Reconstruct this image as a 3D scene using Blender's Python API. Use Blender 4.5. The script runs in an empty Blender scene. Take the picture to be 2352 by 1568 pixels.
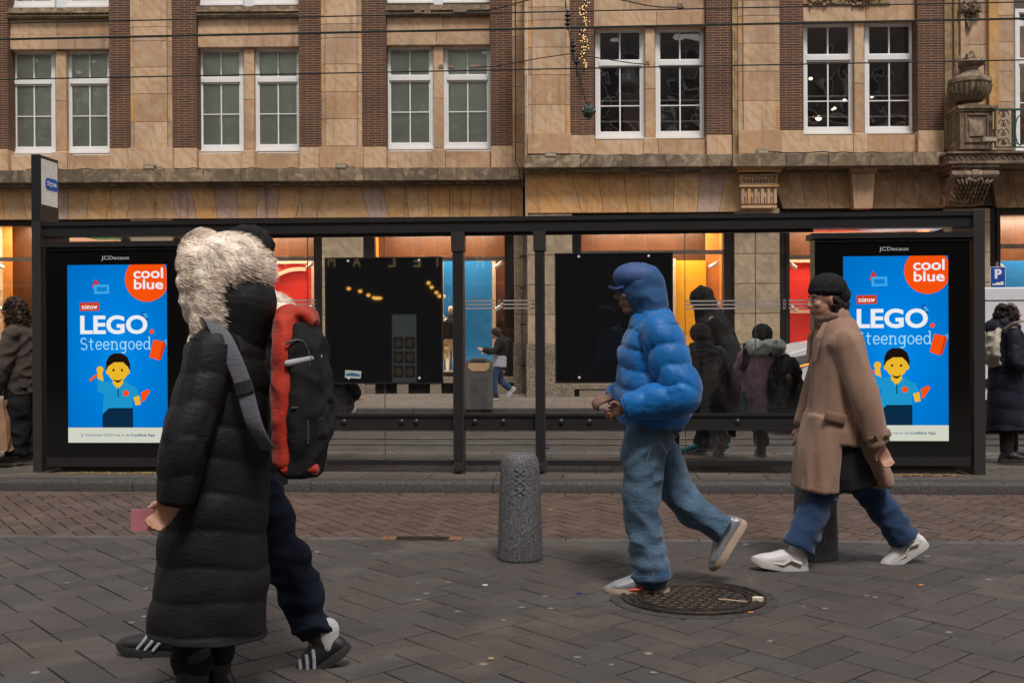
import bpy, math, random
from mathutils import Vector, Matrix, noise
random.seed(7)
rnd = random.random
PI = math.pi
SC = bpy.context.scene
COL = SC.collection
# ---------------------------------------------------------------- camera
F = 2600.0            # focal length in units of a 2352 px wide picture
CAMZ = 1.35
PITCH = math.radians(90 - 0.24)
ROLL = -0.0051
CM = Matrix.Rotation(PITCH, 3, 'X') @ Matrix.Rotation(ROLL, 3, 'Z')
cam = bpy.data.cameras.new('camera'); cam.sensor_width = 36.0; cam.lens = 36.0 * F / 2352; cam.clip_end = 600
co = bpy.data.objects.new('camera', cam); COL.objects.link(co)
co.matrix_world = Matrix.Translation((0, 0, CAMZ)) @ CM.to_4x4()
SC.camera = co

def ray(px, py):
    return CM @ Vector(((px - 1176) / F, -(py - 784) / F, -1))
class Frame:
    """a vertical reference plane through (0,Y0), turned by t"""
    def __init__(s, Y0, t):
        s.O = Vector((0, Y0, 0)); a = math.atan(t); s.a = -a
        s.ex = Vector((math.cos(a), -math.sin(a), 0)); s.ey = Vector((math.sin(a), math.cos(a), 0))
    def hit(s, px, py, dep=0):
        d = ray(px, py); C = Vector((0, 0, CAMZ))
        t = (dep + s.O.dot(s.ey) - C.dot(s.ey)) / d.dot(s.ey)
        p = C + d * t
        return (p - s.O).dot(s.ex), p.z
    def x(s, px, dep=0, py=773): return s.hit(px, py, dep)[0]
    def z(s, py, px=1176, dep=0): return s.hit(px, py, dep)[1]
    def empty(s, name, x=0, y=0, z=0):
        o = bpy.data.objects.new(name, None); COL.objects.link(o)
        o.location = s.O + s.ex * x + s.ey * y + Vector((0, 0, z)); o.rotation_euler = (0, 0, s.a)
        return o
def at(px, py, Y):
    d = ray(px, py); t = Y / d.y
    return Vector((0, 0, CAMZ)) + d * t
def gnd(px, py, z=0):
    d = ray(px, py); t = (z - CAMZ) / d.z
    return Vector((0, 0, CAMZ)) + d * t

# ---------------------------------------------------------------- geometry
class G:
    def __init__(s): s.v = []; s.f = []
    def add(s, v, f):
        n = len(s.v); s.v += [tuple(p) for p in v]; s.f += [tuple(i + n for i in q) for q in f]
    def box(s, x0, x1, y0, y1, z0, z1):
        s.add([(x0,y0,z0),(x1,y0,z0),(x1,y1,z0),(x0,y1,z0),(x0,y0,z1),(x1,y0,z1),(x1,y1,z1),(x0,y1,z1)],
              [(0,3,2,1),(4,5,6,7),(0,1,5,4),(1,2,6,5),(2,3,7,6),(3,0,4,7)])
    def block(s, x0, x1, y0, y1, z0, z1, b=.006):
        """box whose front (-y) edges are chamfered"""
        v = [(x0,y1,z0),(x1,y1,z0),(x1,y1,z1),(x0,y1,z1),(x0,y0+b,z0),(x1,y0+b,z0),(x1,y0+b,z1),(x0,y0+b,z1),
             (x0+b,y0,z0+b),(x1-b,y0,z0+b),(x1-b,y0,z1-b),(x0+b,y0,z1-b)]
        s.add(v, [(8,9,10,11),(4,5,9,8),(5,6,10,9),(6,7,11,10),(7,4,8,11),(0,1,5,4),(1,2,6,5),(2,3,7,6),(3,0,4,7),(0,3,2,1)])
    def top(s, x0, x1, y0, y1, z0, z1, b=.008):
        """box whose top edges are chamfered"""
        v = [(x0,y0,z0),(x1,y0,z0),(x1,y1,z0),(x0,y1,z0),(x0,y0,z1-b),(x1,y0,z1-b),(x1,y1,z1-b),(x0,y1,z1-b),
             (x0+b,y0+b,z1),(x1-b,y0+b,z1),(x1-b,y1-b,z1),(x0+b,y1-b,z1)]
        s.add(v, [(0,3,2,1),(0,1,5,4),(1,2,6,5),(2,3,7,6),(3,0,4,7),(4,5,9,8),(5,6,10,9),(6,7,11,10),(7,4,8,11),(8,9,10,11)])
    def prism(s, poly, y0, y1):
        """polygon in xz extruded from y0 (front) to y1"""
        n = len(poly)
        v = [(x,y0,z) for x,z in poly] + [(x,y1,z) for x,z in poly]
        f = [tuple(range(n)), tuple(range(2*n-1, n-1, -1))] + [(i, i+n, (i+1)%n+n, (i+1)%n) for i in range(n)]
        s.add(v, f)
    def slab(s, poly, z0, z1):
        n = len(poly)
        v = [(x,y,z1) for x,y in poly] + [(x,y,z0) for x,y in poly]
        f = [tuple(range(n)), tuple(range(2*n-1, n-1, -1))] + [(i, i+n, (i+1)%n+n, (i+1)%n) for i in range(n)]
        s.add(v, f)
    def tube(s, pts, r, n=8, side=None, rz=None, caps=True):
        """r: number or list; optional side vector with second radius list rz gives an oval section"""
        pts = [Vector(p) for p in pts]; m = len(pts)
        R = r if isinstance(r, (list, tuple)) else [r]*m
        R2 = R if rz is None else (rz if isinstance(rz, (list, tuple)) else [rz]*m)
        v = []; u = None
        for i, p in enumerate(pts):
            t = (pts[min(i+1,m-1)] - pts[max(i-1,0)]).normalized()
            if side is not None:
                a = Vector(side); a = (a - t*a.dot(t)).normalized()
            elif u is None:
                a = t.orthogonal().normalized()
            else:
                a = (u - t*u.dot(t)).normalized()
            u = a; b = t.cross(a)
            for k in range(n):
                c = 2*PI*k/n
                v.append(p + a*(math.cos(c)*R[i]) + b*(math.sin(c)*R2[i]))
        f = []
        for i in range(m-1):
            for k in range(n):
                f.append((i*n+k, i*n+(k+1)%n, (i+1)*n+(k+1)%n, (i+1)*n+k))
        if caps:
            f.append(tuple(range(n-1,-1,-1))); f.append(tuple((m-1)*n+k for k in range(n)))
        s.add(v, f)
    def lathe(s, prof, c=(0,0,0), n=24):
        v = []; m = len(prof)
        for r, z in prof:
            for k in range(n):
                a = 2*PI*k/n; v.append((c[0]+r*math.cos(a), c[1]+r*math.sin(a), c[2]+z))
        f = [(i*n+k, i*n+(k+1)%n, (i+1)*n+(k+1)%n, (i+1)*n+k) for i in range(m-1) for k in range(n)]
        f.append(tuple(range(n-1,-1,-1))); f.append(tuple((m-1)*n+k for k in range(n)))
        s.add(v, f)
    def ball(s, c, r, n=12, m=8, rot=None):
        if not isinstance(r, (list, tuple)): r = (r, r, r)
        c = Vector(c); v = []
        for j in range(m+1):
            th = PI*j/m
            th = min(max(th, .02), PI-.02)
            for k in range(n):
                a = 2*PI*k/n
                p = Vector((r[0]*math.sin(th)*math.cos(a), r[1]*math.sin(th)*math.sin(a), r[2]*math.cos(th)))
                if rot is not None: p = rot @ p
                v.append(c + p)
        f = [(j*n+k, (j+1)*n+k, (j+1)*n+(k+1)%n, j*n+(k+1)%n) for j in range(m) for k in range(n)]
        f.append(tuple(range(n))); f.append(tuple(m*n+k for k in range(n-1,-1,-1)))
        s.add(v, f)
    def cap(s, a, b, ra, rb, n=14):
        """tapered capsule"""
        a = Vector(a); b = Vector(b)
        s.ball(a, ra, n, 8); s.ball(b, rb, n, 8)
        if (b-a).length > 1e-4: s.tube([a, b], [ra, rb], n)
    def chain(s, pts, rs):
        for i in range(len(pts)-1): s.cap(pts[i], pts[i+1], rs[i], rs[i+1])
    def strip(s, poly, w, y0, y1, closed=False):
        """line drawing in xz as a band of width w"""
        n = len(poly)
        for i in range(n if closed else n-1):
            a = Vector(poly[i]); b = Vector(poly[(i+1)%n]); d = (b-a)
            if d.length < 1e-6: continue
            d.normalize(); q = Vector((-d.y, d.x))*w/2
            s.prism([a-q, b-q, b+q, a+q], y0, y1)
    def build(s, name, mat, parent=None, smooth=False, mw=None, **props):
        me = bpy.data.meshes.new(name); me.from_pydata(s.v, [], s.f); me.update()
        if smooth:
            for p in me.polygons: p.use_smooth = True
            if smooth != 'all':
                try: me.set_sharp_from_angle(angle=math.radians(40))
                except Exception: pass
        return link(name, me, mat, parent, **props)
def link(name, me, mat, parent=None, **props):
    o = bpy.data.objects.new(name, me); COL.objects.link(o)
    if mat is not None: me.materials.clear(); me.materials.append(mat)
    if parent is not None: o.parent = parent
    for k, w in props.items(): o[k] = w
    return o
def tag(o, label, cat, group=None):
    o['label'] = label; o['category'] = cat
    if group: o['group'] = group
    return o
def empty(name, loc, rz=0):
    o = bpy.data.objects.new(name, None); COL.objects.link(o); o.location = loc; o.rotation_euler = (0,0,rz); return o
def struct(o): o['kind'] = 'structure'; return o
def copy_tree(o, parent=None):
    c = o.copy(); COL.objects.link(c)
    if parent: c.parent = parent
    for ch in list(o.children): copy_tree(ch, c)
    return c
def organic(name, g, mat, parent, voxel=.01, smooth=4, disp=None, **props):
    """union of the closed shapes in g as ONE continuous skin"""
    me = bpy.data.meshes.new(name); me.from_pydata(g.v, [], g.f); me.update()
    o = bpy.data.objects.new(name, me); COL.objects.link(o)
    m = o.modifiers.new('r', 'REMESH'); m.mode = 'VOXEL'; m.voxel_size = voxel; m.use_smooth_shade = True
    if smooth:
        q = o.modifiers.new('s', 'SMOOTH'); q.factor = .5; q.iterations = smooth
    dg = bpy.context.evaluated_depsgraph_get(); dg.update()
    nm = bpy.data.meshes.new_from_object(o.evaluated_get(dg))
    bpy.data.objects.remove(o); bpy.data.meshes.remove(me)
    if disp:
        m = len(nm.vertices); cs = [0.0]*(3*m); ns = [0.0]*(3*m)
        nm.vertices.foreach_get('co', cs); nm.vertices.foreach_get('normal', ns)
        for i in range(m):
            j = 3*i; h = disp(Vector(cs[j:j+3])); cs[j] += ns[j]*h; cs[j+1] += ns[j+1]*h; cs[j+2] += ns[j+2]*h
        nm.vertices.foreach_set('co', cs); nm.update()
    for p in nm.polygons: p.use_smooth = True
    nm.name = name
    return link(name, nm, mat, parent, **props)
def folds(amp=.008, sc=(9, 9, 5), seed=0):
    def d(c):
        p = Vector((c.x*sc[0]+seed, c.y*sc[1], c.z*sc[2]))
        n = noise.noise(p)
        return amp*(1-2*abs(n)*1.6) + amp*.5*noise.noise(p*2.3)
    return d
def text(s, name, mat, parent, x0, x1, z0, z1, y, bold=0.0, ext=.001, mirror=False, shear=0, **props):
    """lettering fitted to the box x0..x1, z0..z1 (parent's xz plane) at depth y, facing -y"""
    cu = bpy.data.curves.new(name, 'FONT'); cu.body = s; cu.offset = bold; cu.resolution_u = 4; cu.shear = shear
    cu.fill_mode = 'FRONT' if ext == 0 else 'BOTH'; cu.extrude = .01
    o = bpy.data.objects.new(name, cu); COL.objects.link(o)
    dg = bpy.context.evaluated_depsgraph_get(); dg.update()
    me = bpy.data.meshes.new_from_object(o.evaluated_get(dg))
    bpy.data.objects.remove(o); bpy.data.curves.remove(cu)
    xs = [v.co.x for v in me.vertices]; ys = [v.co.y for v in me.vertices]
    a, b, c, d = min(xs), max(xs), min(ys), max(ys)
    for v in me.vertices:
        X = (v.co.x-a)/(b-a)
        Z = z0 + (v.co.y-c)/(d-c)*(z1-z0); Y = y - v.co.z/.01*max(ext, .0006)
        v.co = (x0 + X*(x1-x0), Y, Z)
    me.update(); me.name = name
    return link(name, me, mat, parent, **props)

# ---------------------------------------------------------------- materials
def lin(c):
    if isinstance(c, str):
        c = [int(c[i:i+2], 16)/255 for i in (0, 2, 4)]
        c = [x/12.92 if x <= .04045 else ((x+.055)/1.055)**2.4 for x in c]
    return (c[0], c[1], c[2], 1)
class N:
    def __init__(s, name):
        s.m = bpy.data.materials.new(name); s.m.use_nodes = True; s.t = s.m.node_tree
        s.t.nodes.clear(); s.out = s.t.nodes.new('ShaderNodeOutputMaterial')
    def n(s, typ, **kw):
        q = s.t.nodes.new('ShaderNode'+typ)
        for k, v in kw.items():
            if k.startswith('i_'): q.inputs[k[2:].replace('_', ' ')].default_value = v
            else: setattr(q, k, v)
        return q
    def l(s, a, b): s.t.links.new(a, b)
    def bsdf(s, col=None, rough=.6, metal=0, spec=None, **kw):
        b = s.n('BsdfPrincipled'); b.inputs['Roughness'].default_value = rough; b.inputs['Metallic'].default_value = metal
        if spec is not None: b.inputs['Specular IOR Level'].default_value = spec
        if col is not None: b.inputs['Base Color'].default_value = lin(col)
        s.l(b.outputs[0], s.out.inputs[0]); s.b = b; return b
    def coord(s, scale=(1,1,1)):
        t = s.n('TexCoord'); m = s.n('Mapping'); m.inputs['Scale'].default_value = scale
        s.l(t.outputs['Object'], m.inputs[0]); return m.outputs[0]
    def noise(s, vec, scale, detail=4, rough=.55, dist=0):
        q = s.n('TexNoise'); q.inputs['Scale'].default_value = scale; q.inputs['Detail'].default_value = detail
        q.inputs['Roughness'].default_value = rough; q.inputs['Distortion'].default_value = dist
        if vec is not None: s.l(vec, q.inputs['Vector'])
        return q.outputs['Fac']
    def ramp(s, fac, stops, interp='LINEAR'):
        r = s.n('ValToRGB'); r.color_ramp.interpolation = interp
        e = r.color_ramp.elements
        while len(e) < len(stops): e.new(.5)
        for i, (p, c) in enumerate(stops):
            e[i].position = p; e[i].color = lin(c) if not isinstance(c, (int, float)) else (c, c, c, 1)
        s.l(fac, r.inputs[0]); return r.outputs[0]
    def mix(s, a, b, fac, mode='MIX'):
        m = s.n('Mix'); m.data_type = 'RGBA'; m.blend_type = mode
        for isf, sock, val in ((0, m.inputs[6], a), (0, m.inputs[7], b), (1, m.inputs[0], fac)):
            if hasattr(val, 'links'): s.l(val, sock)
            elif isf: sock.default_value = val
            elif isinstance(val, (int, float)): sock.default_value = (val, val, val, 1)
            else: sock.default_value = lin(val)
        return m.outputs[2]
    def bump(s, h, strength=.3, dist=.01):
        b = s.n('Bump'); b.inputs['Strength'].default_value = strength; b.inputs['Distance'].default_value = dist
        s.l(h, b.inputs['Height']); s.l(b.outputs[0], s.b.inputs['Normal'])
    def col(s, c): s.l(c, s.b.inputs['Base Color'])
def M_plain(name, col, rough=.6, metal=0, var=.12, sc=6, bump=0, bs=60, spec=None):
    k = N(name); k.bsdf(col, rough, metal, spec); v = k.coord()
    f = k.noise(v, sc, 4)
    c = k.mix(col, [x*(1-var*2.2) for x in lin(col)[:3]], k.ramp(f, [(.35, 0.0), (.7, 1.0)]))
    k.col(c)
    if bump: k.bump(k.noise(v, bs, 3), bump, .004)
    return k.m
def M_emit(name, col, st=1.0):
    k = N(name); e = k.n('Emission'); e.inputs[0].default_value = lin(col); e.inputs[1].default_value = st
    k.l(e.outputs[0], k.out.inputs[0]); return k.m
def M_glass(name, tint=(1,1,1), refl=1.0, rough=0.0, wave=0.0, base=0.0, ior=1.5, dirt=0.0):
    """thin pane: see-through with Fresnel reflection"""
    k = N(name); tr = k.n('BsdfTransparent'); tr.inputs[0].default_value = (*tint, 1)
    gl = k.n('BsdfGlossy'); gl.inputs['Roughness'].default_value = rough; gl.inputs[0].default_value = (.95,.97,1,1)
    fr = k.n('Fresnel'); fr.inputs[0].default_value = ior
    if wave:
        v = k.coord((1,1,1)); b = k.n('Bump'); b.inputs['Strength'].default_value = 1; b.inputs['Distance'].default_value = wave
        k.l(k.noise(v, 1.6, 1), b.inputs['Height']); k.l(b.outputs[0], gl.inputs['Normal']); k.l(b.outputs[0], fr.inputs['Normal'])
    a = k.n('Math', operation='MULTIPLY_ADD'); k.l(fr.outputs[0], a.inputs[0]); a.inputs[1].default_value = refl; a.inputs[2].default_value = base
    mx = k.n('MixShader'); k.l(a.outputs[0], mx.inputs[0]); k.l(tr.outputs[0], mx.inputs[1]); k.l(gl.outputs[0], mx.inputs[2])
    last = mx.outputs[0]
    if dirt:
        df = k.n('BsdfDiffuse'); df.inputs[0].default_value = (.5,.48,.45,1); m2 = k.n('MixShader')
        v = k.coord((1.2,1,.5)); f = k.ramp(k.noise(v, 3.5, 9, .75, 1.5), [(.42, 0.0), (.8, dirt)])
        k.l(f, m2.inputs[0]); k.l(last, m2.inputs[1]); k.l(df.outputs[0], m2.inputs[2]); last = m2.outputs[0]
    k.l(last, k.out.inputs[0]); return k.m

def M_stone(name, stops, vein='b3834f', dirt=.35, streak=0.5, isl=True):
    k = N(name); k.bsdf('b09070', .85); v = k.coord()
    if isl:
        g = k.n('NewGeometry'); r = g.outputs['Random Per Island']
        base = k.ramp(r, stops, 'CONSTANT')
        # each stone gets its own grain: offset the coordinates by the island number
        off = k.n('VectorMath', operation='SCALE'); cmb = k.n('CombineXYZ'); k.l(r, cmb.inputs[0]); k.l(r, cmb.inputs[1]); k.l(r, cmb.inputs[2])
        k.l(cmb.outputs[0], off.inputs[0]); off.inputs['Scale'].default_value = 40
        ad = k.n('VectorMath', operation='ADD'); k.l(v, ad.inputs[0]); k.l(off.outputs[0], ad.inputs[1]); vv = ad.outputs[0]
    else:
        base = k.ramp(k.noise(v, .9, 2), stops); vv = v
    w = k.n('TexWave', wave_type='BANDS', bands_direction='DIAGONAL'); w.inputs['Scale'].default_value = 2.2
    w.inputs['Distortion'].default_value = 9; w.inputs['Detail'].default_value = 3; w.inputs['Detail Scale'].default_value = 1.1
    k.l(vv, w.inputs[0])
    c = k.mix(base, vein, k.ramp(w.outputs['Fac'], [(.5, 0.0), (.95, .45)]))
    pale = k.noise(vv, 2.5, 5, .6, 1.5)
    c = k.mix(c, 'cdb79a', k.ramp(pale, [(.48, 0.0), (.72, .6)]))
    fine = k.noise(vv, 40, 4, .7)
    c = k.mix(c, .04, k.ramp(fine, [(.5, 0.0), (.8, .35)]), 'MIX')
    # rain streaks and soot: long in z
    m = k.n('Mapping'); m.inputs['Scale'].default_value = (5, 5, .35); k.l(v, m.inputs[0])
    st = k.noise(m.outputs[0], 1.6, 6, .65)
    c = k.mix(c, '3b3128', k.ramp(st, [(.52, 0.0), (.78, streak)]))
    big = k.noise(v, .8, 4)
    c = k.mix(c, '4a3d30', k.ramp(big, [(.45, 0.0), (.75, dirt)]))
    k.col(c); k.bump(fine, .35, .006); return k.m
ST = {}
# ---------------------------------------------------------------- palette
ST['wall'] = M_stone('sandstone', [(0,'b1937a'),(.16,'c0a283'),(.3,'a58a75'),(.44,'c4a687'),(.58,'b39071'),(.72,'a88f7c'),(.86,'c2935c')], dirt=.4, streak=.5)
ST['vou'] = M_stone('arch_sandstone', [(0,'c79a68'),(.2,'b8946c'),(.36,'b09488'),(.44,'cf9c62'),(.6,'a98b6c'),(.74,'c9a076'),(.88,'b98c5a'),(.95,'ad968c')], dirt=.35, streak=.6)
ST['vou_dark'] = M_stone('shaded_sandstone', [(0,'9c7c54'),(.3,'94765a'),(.6,'a08058'),(.85,'947656')], dirt=.35, streak=.4)  # darker copy of the arch sandstone, shade put into its colour
ST['ledge'] = M_stone('weathered_ledge', [(0,'6d5e4c'),(.3,'77674f'),(.6,'645645'),(.85,'7d6a52')], vein='55493b', dirt=.6, streak=.75)
ST['pier'] = M_stone('pier_limestone', [(0,'a49078'),(.3,'ab967c'),(.55,'9a866c'),(.8,'a8937a')], vein='8f7a60', dirt=.2, streak=.2)
ST['carved'] = M_stone('carved_stone', [(0,'7d6850'),(.5,'86704f')], dirt=.5, streak=.5, isl=False)
ST['balcony'] = M_stone('dark_carved_stone', [(0,'66564a'),(.5,'705d4a')], vein='4e4136', dirt=.6, streak=.6, isl=False)
def _granite(name, a, b, sc=120):
    k = N(name); k.bsdf(a, .7); v = k.coord()
    f = k.noise(v, sc, 3, .8); g = k.noise(v, 3, 3)
    c = k.mix(k.ramp(f, [(.38, b), (.5, a), (.62, [x*1.9 for x in lin(a)[:3]])]), '2b2825', k.ramp(g, [(.45, 0.0), (.8, .5)]))
    k.col(c); k.bump(f, .5, .004); return k.m
GRANITE = _granite('plinth_granite', '7c6f60', '453b31', 45)
BOLL = _granite('bollard_granite', '525154', '29292c', 95)
KERB = _granite('kerb_stone', '373331', '181716', 60)
def _brick():
    k = N('brown_brick'); k.bsdf('4a2b20', .8); v = k.coord()
    mp = k.n('Mapping'); mp.inputs['Rotation'].default_value = (PI/2, 0, 0); k.l(v, mp.inputs[0])
    sep = k.n('SeparateXYZ'); k.l(v, sep.inputs[0]); cb = k.n('CombineXYZ')
    a = k.n('Math', operation='ADD'); k.l(sep.outputs[0], a.inputs[0]); k.l(sep.outputs[1], a.inputs[1])
    k.l(a.outputs[0], cb.inputs[0]); k.l(sep.outputs[2], cb.inputs[1])
    b = k.n('TexBrick'); k.l(cb.outputs[0], b.inputs['Vector'])
    b.inputs['Scale'].default_value = 1; b.inputs['Brick Width'].default_value = .3; b.inputs['Row Height'].default_value = .052
    b.inputs['Mortar Size'].default_value = .0075; b.inputs['Mortar Smooth'].default_value = .2; b.inputs['Bias'].default_value = -.1
    b.inputs['Color1'].default_value = lin('54302a'); b.inputs['Color2'].default_value = lin('3a221f'); b.inputs['Mortar'].default_value = lin('8f7250')
    c = k.mix(b.outputs[0], '26180f', k.ramp(k.noise(v, 1.3, 5), [(.45, 0.0), (.8, .55)]))
    c = k.mix(c, '6b3a2a', k.ramp(k.noise(v, 9, 3), [(.6, 0.0), (.8, .4)]))
    k.col(c)
    inv = k.n('Math', operation='SUBTRACT'); inv.inputs[0].default_value = 1; k.l(b.outputs['Fac'], inv.inputs[1])
    k.bump(inv.outputs[0], .6, .008); return k.m
BRICK = _brick()
WHITE = M_plain('white_window_paint', (.74,.73,.72), .4, var=.03)
BLACKM = M_plain('charcoal_coated_metal', (.022,.021,.022), .38, .2, var=.05)
POSTM = M_plain('anthracite_post_metal', (.036,.034,.034), .42, .2, var=.06)
CASE = M_plain('gloss_black_case', (.004,.004,.004), .12, 0, var=.02)
DARKF = M_plain('dark_bronze_frame', (.018,.012,.011), .35, .3, var=.1)
DARK = M_plain('dark_void', (.012,.011,.010), .8)
BACK = M_plain('joint_mortar', (.10,.08,.06), .9)
CABLE = M_plain('cable_black', (.01,.01,.01), .5)
LAMPW = M_plain('floodlight_housing', (.22,.18,.13), .5)
PANE_UP = M_glass('old_window_glass', (.93,.96,.94), 1.2, 0, .02, base=.07)
PANE_DK = M_glass('dark_room_glass', (.9,.92,.9), 1.2, 0, .02, base=.10)
PANE_SHOP = M_glass('shop_glass', (.95,.95,.94), 1.0, 0, 0)
PANE_ST = M_glass('shelter_glass', (.95,.96,.95), 1.25, 0, 0, base=.0, dirt=.075)
BLIND = M_plain('grey_green_blind', (.86,.89,.78), .8, var=.10, sc=1.2)
ROOM = M_plain('dim_room_wall', (.30,.20,.14), .9, var=.2, sc=1.5)

# ---------------------------------------------------------------- building helpers
def win_unit(Fr, parent, x0, x1, z0, z1, d, zt, zm, blind, pane, frame=.075):
    """sash window: frame with muntins, glass pane and blind as sub-parts"""
    g = G()
    f = frame
    g.box(x0, x0+f, d, d+.1, z0, z1); g.box(x1-f, x1, d, d+.1, z0, z1)
    g.box(x0+f, x1-f, d, d+.1, z0, z0+f*1.15); g.box(x0+f, x1-f, d, d+.1, z1-f, z1)
    g.box(x0+f, x1-f, d-.01, d+.1, zt-.05, zt+.05)
    # inner sash lip
    e = .032
    for a, b in ((z0+f*1.15, zt-.05), (zt+.05, z1-f)):
        g.box(x0+f, x0+f+e, d+.03, d+.09, a, b); g.box(x1-f-e, x1-f, d+.03, d+.09, a, b)
        g.box(x0+f+e, x1-f-e, d+.03, d+.09, a, a+e); g.box(x0+f+e, x1-f-e, d+.03, d+.09, b-e, b)
    xm = (x0+x1)/2
    g.box(xm-.014, xm+.014, d+.04, d+.085, z0+f, zt-.05); g.box(xm-.014, xm+.014, d+.04, d+.085, zt+.05, z1-f)
    g.box(x0+f, xm-.014, d+.043, d+.082, zm-.011, zm+.011); g.box(xm+.014, x1-f, d+.043, d+.082, zm-.011, zm+.011)
    g.box(x0-.01, x1+.01, d-.05, d+.1, z0-.05, z0-.004)   # bottom rail / drip
    w = g.build('window', WHITE, parent)
    p = G(); p.add([(x0+f,d+.065,z0+f),(x1-f,d+.065,z0+f),(x1-f,d+.065,z1-f),(x0+f,d+.065,z1-f)], [(0,1,2,3)])
    p.build('pane', pane, w)
    if blind:
        b = G(); b.box(x0+f*.5, x1-f*.5, d+.104, d+.109, z0, z1); b.build('blind', BLIND, w)
    return w
def stones_col(g, x0, x1, y0, y1, zs, gap=.007):
    for a, b in zip(zs[:-1], zs[1:]): g.block(x0, x1, y0, y1, min(a,b)+gap/2, max(a,b)-gap/2)
def row(g, xs, y0, y1, z0, z1, gap=.007):
    for a, b in zip(xs[:-1], xs[1:]): g.block(a+gap/2, b-gap/2, y0, y1, z0, z1)

# ================================================================ building with grey-green blinds
YB = 1.25*F/130.0
FL = Frame(YB, .008)
bl = FL.empty('stone_building')
tag(bl, 'sandstone and brick building whose white sash windows all have grey-green blinds', 'building')
Z = lambda py, px=500, d=0: FL.z(py, px, d)
X = lambda px, d=0: FL.x(px, d)
# backing wall (seen only in the joints)
g = G(); TOPZ = Z(-130)
zu0, zu1 = Z(345), Z(100)
xr = X(1212)
XL = X(-260)
g.box(XL, xr, .12, .3, Z(500), Z(392)); g.box(XL, xr, .2, .32, Z(508), Z(500)); g.box(XL, xr, .22, .3, Z(392), zu0-.1); g.box(XL, xr, .4, .5, zu1+.1, Z(38));
g.box(XL, xr, .46, .5, Z(38)+.01, Z(12)); 
g.build('wall', BACK, bl)
bays = [(22,255,[(30,131),(157,260)],2), (455,690,[(458,563),(588,695)],0), (890,1130,[(890,999),(1022,1132)],-2)]
bk = [(-60,22),(255,305),(400,455),(690,742),(835,890),(1130,1180)]
for a, b in bk:
    g = G(); g.box(X(a), X(b), 0, .55, Z(340), TOPZ); g.build('brick_pilaster', BRICK, bl)
    g = G(); g.block(X(a)+.003, X(b)-.003, -.02, .3, Z(390)+.004, Z(340)-.004); g.build('base_stone', ST['wall'], bl)
for i, (a, b) in enumerate([(305,400),(742,835),(1180,1214)]):
    ys = [[340,281,217,156,96,84,64,-10,-90],[339,277,215,152,92,60,-5,-90],[390,333,270,205,150,90,55,20,-90]][i]
    zs = [Z(y) for y in ys]
    g = G(); e = .1 if i < 2 else 0
    if i < 2:
        stones_col(g, X(a)+e, X(b)-e, -.09, .3, zs)
        stones_col(g, X(a), X(a)+e-.004, -.05, .3, zs); stones_col(g, X(b)-e+.004, X(b), -.05, .3, zs)
        g.block(X(a-3), X(b+3), -.13, .3, Z(390)+.004, Z(340)-.004)
    else:
        stones_col(g, X(a), X(b), -.02, .6, zs)
    g.build('stone_pilaster', ST['wall'], bl, group='pilasters')
for bi, (a, b, wins, dy) in enumerate(bays):
    xa, xb = X(a), X(b)
    zt, zb = Z(106+dy, px=500), Z(345+dy)
    g = G()
    # lintel stones, two courses
    m = (xa+xb)/2
    row(g, [xa, m+.1*(bi-1), xb], .13, .5, Z(74), Z(38)); row(g, [xa, m-.05, xb], .12, .5, zt+.004, Z(74)-.005)
    g.build('lintel', ST['wall'], bl)
    # cornice with beads
    g = G()
    g.box(xa, xb, .02, .3, Z(38)+.004, Z(35)); g.box(xa, xb, .0, .3, Z(35)+.002, Z(32)); g.box(xa, xb, -.03, .3, Z(28), Z(24)); g.box(xa, xb, .06, .3, Z(32), Z(28))
    n = int((xb-xa)/.062)
    for k in range(n): g.box(xa+(k+.2)*(xb-xa)/n, xa+(k+.75)*(xb-xa)/n, .0, .07, Z(31.6), Z(28.3))
    g.box(xa, xb, .03, .3, Z(24)+.003, Z(14))
    g.build('cornice', ST['ledge'], bl)
    # mullion stone between the two sashes + jambs
    g = G(); mx0, mx1 = X(wins[0][1]+1, .2), X(wins[1][0]-1, .2)
    stones_col(g, mx0, mx1, .2, .55, [Z(390), Z(340), Z(225), zt])
    g.build('mullion', ST['wall'], bl)
    g = G(); row(g, [xa, mx0-.05], .11, .5, Z(390)+.004, zb-.05); row(g, [mx1+.05, xb], .11, .5, Z(390)+.004, zb-.05)
    g.block(mx0-.046, mx1+.046, .1, .3, Z(390)+.004, Z(345)); g.build('sill', ST['wall'], bl)
    for k, (wa, wb) in enumerate(wins):
        x0, x1 = X(wa, .35), X(wb, .35)
        win_unit(FL, bl, x0, x1, Z(344+dy, d=.35), Z(108+dy, d=.35), .35, Z(184+dy*.6, d=.35), Z(262+dy, d=.35), True, PANE_UP)
        win_unit(FL, bl, x0, x1, Z(9+dy, d=.35), Z(-180, d=.35), .35, Z(-90, d=.35), Z(-40, d=.35), True, PANE_UP)
# iron ties on the mullions are carved crosses
# ledge, mouldings
g = G()
xs = [X(p) for p in (-260,-110,48,208,290,393,482,566,648,732,842,932,1010,1094,1170)] + [X(1204)]
row(g, xs, -.42, .2, Z(417, d=-.42), Z(390, d=-.3)); g.build('ledge', ST['ledge'], bl)
g = G()
for (p, q, d) in ((417.5, 420, -.33), (420.5, 425.5, -.28), (426, 430, -.2)):
    xs = [X(v) for v in range(-260, 1200, 88)] + [X(1205)]
    row(g, xs, d, .2, Z(q, d=d), Z(p, d=d), .004)
g.build('moulding', ST['ledge'], bl)
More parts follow.
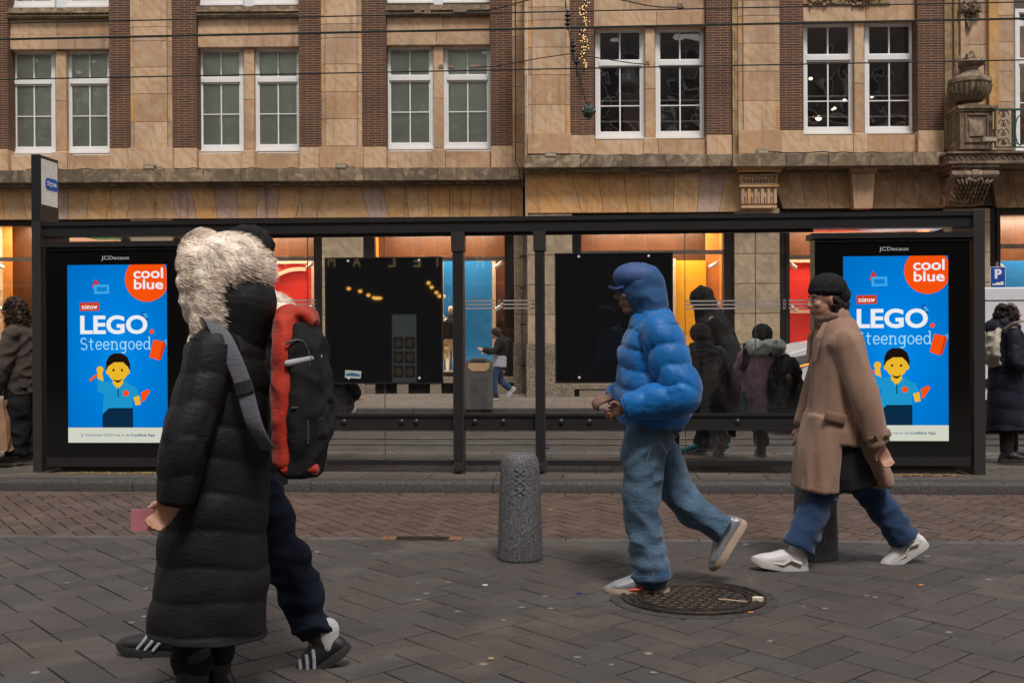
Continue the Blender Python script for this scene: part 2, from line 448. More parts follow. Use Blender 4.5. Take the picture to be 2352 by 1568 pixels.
# flat-arch stones
def voussoirs(Fr, parent, joints, y0, y1, ztop, zbot, mat, gap=3.0):
    g = G()
    for (a, c), (b, d) in zip(joints[:-1], joints[1:]):
        g_ = .0045
        poly = [(Fr.x(a, y0)+g_, ztop), (Fr.x(c, y0)+g_, zbot), (Fr.x(d, y0)-g_, zbot), (Fr.x(b, y0)-g_, ztop)]
        g.prism(poly[::-1], y0, y1)
    return g.build('arch_stones', mat, parent)
J = [(-270,-300),(-190,-210),(-110,-120),(-60,-55),(5,15),(50,64),(102,120),(156,160),(207,201),(259,245),(309,291),(391,410),(440,454),(492,501),(546,545),(595,590),(645,637),(696,681),(748,728),(830,849),(880,894),(932,941),(983,986),(1034,1033),(1087,1079),(1132,1126),(1176,1176),(1203,1203)]
voussoirs(FL, bl, J, -.05, .25, Z(430, d=-.05), Z(501, d=-.05), ST['vou'])
# small copper studs on the arch stones
g = G()
for px in (361, 801): g.ball((X(px), -.07, Z(466)), (.035,.03,.02), 8, 5)
g.build('stud', M_plain('copper_stud', (.45,.2,.1), .5), bl)
# piers at street level
ZP = .1
def pier(Fr, parent, px0, px1, zc, zplinth, ztop, d=0, grooves=True, seamx=None):
    g = G(); x0, x1 = Fr.x(px0, d), Fr.x(px1, d)
    zs = [zplinth]
    while zs[-1] < ztop-.2: zs.append(zs[-1]+.62)
    zs[-1] = ztop
    stones_col(g, x0, x1, d-.02, d+1.0, zs, .012)
    p = g.build('pier', ST['pier'], parent)
    g = G(); g.block(x0-.03, x1+.03, d-.06, d+1.0, ZP-.05, zplinth-.005); g.build('plinth', GRANITE, parent)
zpl = Z(790)
for a, b in ((-130,-40),(302,397),(741,835)): pier(FL, bl, a, b, 0, zpl, Z(501))
pier(FL, bl, 1182, 1214, 0, zpl, Z(501), d=.02)

# ---- shop windows -------------------------------------------------
ORANGE = M_plain('orange_wood_wall', (.52,.19,.035), .5, var=.1)
BROWN = M_plain('brown_transom', (.09,.03,.009), .35, var=.15, sc=2)
RED = M_plain('red_backdrop', (.72,.02,.012), .6, var=.04)
BLUE = M_plain('blue_backdrop', (.0,.17,.46), .6, var=.06)
YELL = M_plain('yellow_backdrop', (.86,.42,.01), .6, var=.04)
GREEN = M_plain('green_backdrop', (.0,.16,.06), .6, var=.04)
CREAM = M_plain('cream_wood', (.72,.58,.40), .6, var=.05)
def shop(Fr, parent, px0, px1, boards, zt, zsill, fl=22, fr=20, watts=165, label=None, seam=595):
    d = .16; Zs = lambda py, dd=0: Fr.z(py, (px0+px1)/2, dd)
    x0, x1 = Fr.x(px0), Fr.x(px1)
    g = G()
    a, b = Fr.x(px0+fl, d), Fr.x(px1-fr, d)
    g.box(x0+.004, a, d-.06, d+.2, zsill, zt); g.box(b, x1-.004, d-.06, d+.2, zsill, zt)
    g.box(a, b, d-.05, d+.2, zt-.13, zt); g.box(a, b, d-.08, d+.2, zsill, zsill+.1)
    for q in (a-.09, b+.05): g.box(q, q+.04, d-.1, d-.055, zsill, zt)
    w = g.build('shop_window', DARKF, parent)
    if label: w['label'] = label
    g = G(); zz = Zs(seam, d); g.box(a, b, d-.02, d+.05, zz-.045, zz+.045); g.build('transom_bar', M_plain('brushed_bar', (.35,.28,.22), .3, .8), w)
    g = G(); g.add([(a,d+.02,zsill+.1),(b,d+.02,zsill+.1),(b,d+.02,zt-.13),(a,d+.02,zt-.13)], [(0,1,2,3)]); g.build('pane', PANE_SHOP, w)
    D = 1.35
    g = G()
    g.box(a-.1, b+.1, D, D+.05, zsill, zt); g.build('back_wall', BROWN, w)
    g = G(); g.box(a-.11, a-.06, d+.21, D, zsill, zt); g.box(b+.06, b+.11, d+.21, D, zsill, zt); g.build('side_wall', ORANGE, w)
    g = G(); g.box(a-.1, b+.1, d+.21, D, zt-.02, zt+.02); g.box(a-.1, b+.1, d+.21, D, zsill+.0, zsill+.09); g.build('display_floor', CREAM, w)
    for (p, q, yt, yb, m, dd) in boards:
        g = G(); g.box(Fr.x(p, dd), Fr.x(q, dd), dd, dd+.04, Fr.z(yb, (p+q)/2, dd), Fr.z(yt, (p+q)/2, dd)); g.build('backdrop', m, w)
    # spotlights
    for i, sx in enumerate((a+.16, b-.16)):
        for zz_ in (Zs(608, d+.2), Zs(706, d+.2)):
            g = G(); q = 1 if i == 0 else -1
            g.tube([(sx-.08*q, d+.25, zz_+.03), (sx+.06*q, d+.36, zz_-.05)], .045, 10); g.tube([(sx-.12*q, d+.2, zz_+.1), (sx-.03*q, d+.27, zz_+.02)], .012, 6)
            g.build('spotlight', WHITE, w)
    L = bpy.data.lights.new('shop_lamp', 'AREA'); L.shape = 'RECTANGLE'; L.size = (b-a)*.85; L.size_y = .35; L.energy = watts; L.color = (1, .82, .6)
    lo = bpy.data.objects.new('shop_lamp', L); COL.objects.link(lo); lo.parent = w
    lo.location = ((a+b)/2, d+.5, zt-.06); lo.rotation_euler = (math.radians(12), 0, 0)
    L2 = bpy.data.lights.new('display_lamp', 'AREA'); L2.shape = 'RECTANGLE'; L2.size = (b-a)*.85; L2.size_y = .2; L2.energy = watts*.035; L2.color = (1, .86, .66)
    lo = bpy.data.objects.new('display_lamp', L2); COL.objects.link(lo); lo.parent = w
    lo.location = ((a+b)/2, d+.3, zsill+.2); lo.rotation_euler = (math.radians(125), 0, 0)
    return w
zs_ = Z(868)
zt_ = Z(502)
w0 = shop(FL, bl, -40, 302, [(84,302,598,868,GREEN,.95),(84,92,598,868,CREAM,.9),(-40,28,500,868,ORANGE,1.0)], zt_, zs_, 10, 20)
w1 = shop(FL, bl, 397, 741, [(420,716,606,868,RED,.95),(716,724,600,868,CREAM,.9),(420,724,596,606,CREAM,.9),(640,716,763,771,CREAM,.9),(600,712,868,872,CREAM,.8)], zt_, zs_, 20, 18)
# cream ring on the red backdrop
g = G(); cx, cz, R = FL.x(690,.9), FL.z(720,650,.9), FL.x(690,.9)-FL.x(588,.9)
pts = [(cx+R*math.cos(t*PI/24), cz+R*math.sin(t*PI/24)) for t in range(11, 34)]
g.strip(pts, .085, .88, .93); g.build('ring_ornament', CREAM, w1)
w2 = shop(FL, bl, 835, 1182, [(905,1131,600,850,BLUE,.95),(1131,1139,598,856,CREAM,.9),(905,1139,850,858,CREAM,.85),(1015,1019,598,856,CREAM,.85)], zt_, zs_, 27, 22)
# lettering on the blue backdrop
text('ON', 'lettering', WHITE, w2, FL.x(1018,.9), FL.x(1042,.9), FL.z(812,1030,.9), FL.z(799,1030,.9), .9)
g = G()
xs = [X(p) for p in (-130,-10,120,302)]; row(g, xs, -.02, .6, Z(882), Z(868), .01)
xs = [X(p) for p in (397,500,620,741)]; row(g, xs, -.02, .6, Z(882), Z(868), .01)
xs = [X(p) for p in (835,950,1070,1182)]; row(g, xs, -.02, .6, Z(882), Z(868), .01)
g.build('window_ledge', GRANITE, bl)
g = G()
for p, q in ((-40,60),(85,200),(220,302),(397,560),(585,741),(835,858),(890,895),(944,949),(1016,1020),(1075,1182)): pass
for a, b in ((-130,302),(397,741),(835,1182)):
    c = a
    while c < b-8:
        e = min(c+26, b); g.block(X(c), X(e), 0.0, .6, ZP-.05, Z(882)-.004); c = e+50 if e+50 < b else b
g.build('plinth_block', GRANITE, bl)
g = G(); g.box(X(-130), X(1182), .25, .6, ZP-.05, Z(884)); g.build('basement_grille', DARK, bl)
# wires and boxes on the ledge
def floodlight(px, py, Fr, d, label, big=1.0):
    x, z = Fr.hit(px, py, d)
    e = Fr.empty('floodlight', x, d, z)
    g = G(); g.prism([(-.13*big,-.04),(.11*big,-.05),(.12*big,.05),(-.12*big,.06)], -.08, .08); g.build('housing', LAMPW, e)
    g = G(); g.box(-.09*big, .09*big, -.088, -.0815, -.03, .035); g.build('lens', M_plain('lamp_lens', (.45,.38,.28), .2), e)
    g = G(); g.tube([(-.05,.0,-.045),(-.05,.08,-.1)], .012, 6); g.tube([(.05,.0,-.05),(.05,.08,-.1)], .012, 6)
    g.tube([(.12,.02,0),(.22,.06,.02),(.36,.08,-.05),(.6,.09,-.06)], .009, 5); g.build('bracket', CABLE, e)
    tag(e, label, 'floodlight', 'small floodlights along the stone ledge')
floodlight(345, 385, FL, -.35, 'small floodlight on the ledge below the stone pilaster nearest the stop sign')
floodlight(785, 383, FL, -.35, 'small floodlight on the ledge above the big blank notice board of the building with blinds')
# drain pipe beside the seam
e = FL.empty('drain_pipe', X(1199, -.12), -.12, ZP)
tag(e, 'thin grey conduit clamped to the pier beside the seam of the two facades', 'pipe')
g = G(); g.tube([(0,0,0),(0,0,Z(700)-ZP),(.05,0,Z(660)-ZP),(.05,0,Z(520)-ZP)], .022, 8); g.build('pipe', M_plain('pipe_grey', (.12,.11,.1), .5), e)
g = G()
for zz in (.6, 1.5, 2.3, 3.0): g.box(-.04, .09, -.03, .03, zz, zz+.035)
g.build('clamp', CABLE, e)

# ================================================================ carved building
FR = Frame(YB/1.062, .014)
br = FR.empty('carved_stone_building')
tag(br, 'carved sandstone building with dark uncovered sash windows, balcony and urn above the yellow shop window', 'building')
Z = lambda py, px=1500, d=0: FR.z(py, px, d)
X = lambda px, d=0: FR.x(px, d)
g = G(); XR = X(2640)
g.box(X(1217), XR, .12, .3, Z(476), Z(362)); g.box(X(1217), XR, .2, .32, Z(494), Z(476)); g.box(X(1217), XR, .4, .5, Z(40), Z(-130)); g.build('wall', BACK, br)
for a, b in [(1312,1368),(1625,1683),(1792,1848),(2110,2170)]:
    yb = 311 if a < 1700 else 300
    g = G(); g.box(X(a), X(b), 0, .6, Z(yb, a), Z(-130)); g.build('brick_pilaster', BRICK, br)
    g = G(); g.block(X(a)+.003, X(b)-.003, -.02, .3, Z(360, a)+.004, Z(yb, a)-.004); g.build('base_stone', ST['wall'], br)
for i, (a, b, ys) in enumerate([(1215,1312,[309,243,175,112,50,20,-90]), (1697,1792,[302,234,167,103,40,5,-90])]):
    zs = [Z(y, a) for y in ys]; g = G()
    e = .1
    stones_col(g, X(a)+e, X(b)-e, -.09, .3, zs); stones_col(g, X(a), X(a)+e-.004, -.05, .3, zs); stones_col(g, X(b)-e+.004, X(b), -.05, .3, zs)
    g.block(X(a-1), X(b+2), -.13, .3, Z(356, a)+.004, zs[0]-.004)
    g.build('stone_pilaster', ST['wall'], br)
g = G(); g.box(X(1684), X(1689), -.06, .3, Z(356,1690), Z(-130)); g.box(X(1690), X(1696), -.03, .3, Z(356,1690), Z(-130)); g.build('pilaster_moulding', ST['carved'], br)
# corner return of the carved building (it stands nearer the street)
g = G()
zz = Z(356)
stones_col(g, X(1208), X(1214), -.05, 1.6, [Z(y) for y in (500,430,384,309,243,175,112,50,-90)])
g.build('corner_return', ST['wall'], br)
for (a, b, wins, yt, yb, ytr, ym) in [(1368,1625,[(1370,1484),(1508,1622)],60,315,145,242), (1848,2110,[(1846,1964),(1988,2104)],47,304,132,231)]:
    xa, xb = X(a), X(b); xc = (a+b)/2
    zt = Z(yt-2, xc)
    g = G(); m = (xa+xb)/2
    row(g, [xa, m+.15, xb], .13, .5, zt+.004, Z(yt-38, xc)); row(g, [xa, m-.4, m+.6, xb], .14, .5, Z(yt-37, xc), Z(-130)); g.build('lintel', ST['wall'], br)
    mx0, mx1 = X(wins[0][1]+1, .2), X(wins[1][0]-1, .2)
    g = G(); stones_col(g, mx0, mx1, .2, .55, [Z(356,xc), Z(yb-5,xc), Z(ytr+55,xc), zt]); g.build('mullion', ST['wall'], br)
    g = G(); row(g, [xa, mx0-.05], .11, .5, Z(357,xc)+.004, Z(yb+4,xc)); row(g, [mx1+.05, xb], .11, .5, Z(357,xc)+.004, Z(yb+4,xc))
    g.block(mx0-.046, mx1+.046, .1, .3, Z(357,xc)+.004, Z(yb,xc)); g.build('sill', ST['wall'], br)
    for wa, wb in wins:
        w = win_unit(FR, br, X(wa,.35), X(wb,.35), Z(yb-1,xc,.35), Z(yt+2,xc,.35), .35, Z(ytr,xc,.35), Z(ym,xc,.35), False, PANE_DK)
        g = G(); zz = Z(ym-13,xc,.4); g.box(X(wa,.35)+.08, X(wb,.35)-.08, .5, .515, zz-.012, zz+.012)
        zz = Z(ym+35,xc,.4); g.box(X(wa,.35)+.08, X(wb,.35)-.08, .5, .515, zz-.012, zz+.012); g.build('inner_rail', WHITE, w)
    g = G()
    g.box(xa, xb, 3.4, 3.5, Z(345,xc), zt+.3); g.box(xa, xb, .6, 3.4, zt+.05, zt+.1); g.box(xa-.05, xa, .62, 3.4, Z(345,xc), zt+.3); g.box(xb, xb+.05, .62, 3.4, Z(345,xc), zt+.3)
    g.build('room', ROOM, br)
# things seen inside the rooms
g = G(); g.box(X(1518,1.5), X(1556,1.5), 1.5, 1.54, Z(310,1540,1.5), Z(243,1540,1.5)); g.build('white_panel_frame', M_plain('green_white_frame', (.42,.46,.38), .5), br)
g = G(); g.box(X(1524,1.46), X(1549,1.46), 1.46, 1.49, Z(305,1540,1.46), Z(252,1540,1.46)); g.build('green_panel', M_plain('dark_green_panel', (.03,.08,.07), .4), br)
e = FR.empty('pendant_lamp', X(1449,1.4), 1.4, Z(195,1449,1.4))
tag(e, 'pale cone pendant lamp hanging behind a dark upstairs window', 'lamp')
g = G(); g.lathe([(.26,0),(.2,.12),(.1,.38),(.05,.5),(.02,.52)]); g.build('lamp_shade', M_plain('lamp_pale', (.5,.5,.48), .5), e, smooth=True)
g = G(); g.tube([(0,0,.5),(0,0,1.2)], .01, 6); g.build('cord', CABLE, e)
g = G(); g.box(X(1436,2.2), X(1482,2.2), 2.2, 2.6, Z(312,1460,2.2), Z(193,1460,2.2)); g.build('room_cabinet', M_plain('warm_cabinet', (.42,.22,.12), .6), br)
BULB = M_emit('warm_bulb', (1,.8,.6), 2.5)
for px, py, r in ((1862,181,.035),(1940,231,.035),(1917,249,.03),(1912,252,.02),(1880,272,.055),(1869,269,.018),(1953,222,.03),(2003,222,.03),(2002,224,.02)):
    x, z = FR.hit(px, py, 1.3)
    o = FR.empty('ceiling_spot', x, 1.3, z); tag(o, 'tiny warm spotlight glowing inside the upstairs room near the urn', 'spotlight', 'warm spotlights in the upstairs room')
    g = G(); g.ball((0,0,0), (r*1.3, r, r), 10, 6); g.build('bulb', BULB, o)
g = G(); x = X(2079,1.0); g.box(x-.025, x+.025, 1.0, 1.03, Z(302,2079,1), Z(222,2079,1)); 
o = g.build('tube_lamp', M_emit('tube_glow', (1,.72,.42), 4), br)
g = G()
# ledge in two depths
row(g, [X(p) for p in (1206,1332,1428,1524,1620,1684)], -.42, .2, Z(383,d=-.42), Z(357,d=-.3))
row(g, [X(p,-.5) for p in (1685,1808,1905,2002,2098,2176)], -.5, .2, Z(381,1900,-.5), Z(354,1900,-.4)); g.build('ledge', ST['ledge'], br)
g = G()
for (p, q, d) in ((383.5,388,-.33),(388.5,393,-.28),(393.5,397,-.2)):
    row(g, [X(v) for v in range(1206, 1690, 80)]+[X(1690)], d, .2, Z(q,d=d), Z(p,d=d), .004)
for (p, q, d) in ((381.5,386,-.3),(386.5,396,-.12)):
    row(g, [X(1690),X(1850),X(2050),X(2178)], d, .2, Z(q,1900,d), Z(p,1900,d), .004)
g.build('moulding', ST['ledge'], br)
J = [(1212,1212),(1315,1337),(1375,1387),(1435,1443),(1491,1496),(1550,1548),(1611,1602),(1668,1654),(1722,1708)]
voussoirs(FR, br, J, -.05, .25, Z(397.5,1500,-.05), Z(487,1500,-.05), ST['vou'])
J = [(1770,1800),(1838,1853),(1897,1906),(1956,1960)]
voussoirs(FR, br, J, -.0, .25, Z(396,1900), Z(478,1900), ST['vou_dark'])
J = [(2011,2007),(2064,2056),(2121,2107),(2176,2157),(2230,2215)]
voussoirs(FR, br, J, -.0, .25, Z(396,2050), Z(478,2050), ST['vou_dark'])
J = [(2277,2290),(2325,2338),(2375,2385),(2430,2430),(2490,2480),(2560,2545),(2640,2640)]
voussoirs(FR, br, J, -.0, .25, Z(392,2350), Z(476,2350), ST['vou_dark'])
# keystone with plain face
g = G(); g.prism([(X(1963,-.2),Z(478,1980,-.2)),(X(2006,-.2),Z(478,1980,-.2)),(X(2011,-.2),Z(398,1980,-.2)),(X(1958,-.2),Z(398,1980,-.2))], -.2, .1)
g.box(X(1955,-.25), X(2016,-.25), -.25, .1, Z(396,1980,-.25), Z(384,1980,-.25)); g.build('keystone', ST['wall'], br)
# carved keystone: acanthus frieze over flutes
g = G(); kz = lambda y: Z(y,1740,-.25); kx = lambda p: X(p,-.25)
g.box(kx(1733-2), kx(1826-2-3+2)-.0, -.1, -.09, kz(400), kz(399))
x0, x1 = kx(1733), kx(1822)
x0, x1 = kx(1700), kx(1788)
g = G()
g.prism([(x0+.04,kz(478)),(x1-.04,kz(478)),(x1,kz(400)),(x0,kz(400))], -.25, .1)
g.box(x0-.1, x1+.1, -.42, .1, kz(388), kz(382)); g.box(x0-.05, x1+.05, -.36, .1, kz(396), kz(388)-.004); g.box(x0-.01, x1+.01, -.31, -.25, kz(430), kz(425)); g.box(x0+.03, x1-.03, -.3, -.25, kz(478), kz(473))
for k in range(6):
    a = x0+.06+k*(x1-x0-.12)/5; g.box(a-.03, a+.03, -.29, -.25, kz(468), kz(434))
for k in range(5):
    a = x0+.06+(k+.5)*(x1-x0-.12)/5
    for q in range(4): g.ball((a, -.27, kz(466-q*4.5)), (.028,.03,.025), 6, 4)
    for q in range(7):
        t = q/6*PI; g.ball((a+.06*math.cos(t), -.27, kz(418)+.09*math.sin(t)), (.022,.035,.022), 6, 4)
    g.ball((a, -.28, kz(413)), (.02,.04,.06), 6, 4)
g.box(x0+.02, x0+.045, -.29, -.25, kz(422), kz(402)); g.box(x1-.045, x1-.02, -.29, -.25, kz(422), kz(402)); g.box(x0+.02, x1-.02, -.29, -.25, kz(404), kz(401)); g.box(x0+.02, x1-.02, -.29, -.25, kz(424), kz(421))
g.build('carved_keystone', ST['wall'], br)
# tall panel by the urn, and stone beyond it
g = G()
g.box(X(2171), X(2189), -.03, .3, Z(345,2180), Z(-130)); g.box(X(2190), X(2196), -.1, .3, Z(345,2190), Z(-130))
g.build('panel_moulding', ST['carved'], br)
g = G(); stones_col(g, X(2197), X(2292), -.02, .3, [Z(y,2240) for y in (345,270,180,104,30,-130)])
g.box(X(2268), X(2290), -.14, -.02, Z(300,2270), Z(-130)); g.box(X(2205), X(2214), -.1, -.02, Z(240,2210), Z(-130))
stones_col(g, X(2293), X(2330), -.02, .3, [Z(y,2300) for y in (345,235,165,98,37,-130)]); g.build('stone_pilaster', ST['wall'], br)
# carved festoon high on the panel
g = G()
random.seed(3)
for k in range(46):
    a = random.uniform(0, 2*PI); r = random.uniform(0, 1)**.7*.22
    g.ball((X(2226)+r*math.cos(a), -.1-.1*(1-r/.22), Z(20,2226)+r*.8*math.sin(a)), random.uniform(.03,.06), 7, 5)
for k in range(22):
    t = k/21; s_ = .12*(1-t)+.02
    g.ball((X(2226)+random.uniform(-s_,s_), -.08, Z(34+t*32,2226)), (.028,.03,.05), 6, 4)
g.build('carved_festoon', ST['balcony'], br)
g = G()
for c in (1885, 1990):
    g = G()
    g.box(X(c)-.55, X(c)+.55, .09, .14, Z(-30,c), Z(6,c))
    for k in range(60):
        a = random.uniform(0, 2*PI); r = random.uniform(0,1)
        g.ball((X(c)+r*.5*math.cos(a), .1-.05*(1-r), Z(-6,c)+r*.16*math.sin(a)), random.uniform(.02,.045), 6, 4)
    g.build('carved_relief', ST['carved'], br)
# balcony: carved slab, corbel, railing
bd = -.95
g = G(); g.box(X(2178,bd), XR, bd, .1, Z(352,2230,bd), Z(347,2230,bd)); g.box(X(2186,bd), XR, bd+.06, .1, Z(369,2230,bd), Z(352,2230,bd)-.003); g.box(X(2180,bd), XR, bd, .1, Z(375,2230,bd), Z(370,2230,bd))
x = X(2190,bd)
while x < XR:
    for k in range(13):
        t = k/12*1.6*PI; r = .075*(1-k/16)
        g.ball((x+r*math.cos(t), bd+.05, Z(360,2230,bd)+r*math.sin(t)), .018, 6, 4)
    g.tube([(x+.07,bd+.05,Z(366,2230,bd)),(x+.13,bd+.05,Z(357,2230,bd)),(x+.2,bd+.05,Z(355,2230,bd))], .016, 5)
    x += .21
g.build('balcony_slab', ST['balcony'], br)
g = G(); cd = -.8; cx0, cx1 = X(2196,cd), X(2278,cd); cxm = (cx0+cx1)/2
zc = lambda y: Z(y,2237,cd)
g.box(cx0-.1, cx1+.12, -.9, .1, zc(386), zc(376)); g.box(cx0-.05, cx1+.05, -.84, .1, zc(394), zc(386)-.003)
prof = [(-.8,400),(-.82,415),(-.7,430),(-.55,445),(-.42,458),(-.4,465)]
for (d0,y0),(d1,y1) in zip(prof[:-1], prof[1:]):
    g.add([(cx0,d0,zc(y0)),(cx1,d0,zc(y0)),(cx1,d1,zc(y1)),(cx0,d1,zc(y1)),(cx0,.1,zc(y0)),(cx1,.1,zc(y0)),(cx1,.1,zc(y1)),(cx0,.1,zc(y1))],
          [(0,3,2,1),(0,4,7,3),(1,2,6,5),(3,7,6,2),(0,1,5,4)])
g.tube([(cx0-.1,cd-.02,zc(401)),(cx1+.12,cd-.02,zc(401))], .085, 10)
g.tube([(cxm-.06,cd-.04,zc(401)),(cxm+.06,cd-.04,zc(401))], .1, 10)
for k in range(5): g.ball((cxm-.12+k*.06, cd-.08, zc(413)-.02*(2-abs(k-2))), .04, 6, 5)
random.seed(5)
for r in range(5):
    for k in range(9):
        u = (k+.5)/9; yy = 418+r*9; dd = -.82+max(0,(yy-418))*.0095
        xx = cx0+(cx1-cx0)*u; tilt = (u-.5)*1.4
        g.ball((xx, dd-.02, zc(yy)), (.03,.05,.075), 6, 5, Matrix.Rotation(tilt+random.uniform(-.3,.3), 3, 'Y'))
g.build('corbel', ST['balcony'], br)
# pedestal and urn
ped = FR.empty('stone_urn', X(2233,-.5), -.5, Z(347,2233,-.5))
tag(ped, 'carved stone urn with flames on a panelled pedestal above the scroll corbel', 'urn')
uz = lambda y: Z(y,2230,-.5)-Z(347,2233,-.5); ux = lambda p: X(p,-.5)-X(2233,-.5)
g = G(); g.box(ux(2196),ux(2270),-.25,.35,.0,uz(262)); g.box(ux(2188),ux(2280),-.33,.42,uz(256),uz(249)); g.box(ux(2192),ux(2275),-.29,.38,uz(262)+.002,uz(256)-.002)
g.box(ux(2207),ux(2259),-.28,-.25,uz(332),uz(329)); g.box(ux(2207),ux(2259),-.28,-.25,uz(270),uz(267)); g.box(ux(2207),ux(2210),-.28,-.25,uz(329),uz(270)); g.box(ux(2256),ux(2259),-.28,-.25,uz(329),uz(270))
g.box(ux(2216),ux(2250),-.275,-.25,uz(318),uz(281))
g.build('pedestal', ST['balcony'], ped)
g = G(); c = (ux(2229), 0, 0); S = (uz(140)-uz(249))/109
hh = lambda y: uz(y)
g.lathe([(.3,hh(249)),(.3,hh(245)),(.2,hh(242)),(.14,hh(238)),(.2,hh(232)),(.33,hh(220)),(.38,hh(205)),(.39,hh(196)),(.42,hh(193)),(.42,hh(184)),(.36,hh(181)),(.25,hh(173)),(.16,hh(163)),(.17,hh(156)),(.28,hh(150)),(.3,hh(146)),(.29,hh(143)),(.1,hh(142))], c, 28)
for k in range(24):
    a = k*2*PI/24; g.tube([(c[0]+.22*math.cos(a),.22*math.sin(a),hh(232)),(c[0]+.37*math.cos(a),.37*math.sin(a),hh(214)),(c[0]+.4*math.cos(a),.4*math.sin(a),hh(198))], .035, 6)
for sx in (-1,1):
    for k in range(6): g.ball((c[0]+sx*.29, -.08, hh(152+k*5)), .035, 6, 5)
g.build('urn', ST['balcony'], ped, smooth=True)
g = G(); random.seed(9)
for k in range(34):
    a = random.uniform(0,2*PI); r = random.uniform(0,.24); h = (hh(112)-hh(143))*random.uniform(.5,1.05)*(1-r*1.3)
    x = c[0]+r*math.cos(a); y = r*math.sin(a); b = hh(145)
    g.tube([(x,y,b),(x+.04*math.sin(k),y,b+h*.4),(x-.03*math.sin(k*2),y,b+h*.75),(x+.03,y,b+h)], [.045,.05,.03,.006], 6)
g.build('flames', ST['balcony'], ped, smooth=True)
floodlight(1265, 357, FR, -.35, 'small floodlight on the ledge beside the seam where the two facades meet')
floodlight(1751, 350, FR, -.4, 'small floodlight on the ledge right above the carved fluted keystone')
floodlight(2272, 322, FR, -1.0, 'boxy floodlight at the balcony corner beside the urn pedestal', 1.2)
# balcony railing
VERD = M_plain('verdigris_iron', (.04,.10,.075), .5, .3, var=.25, sc=20)
rl = FR.empty('balcony_railing', X(2283,-.9), -.9, Z(345,2290,-.9))
tag(rl, 'green wrought iron balcony railing with scrolls beside the urn', 'railing')
rz = lambda y: Z(y,2300,-.9)-Z(345,2290,-.9); rx = lambda p: X(p,-.9)-X(2283,-.9)
g = G(); g.box(rx(2283),rx(2640),-.03,.03,rz(254),rz(250)); g.build('top_rail', VERD, rl)
g = G(); g.box(rx(2286),rx(2640),-.02,.02,rz(340),rz(337)); g.build('bottom_rail', VERD, rl)
for p in (2286,2326,2331,2400,2440,2500,2560): g = G(); g.box(rx(p),rx(p)+.03,-.02,.02,rz(337),rz(254)); g.build('baluster', VERD, rl)
c = (rx(2286)+rx(2327))/2
for k in range(4):
    zc_ = rz(327-k*21)
    for sx in (-1,1):
        g = G(); g.tube([(c+sx*(.015+.085*(1-t/16))*abs(1)*1.0*(.5+.5*math.cos(t*.5)) , 0, zc_+(.1*(1-t/18))*math.sin(t*.5)) for t in range(15)], .012, 5); g.build('scroll', VERD, rl)
for p in (2345,2390,2455,2520):
    g = G(); g.tube([(rx(p)+.1*math.cos(t*PI/6), 0, rz(300)+.3*math.sin(t*PI/6)) for t in range(13)], .014, 5); g.build('hoop', VERD, rl)
# balcony door
win_unit(FR, br, X(2334,.35), X(2480,.35), Z(345,2400,.35), Z(20,2400,.35), .35, Z(141,2400,.35), Z(235,2400,.35), False, PANE_DK)
g = G(); g.box(X(2330), X(2500), 2.0, 2.1, Z(345,2400), Z(0,2400)); g.build('room', ROOM, br)
g = G(); stones_col(g, X(2500), X(2640), -.02, .4, [Z(y,2400) for y in (345,235,165,98,37,-130)]); g.build('stone_pilaster', ST['wall'], br)
# street level
zpl = Z(790)
for a, b in ((1212,1315),(1688,1791),(2170,2274)): pier(FR, br, a, b, 0, zpl, Z(488 if a<1600 else 479, a))
g = G()
for a, b, y in ((1315,1688,487),(1791,2170,478),(2274,2640,476)): pass
zt_ = Z(488); zs_ = Z(880,1500)
shop(FR, br, 1315, 1688, [(1552,1622,598,880,YELL,.95),(1547,1553,594,880,CREAM,.9),(1622,1668,500,880,ORANGE,1.0)], zt_, zs_, 21, 26, seam=580)
shop(FR, br, 1791, 2170, [(1810,2120,602,880,RED,.95),(1810,2120,594,602,CREAM,.9),(1810,1900,712,719,CREAM,.9)], Z(479,1980), zs_, 22, 26, seam=590)
shop(FR, br, 2274, 2640, [(2297,2600,598,880,BLUE,.95),(2296,2299,596,880,CREAM,.9)], Z(477,2400), zs_, 22, 26, seam=565)
g = G()
for a, b in ((1315,1688),(1791,2170),(2274,2640)):
    row(g, [X(a),X((a*2+b)/3),X((a+b*2)/3),X(b)], -.02, .6, Z(893), Z(880), .01)
g.build('window_ledge', GRANITE, br)
g = G(); g.box(X(1315), XR, .2, .6, ZP-.05, Z(894)); g.build('basement_grille', DARK, br)
g = G()
for a in (1330,1440,1560,1650,1830,1950,2060,2300,2420): g.block(X(a), X(a+60), .0, .5, ZP-.05, Z(894)-.004)
g.build('plinth_block', GRANITE, br)
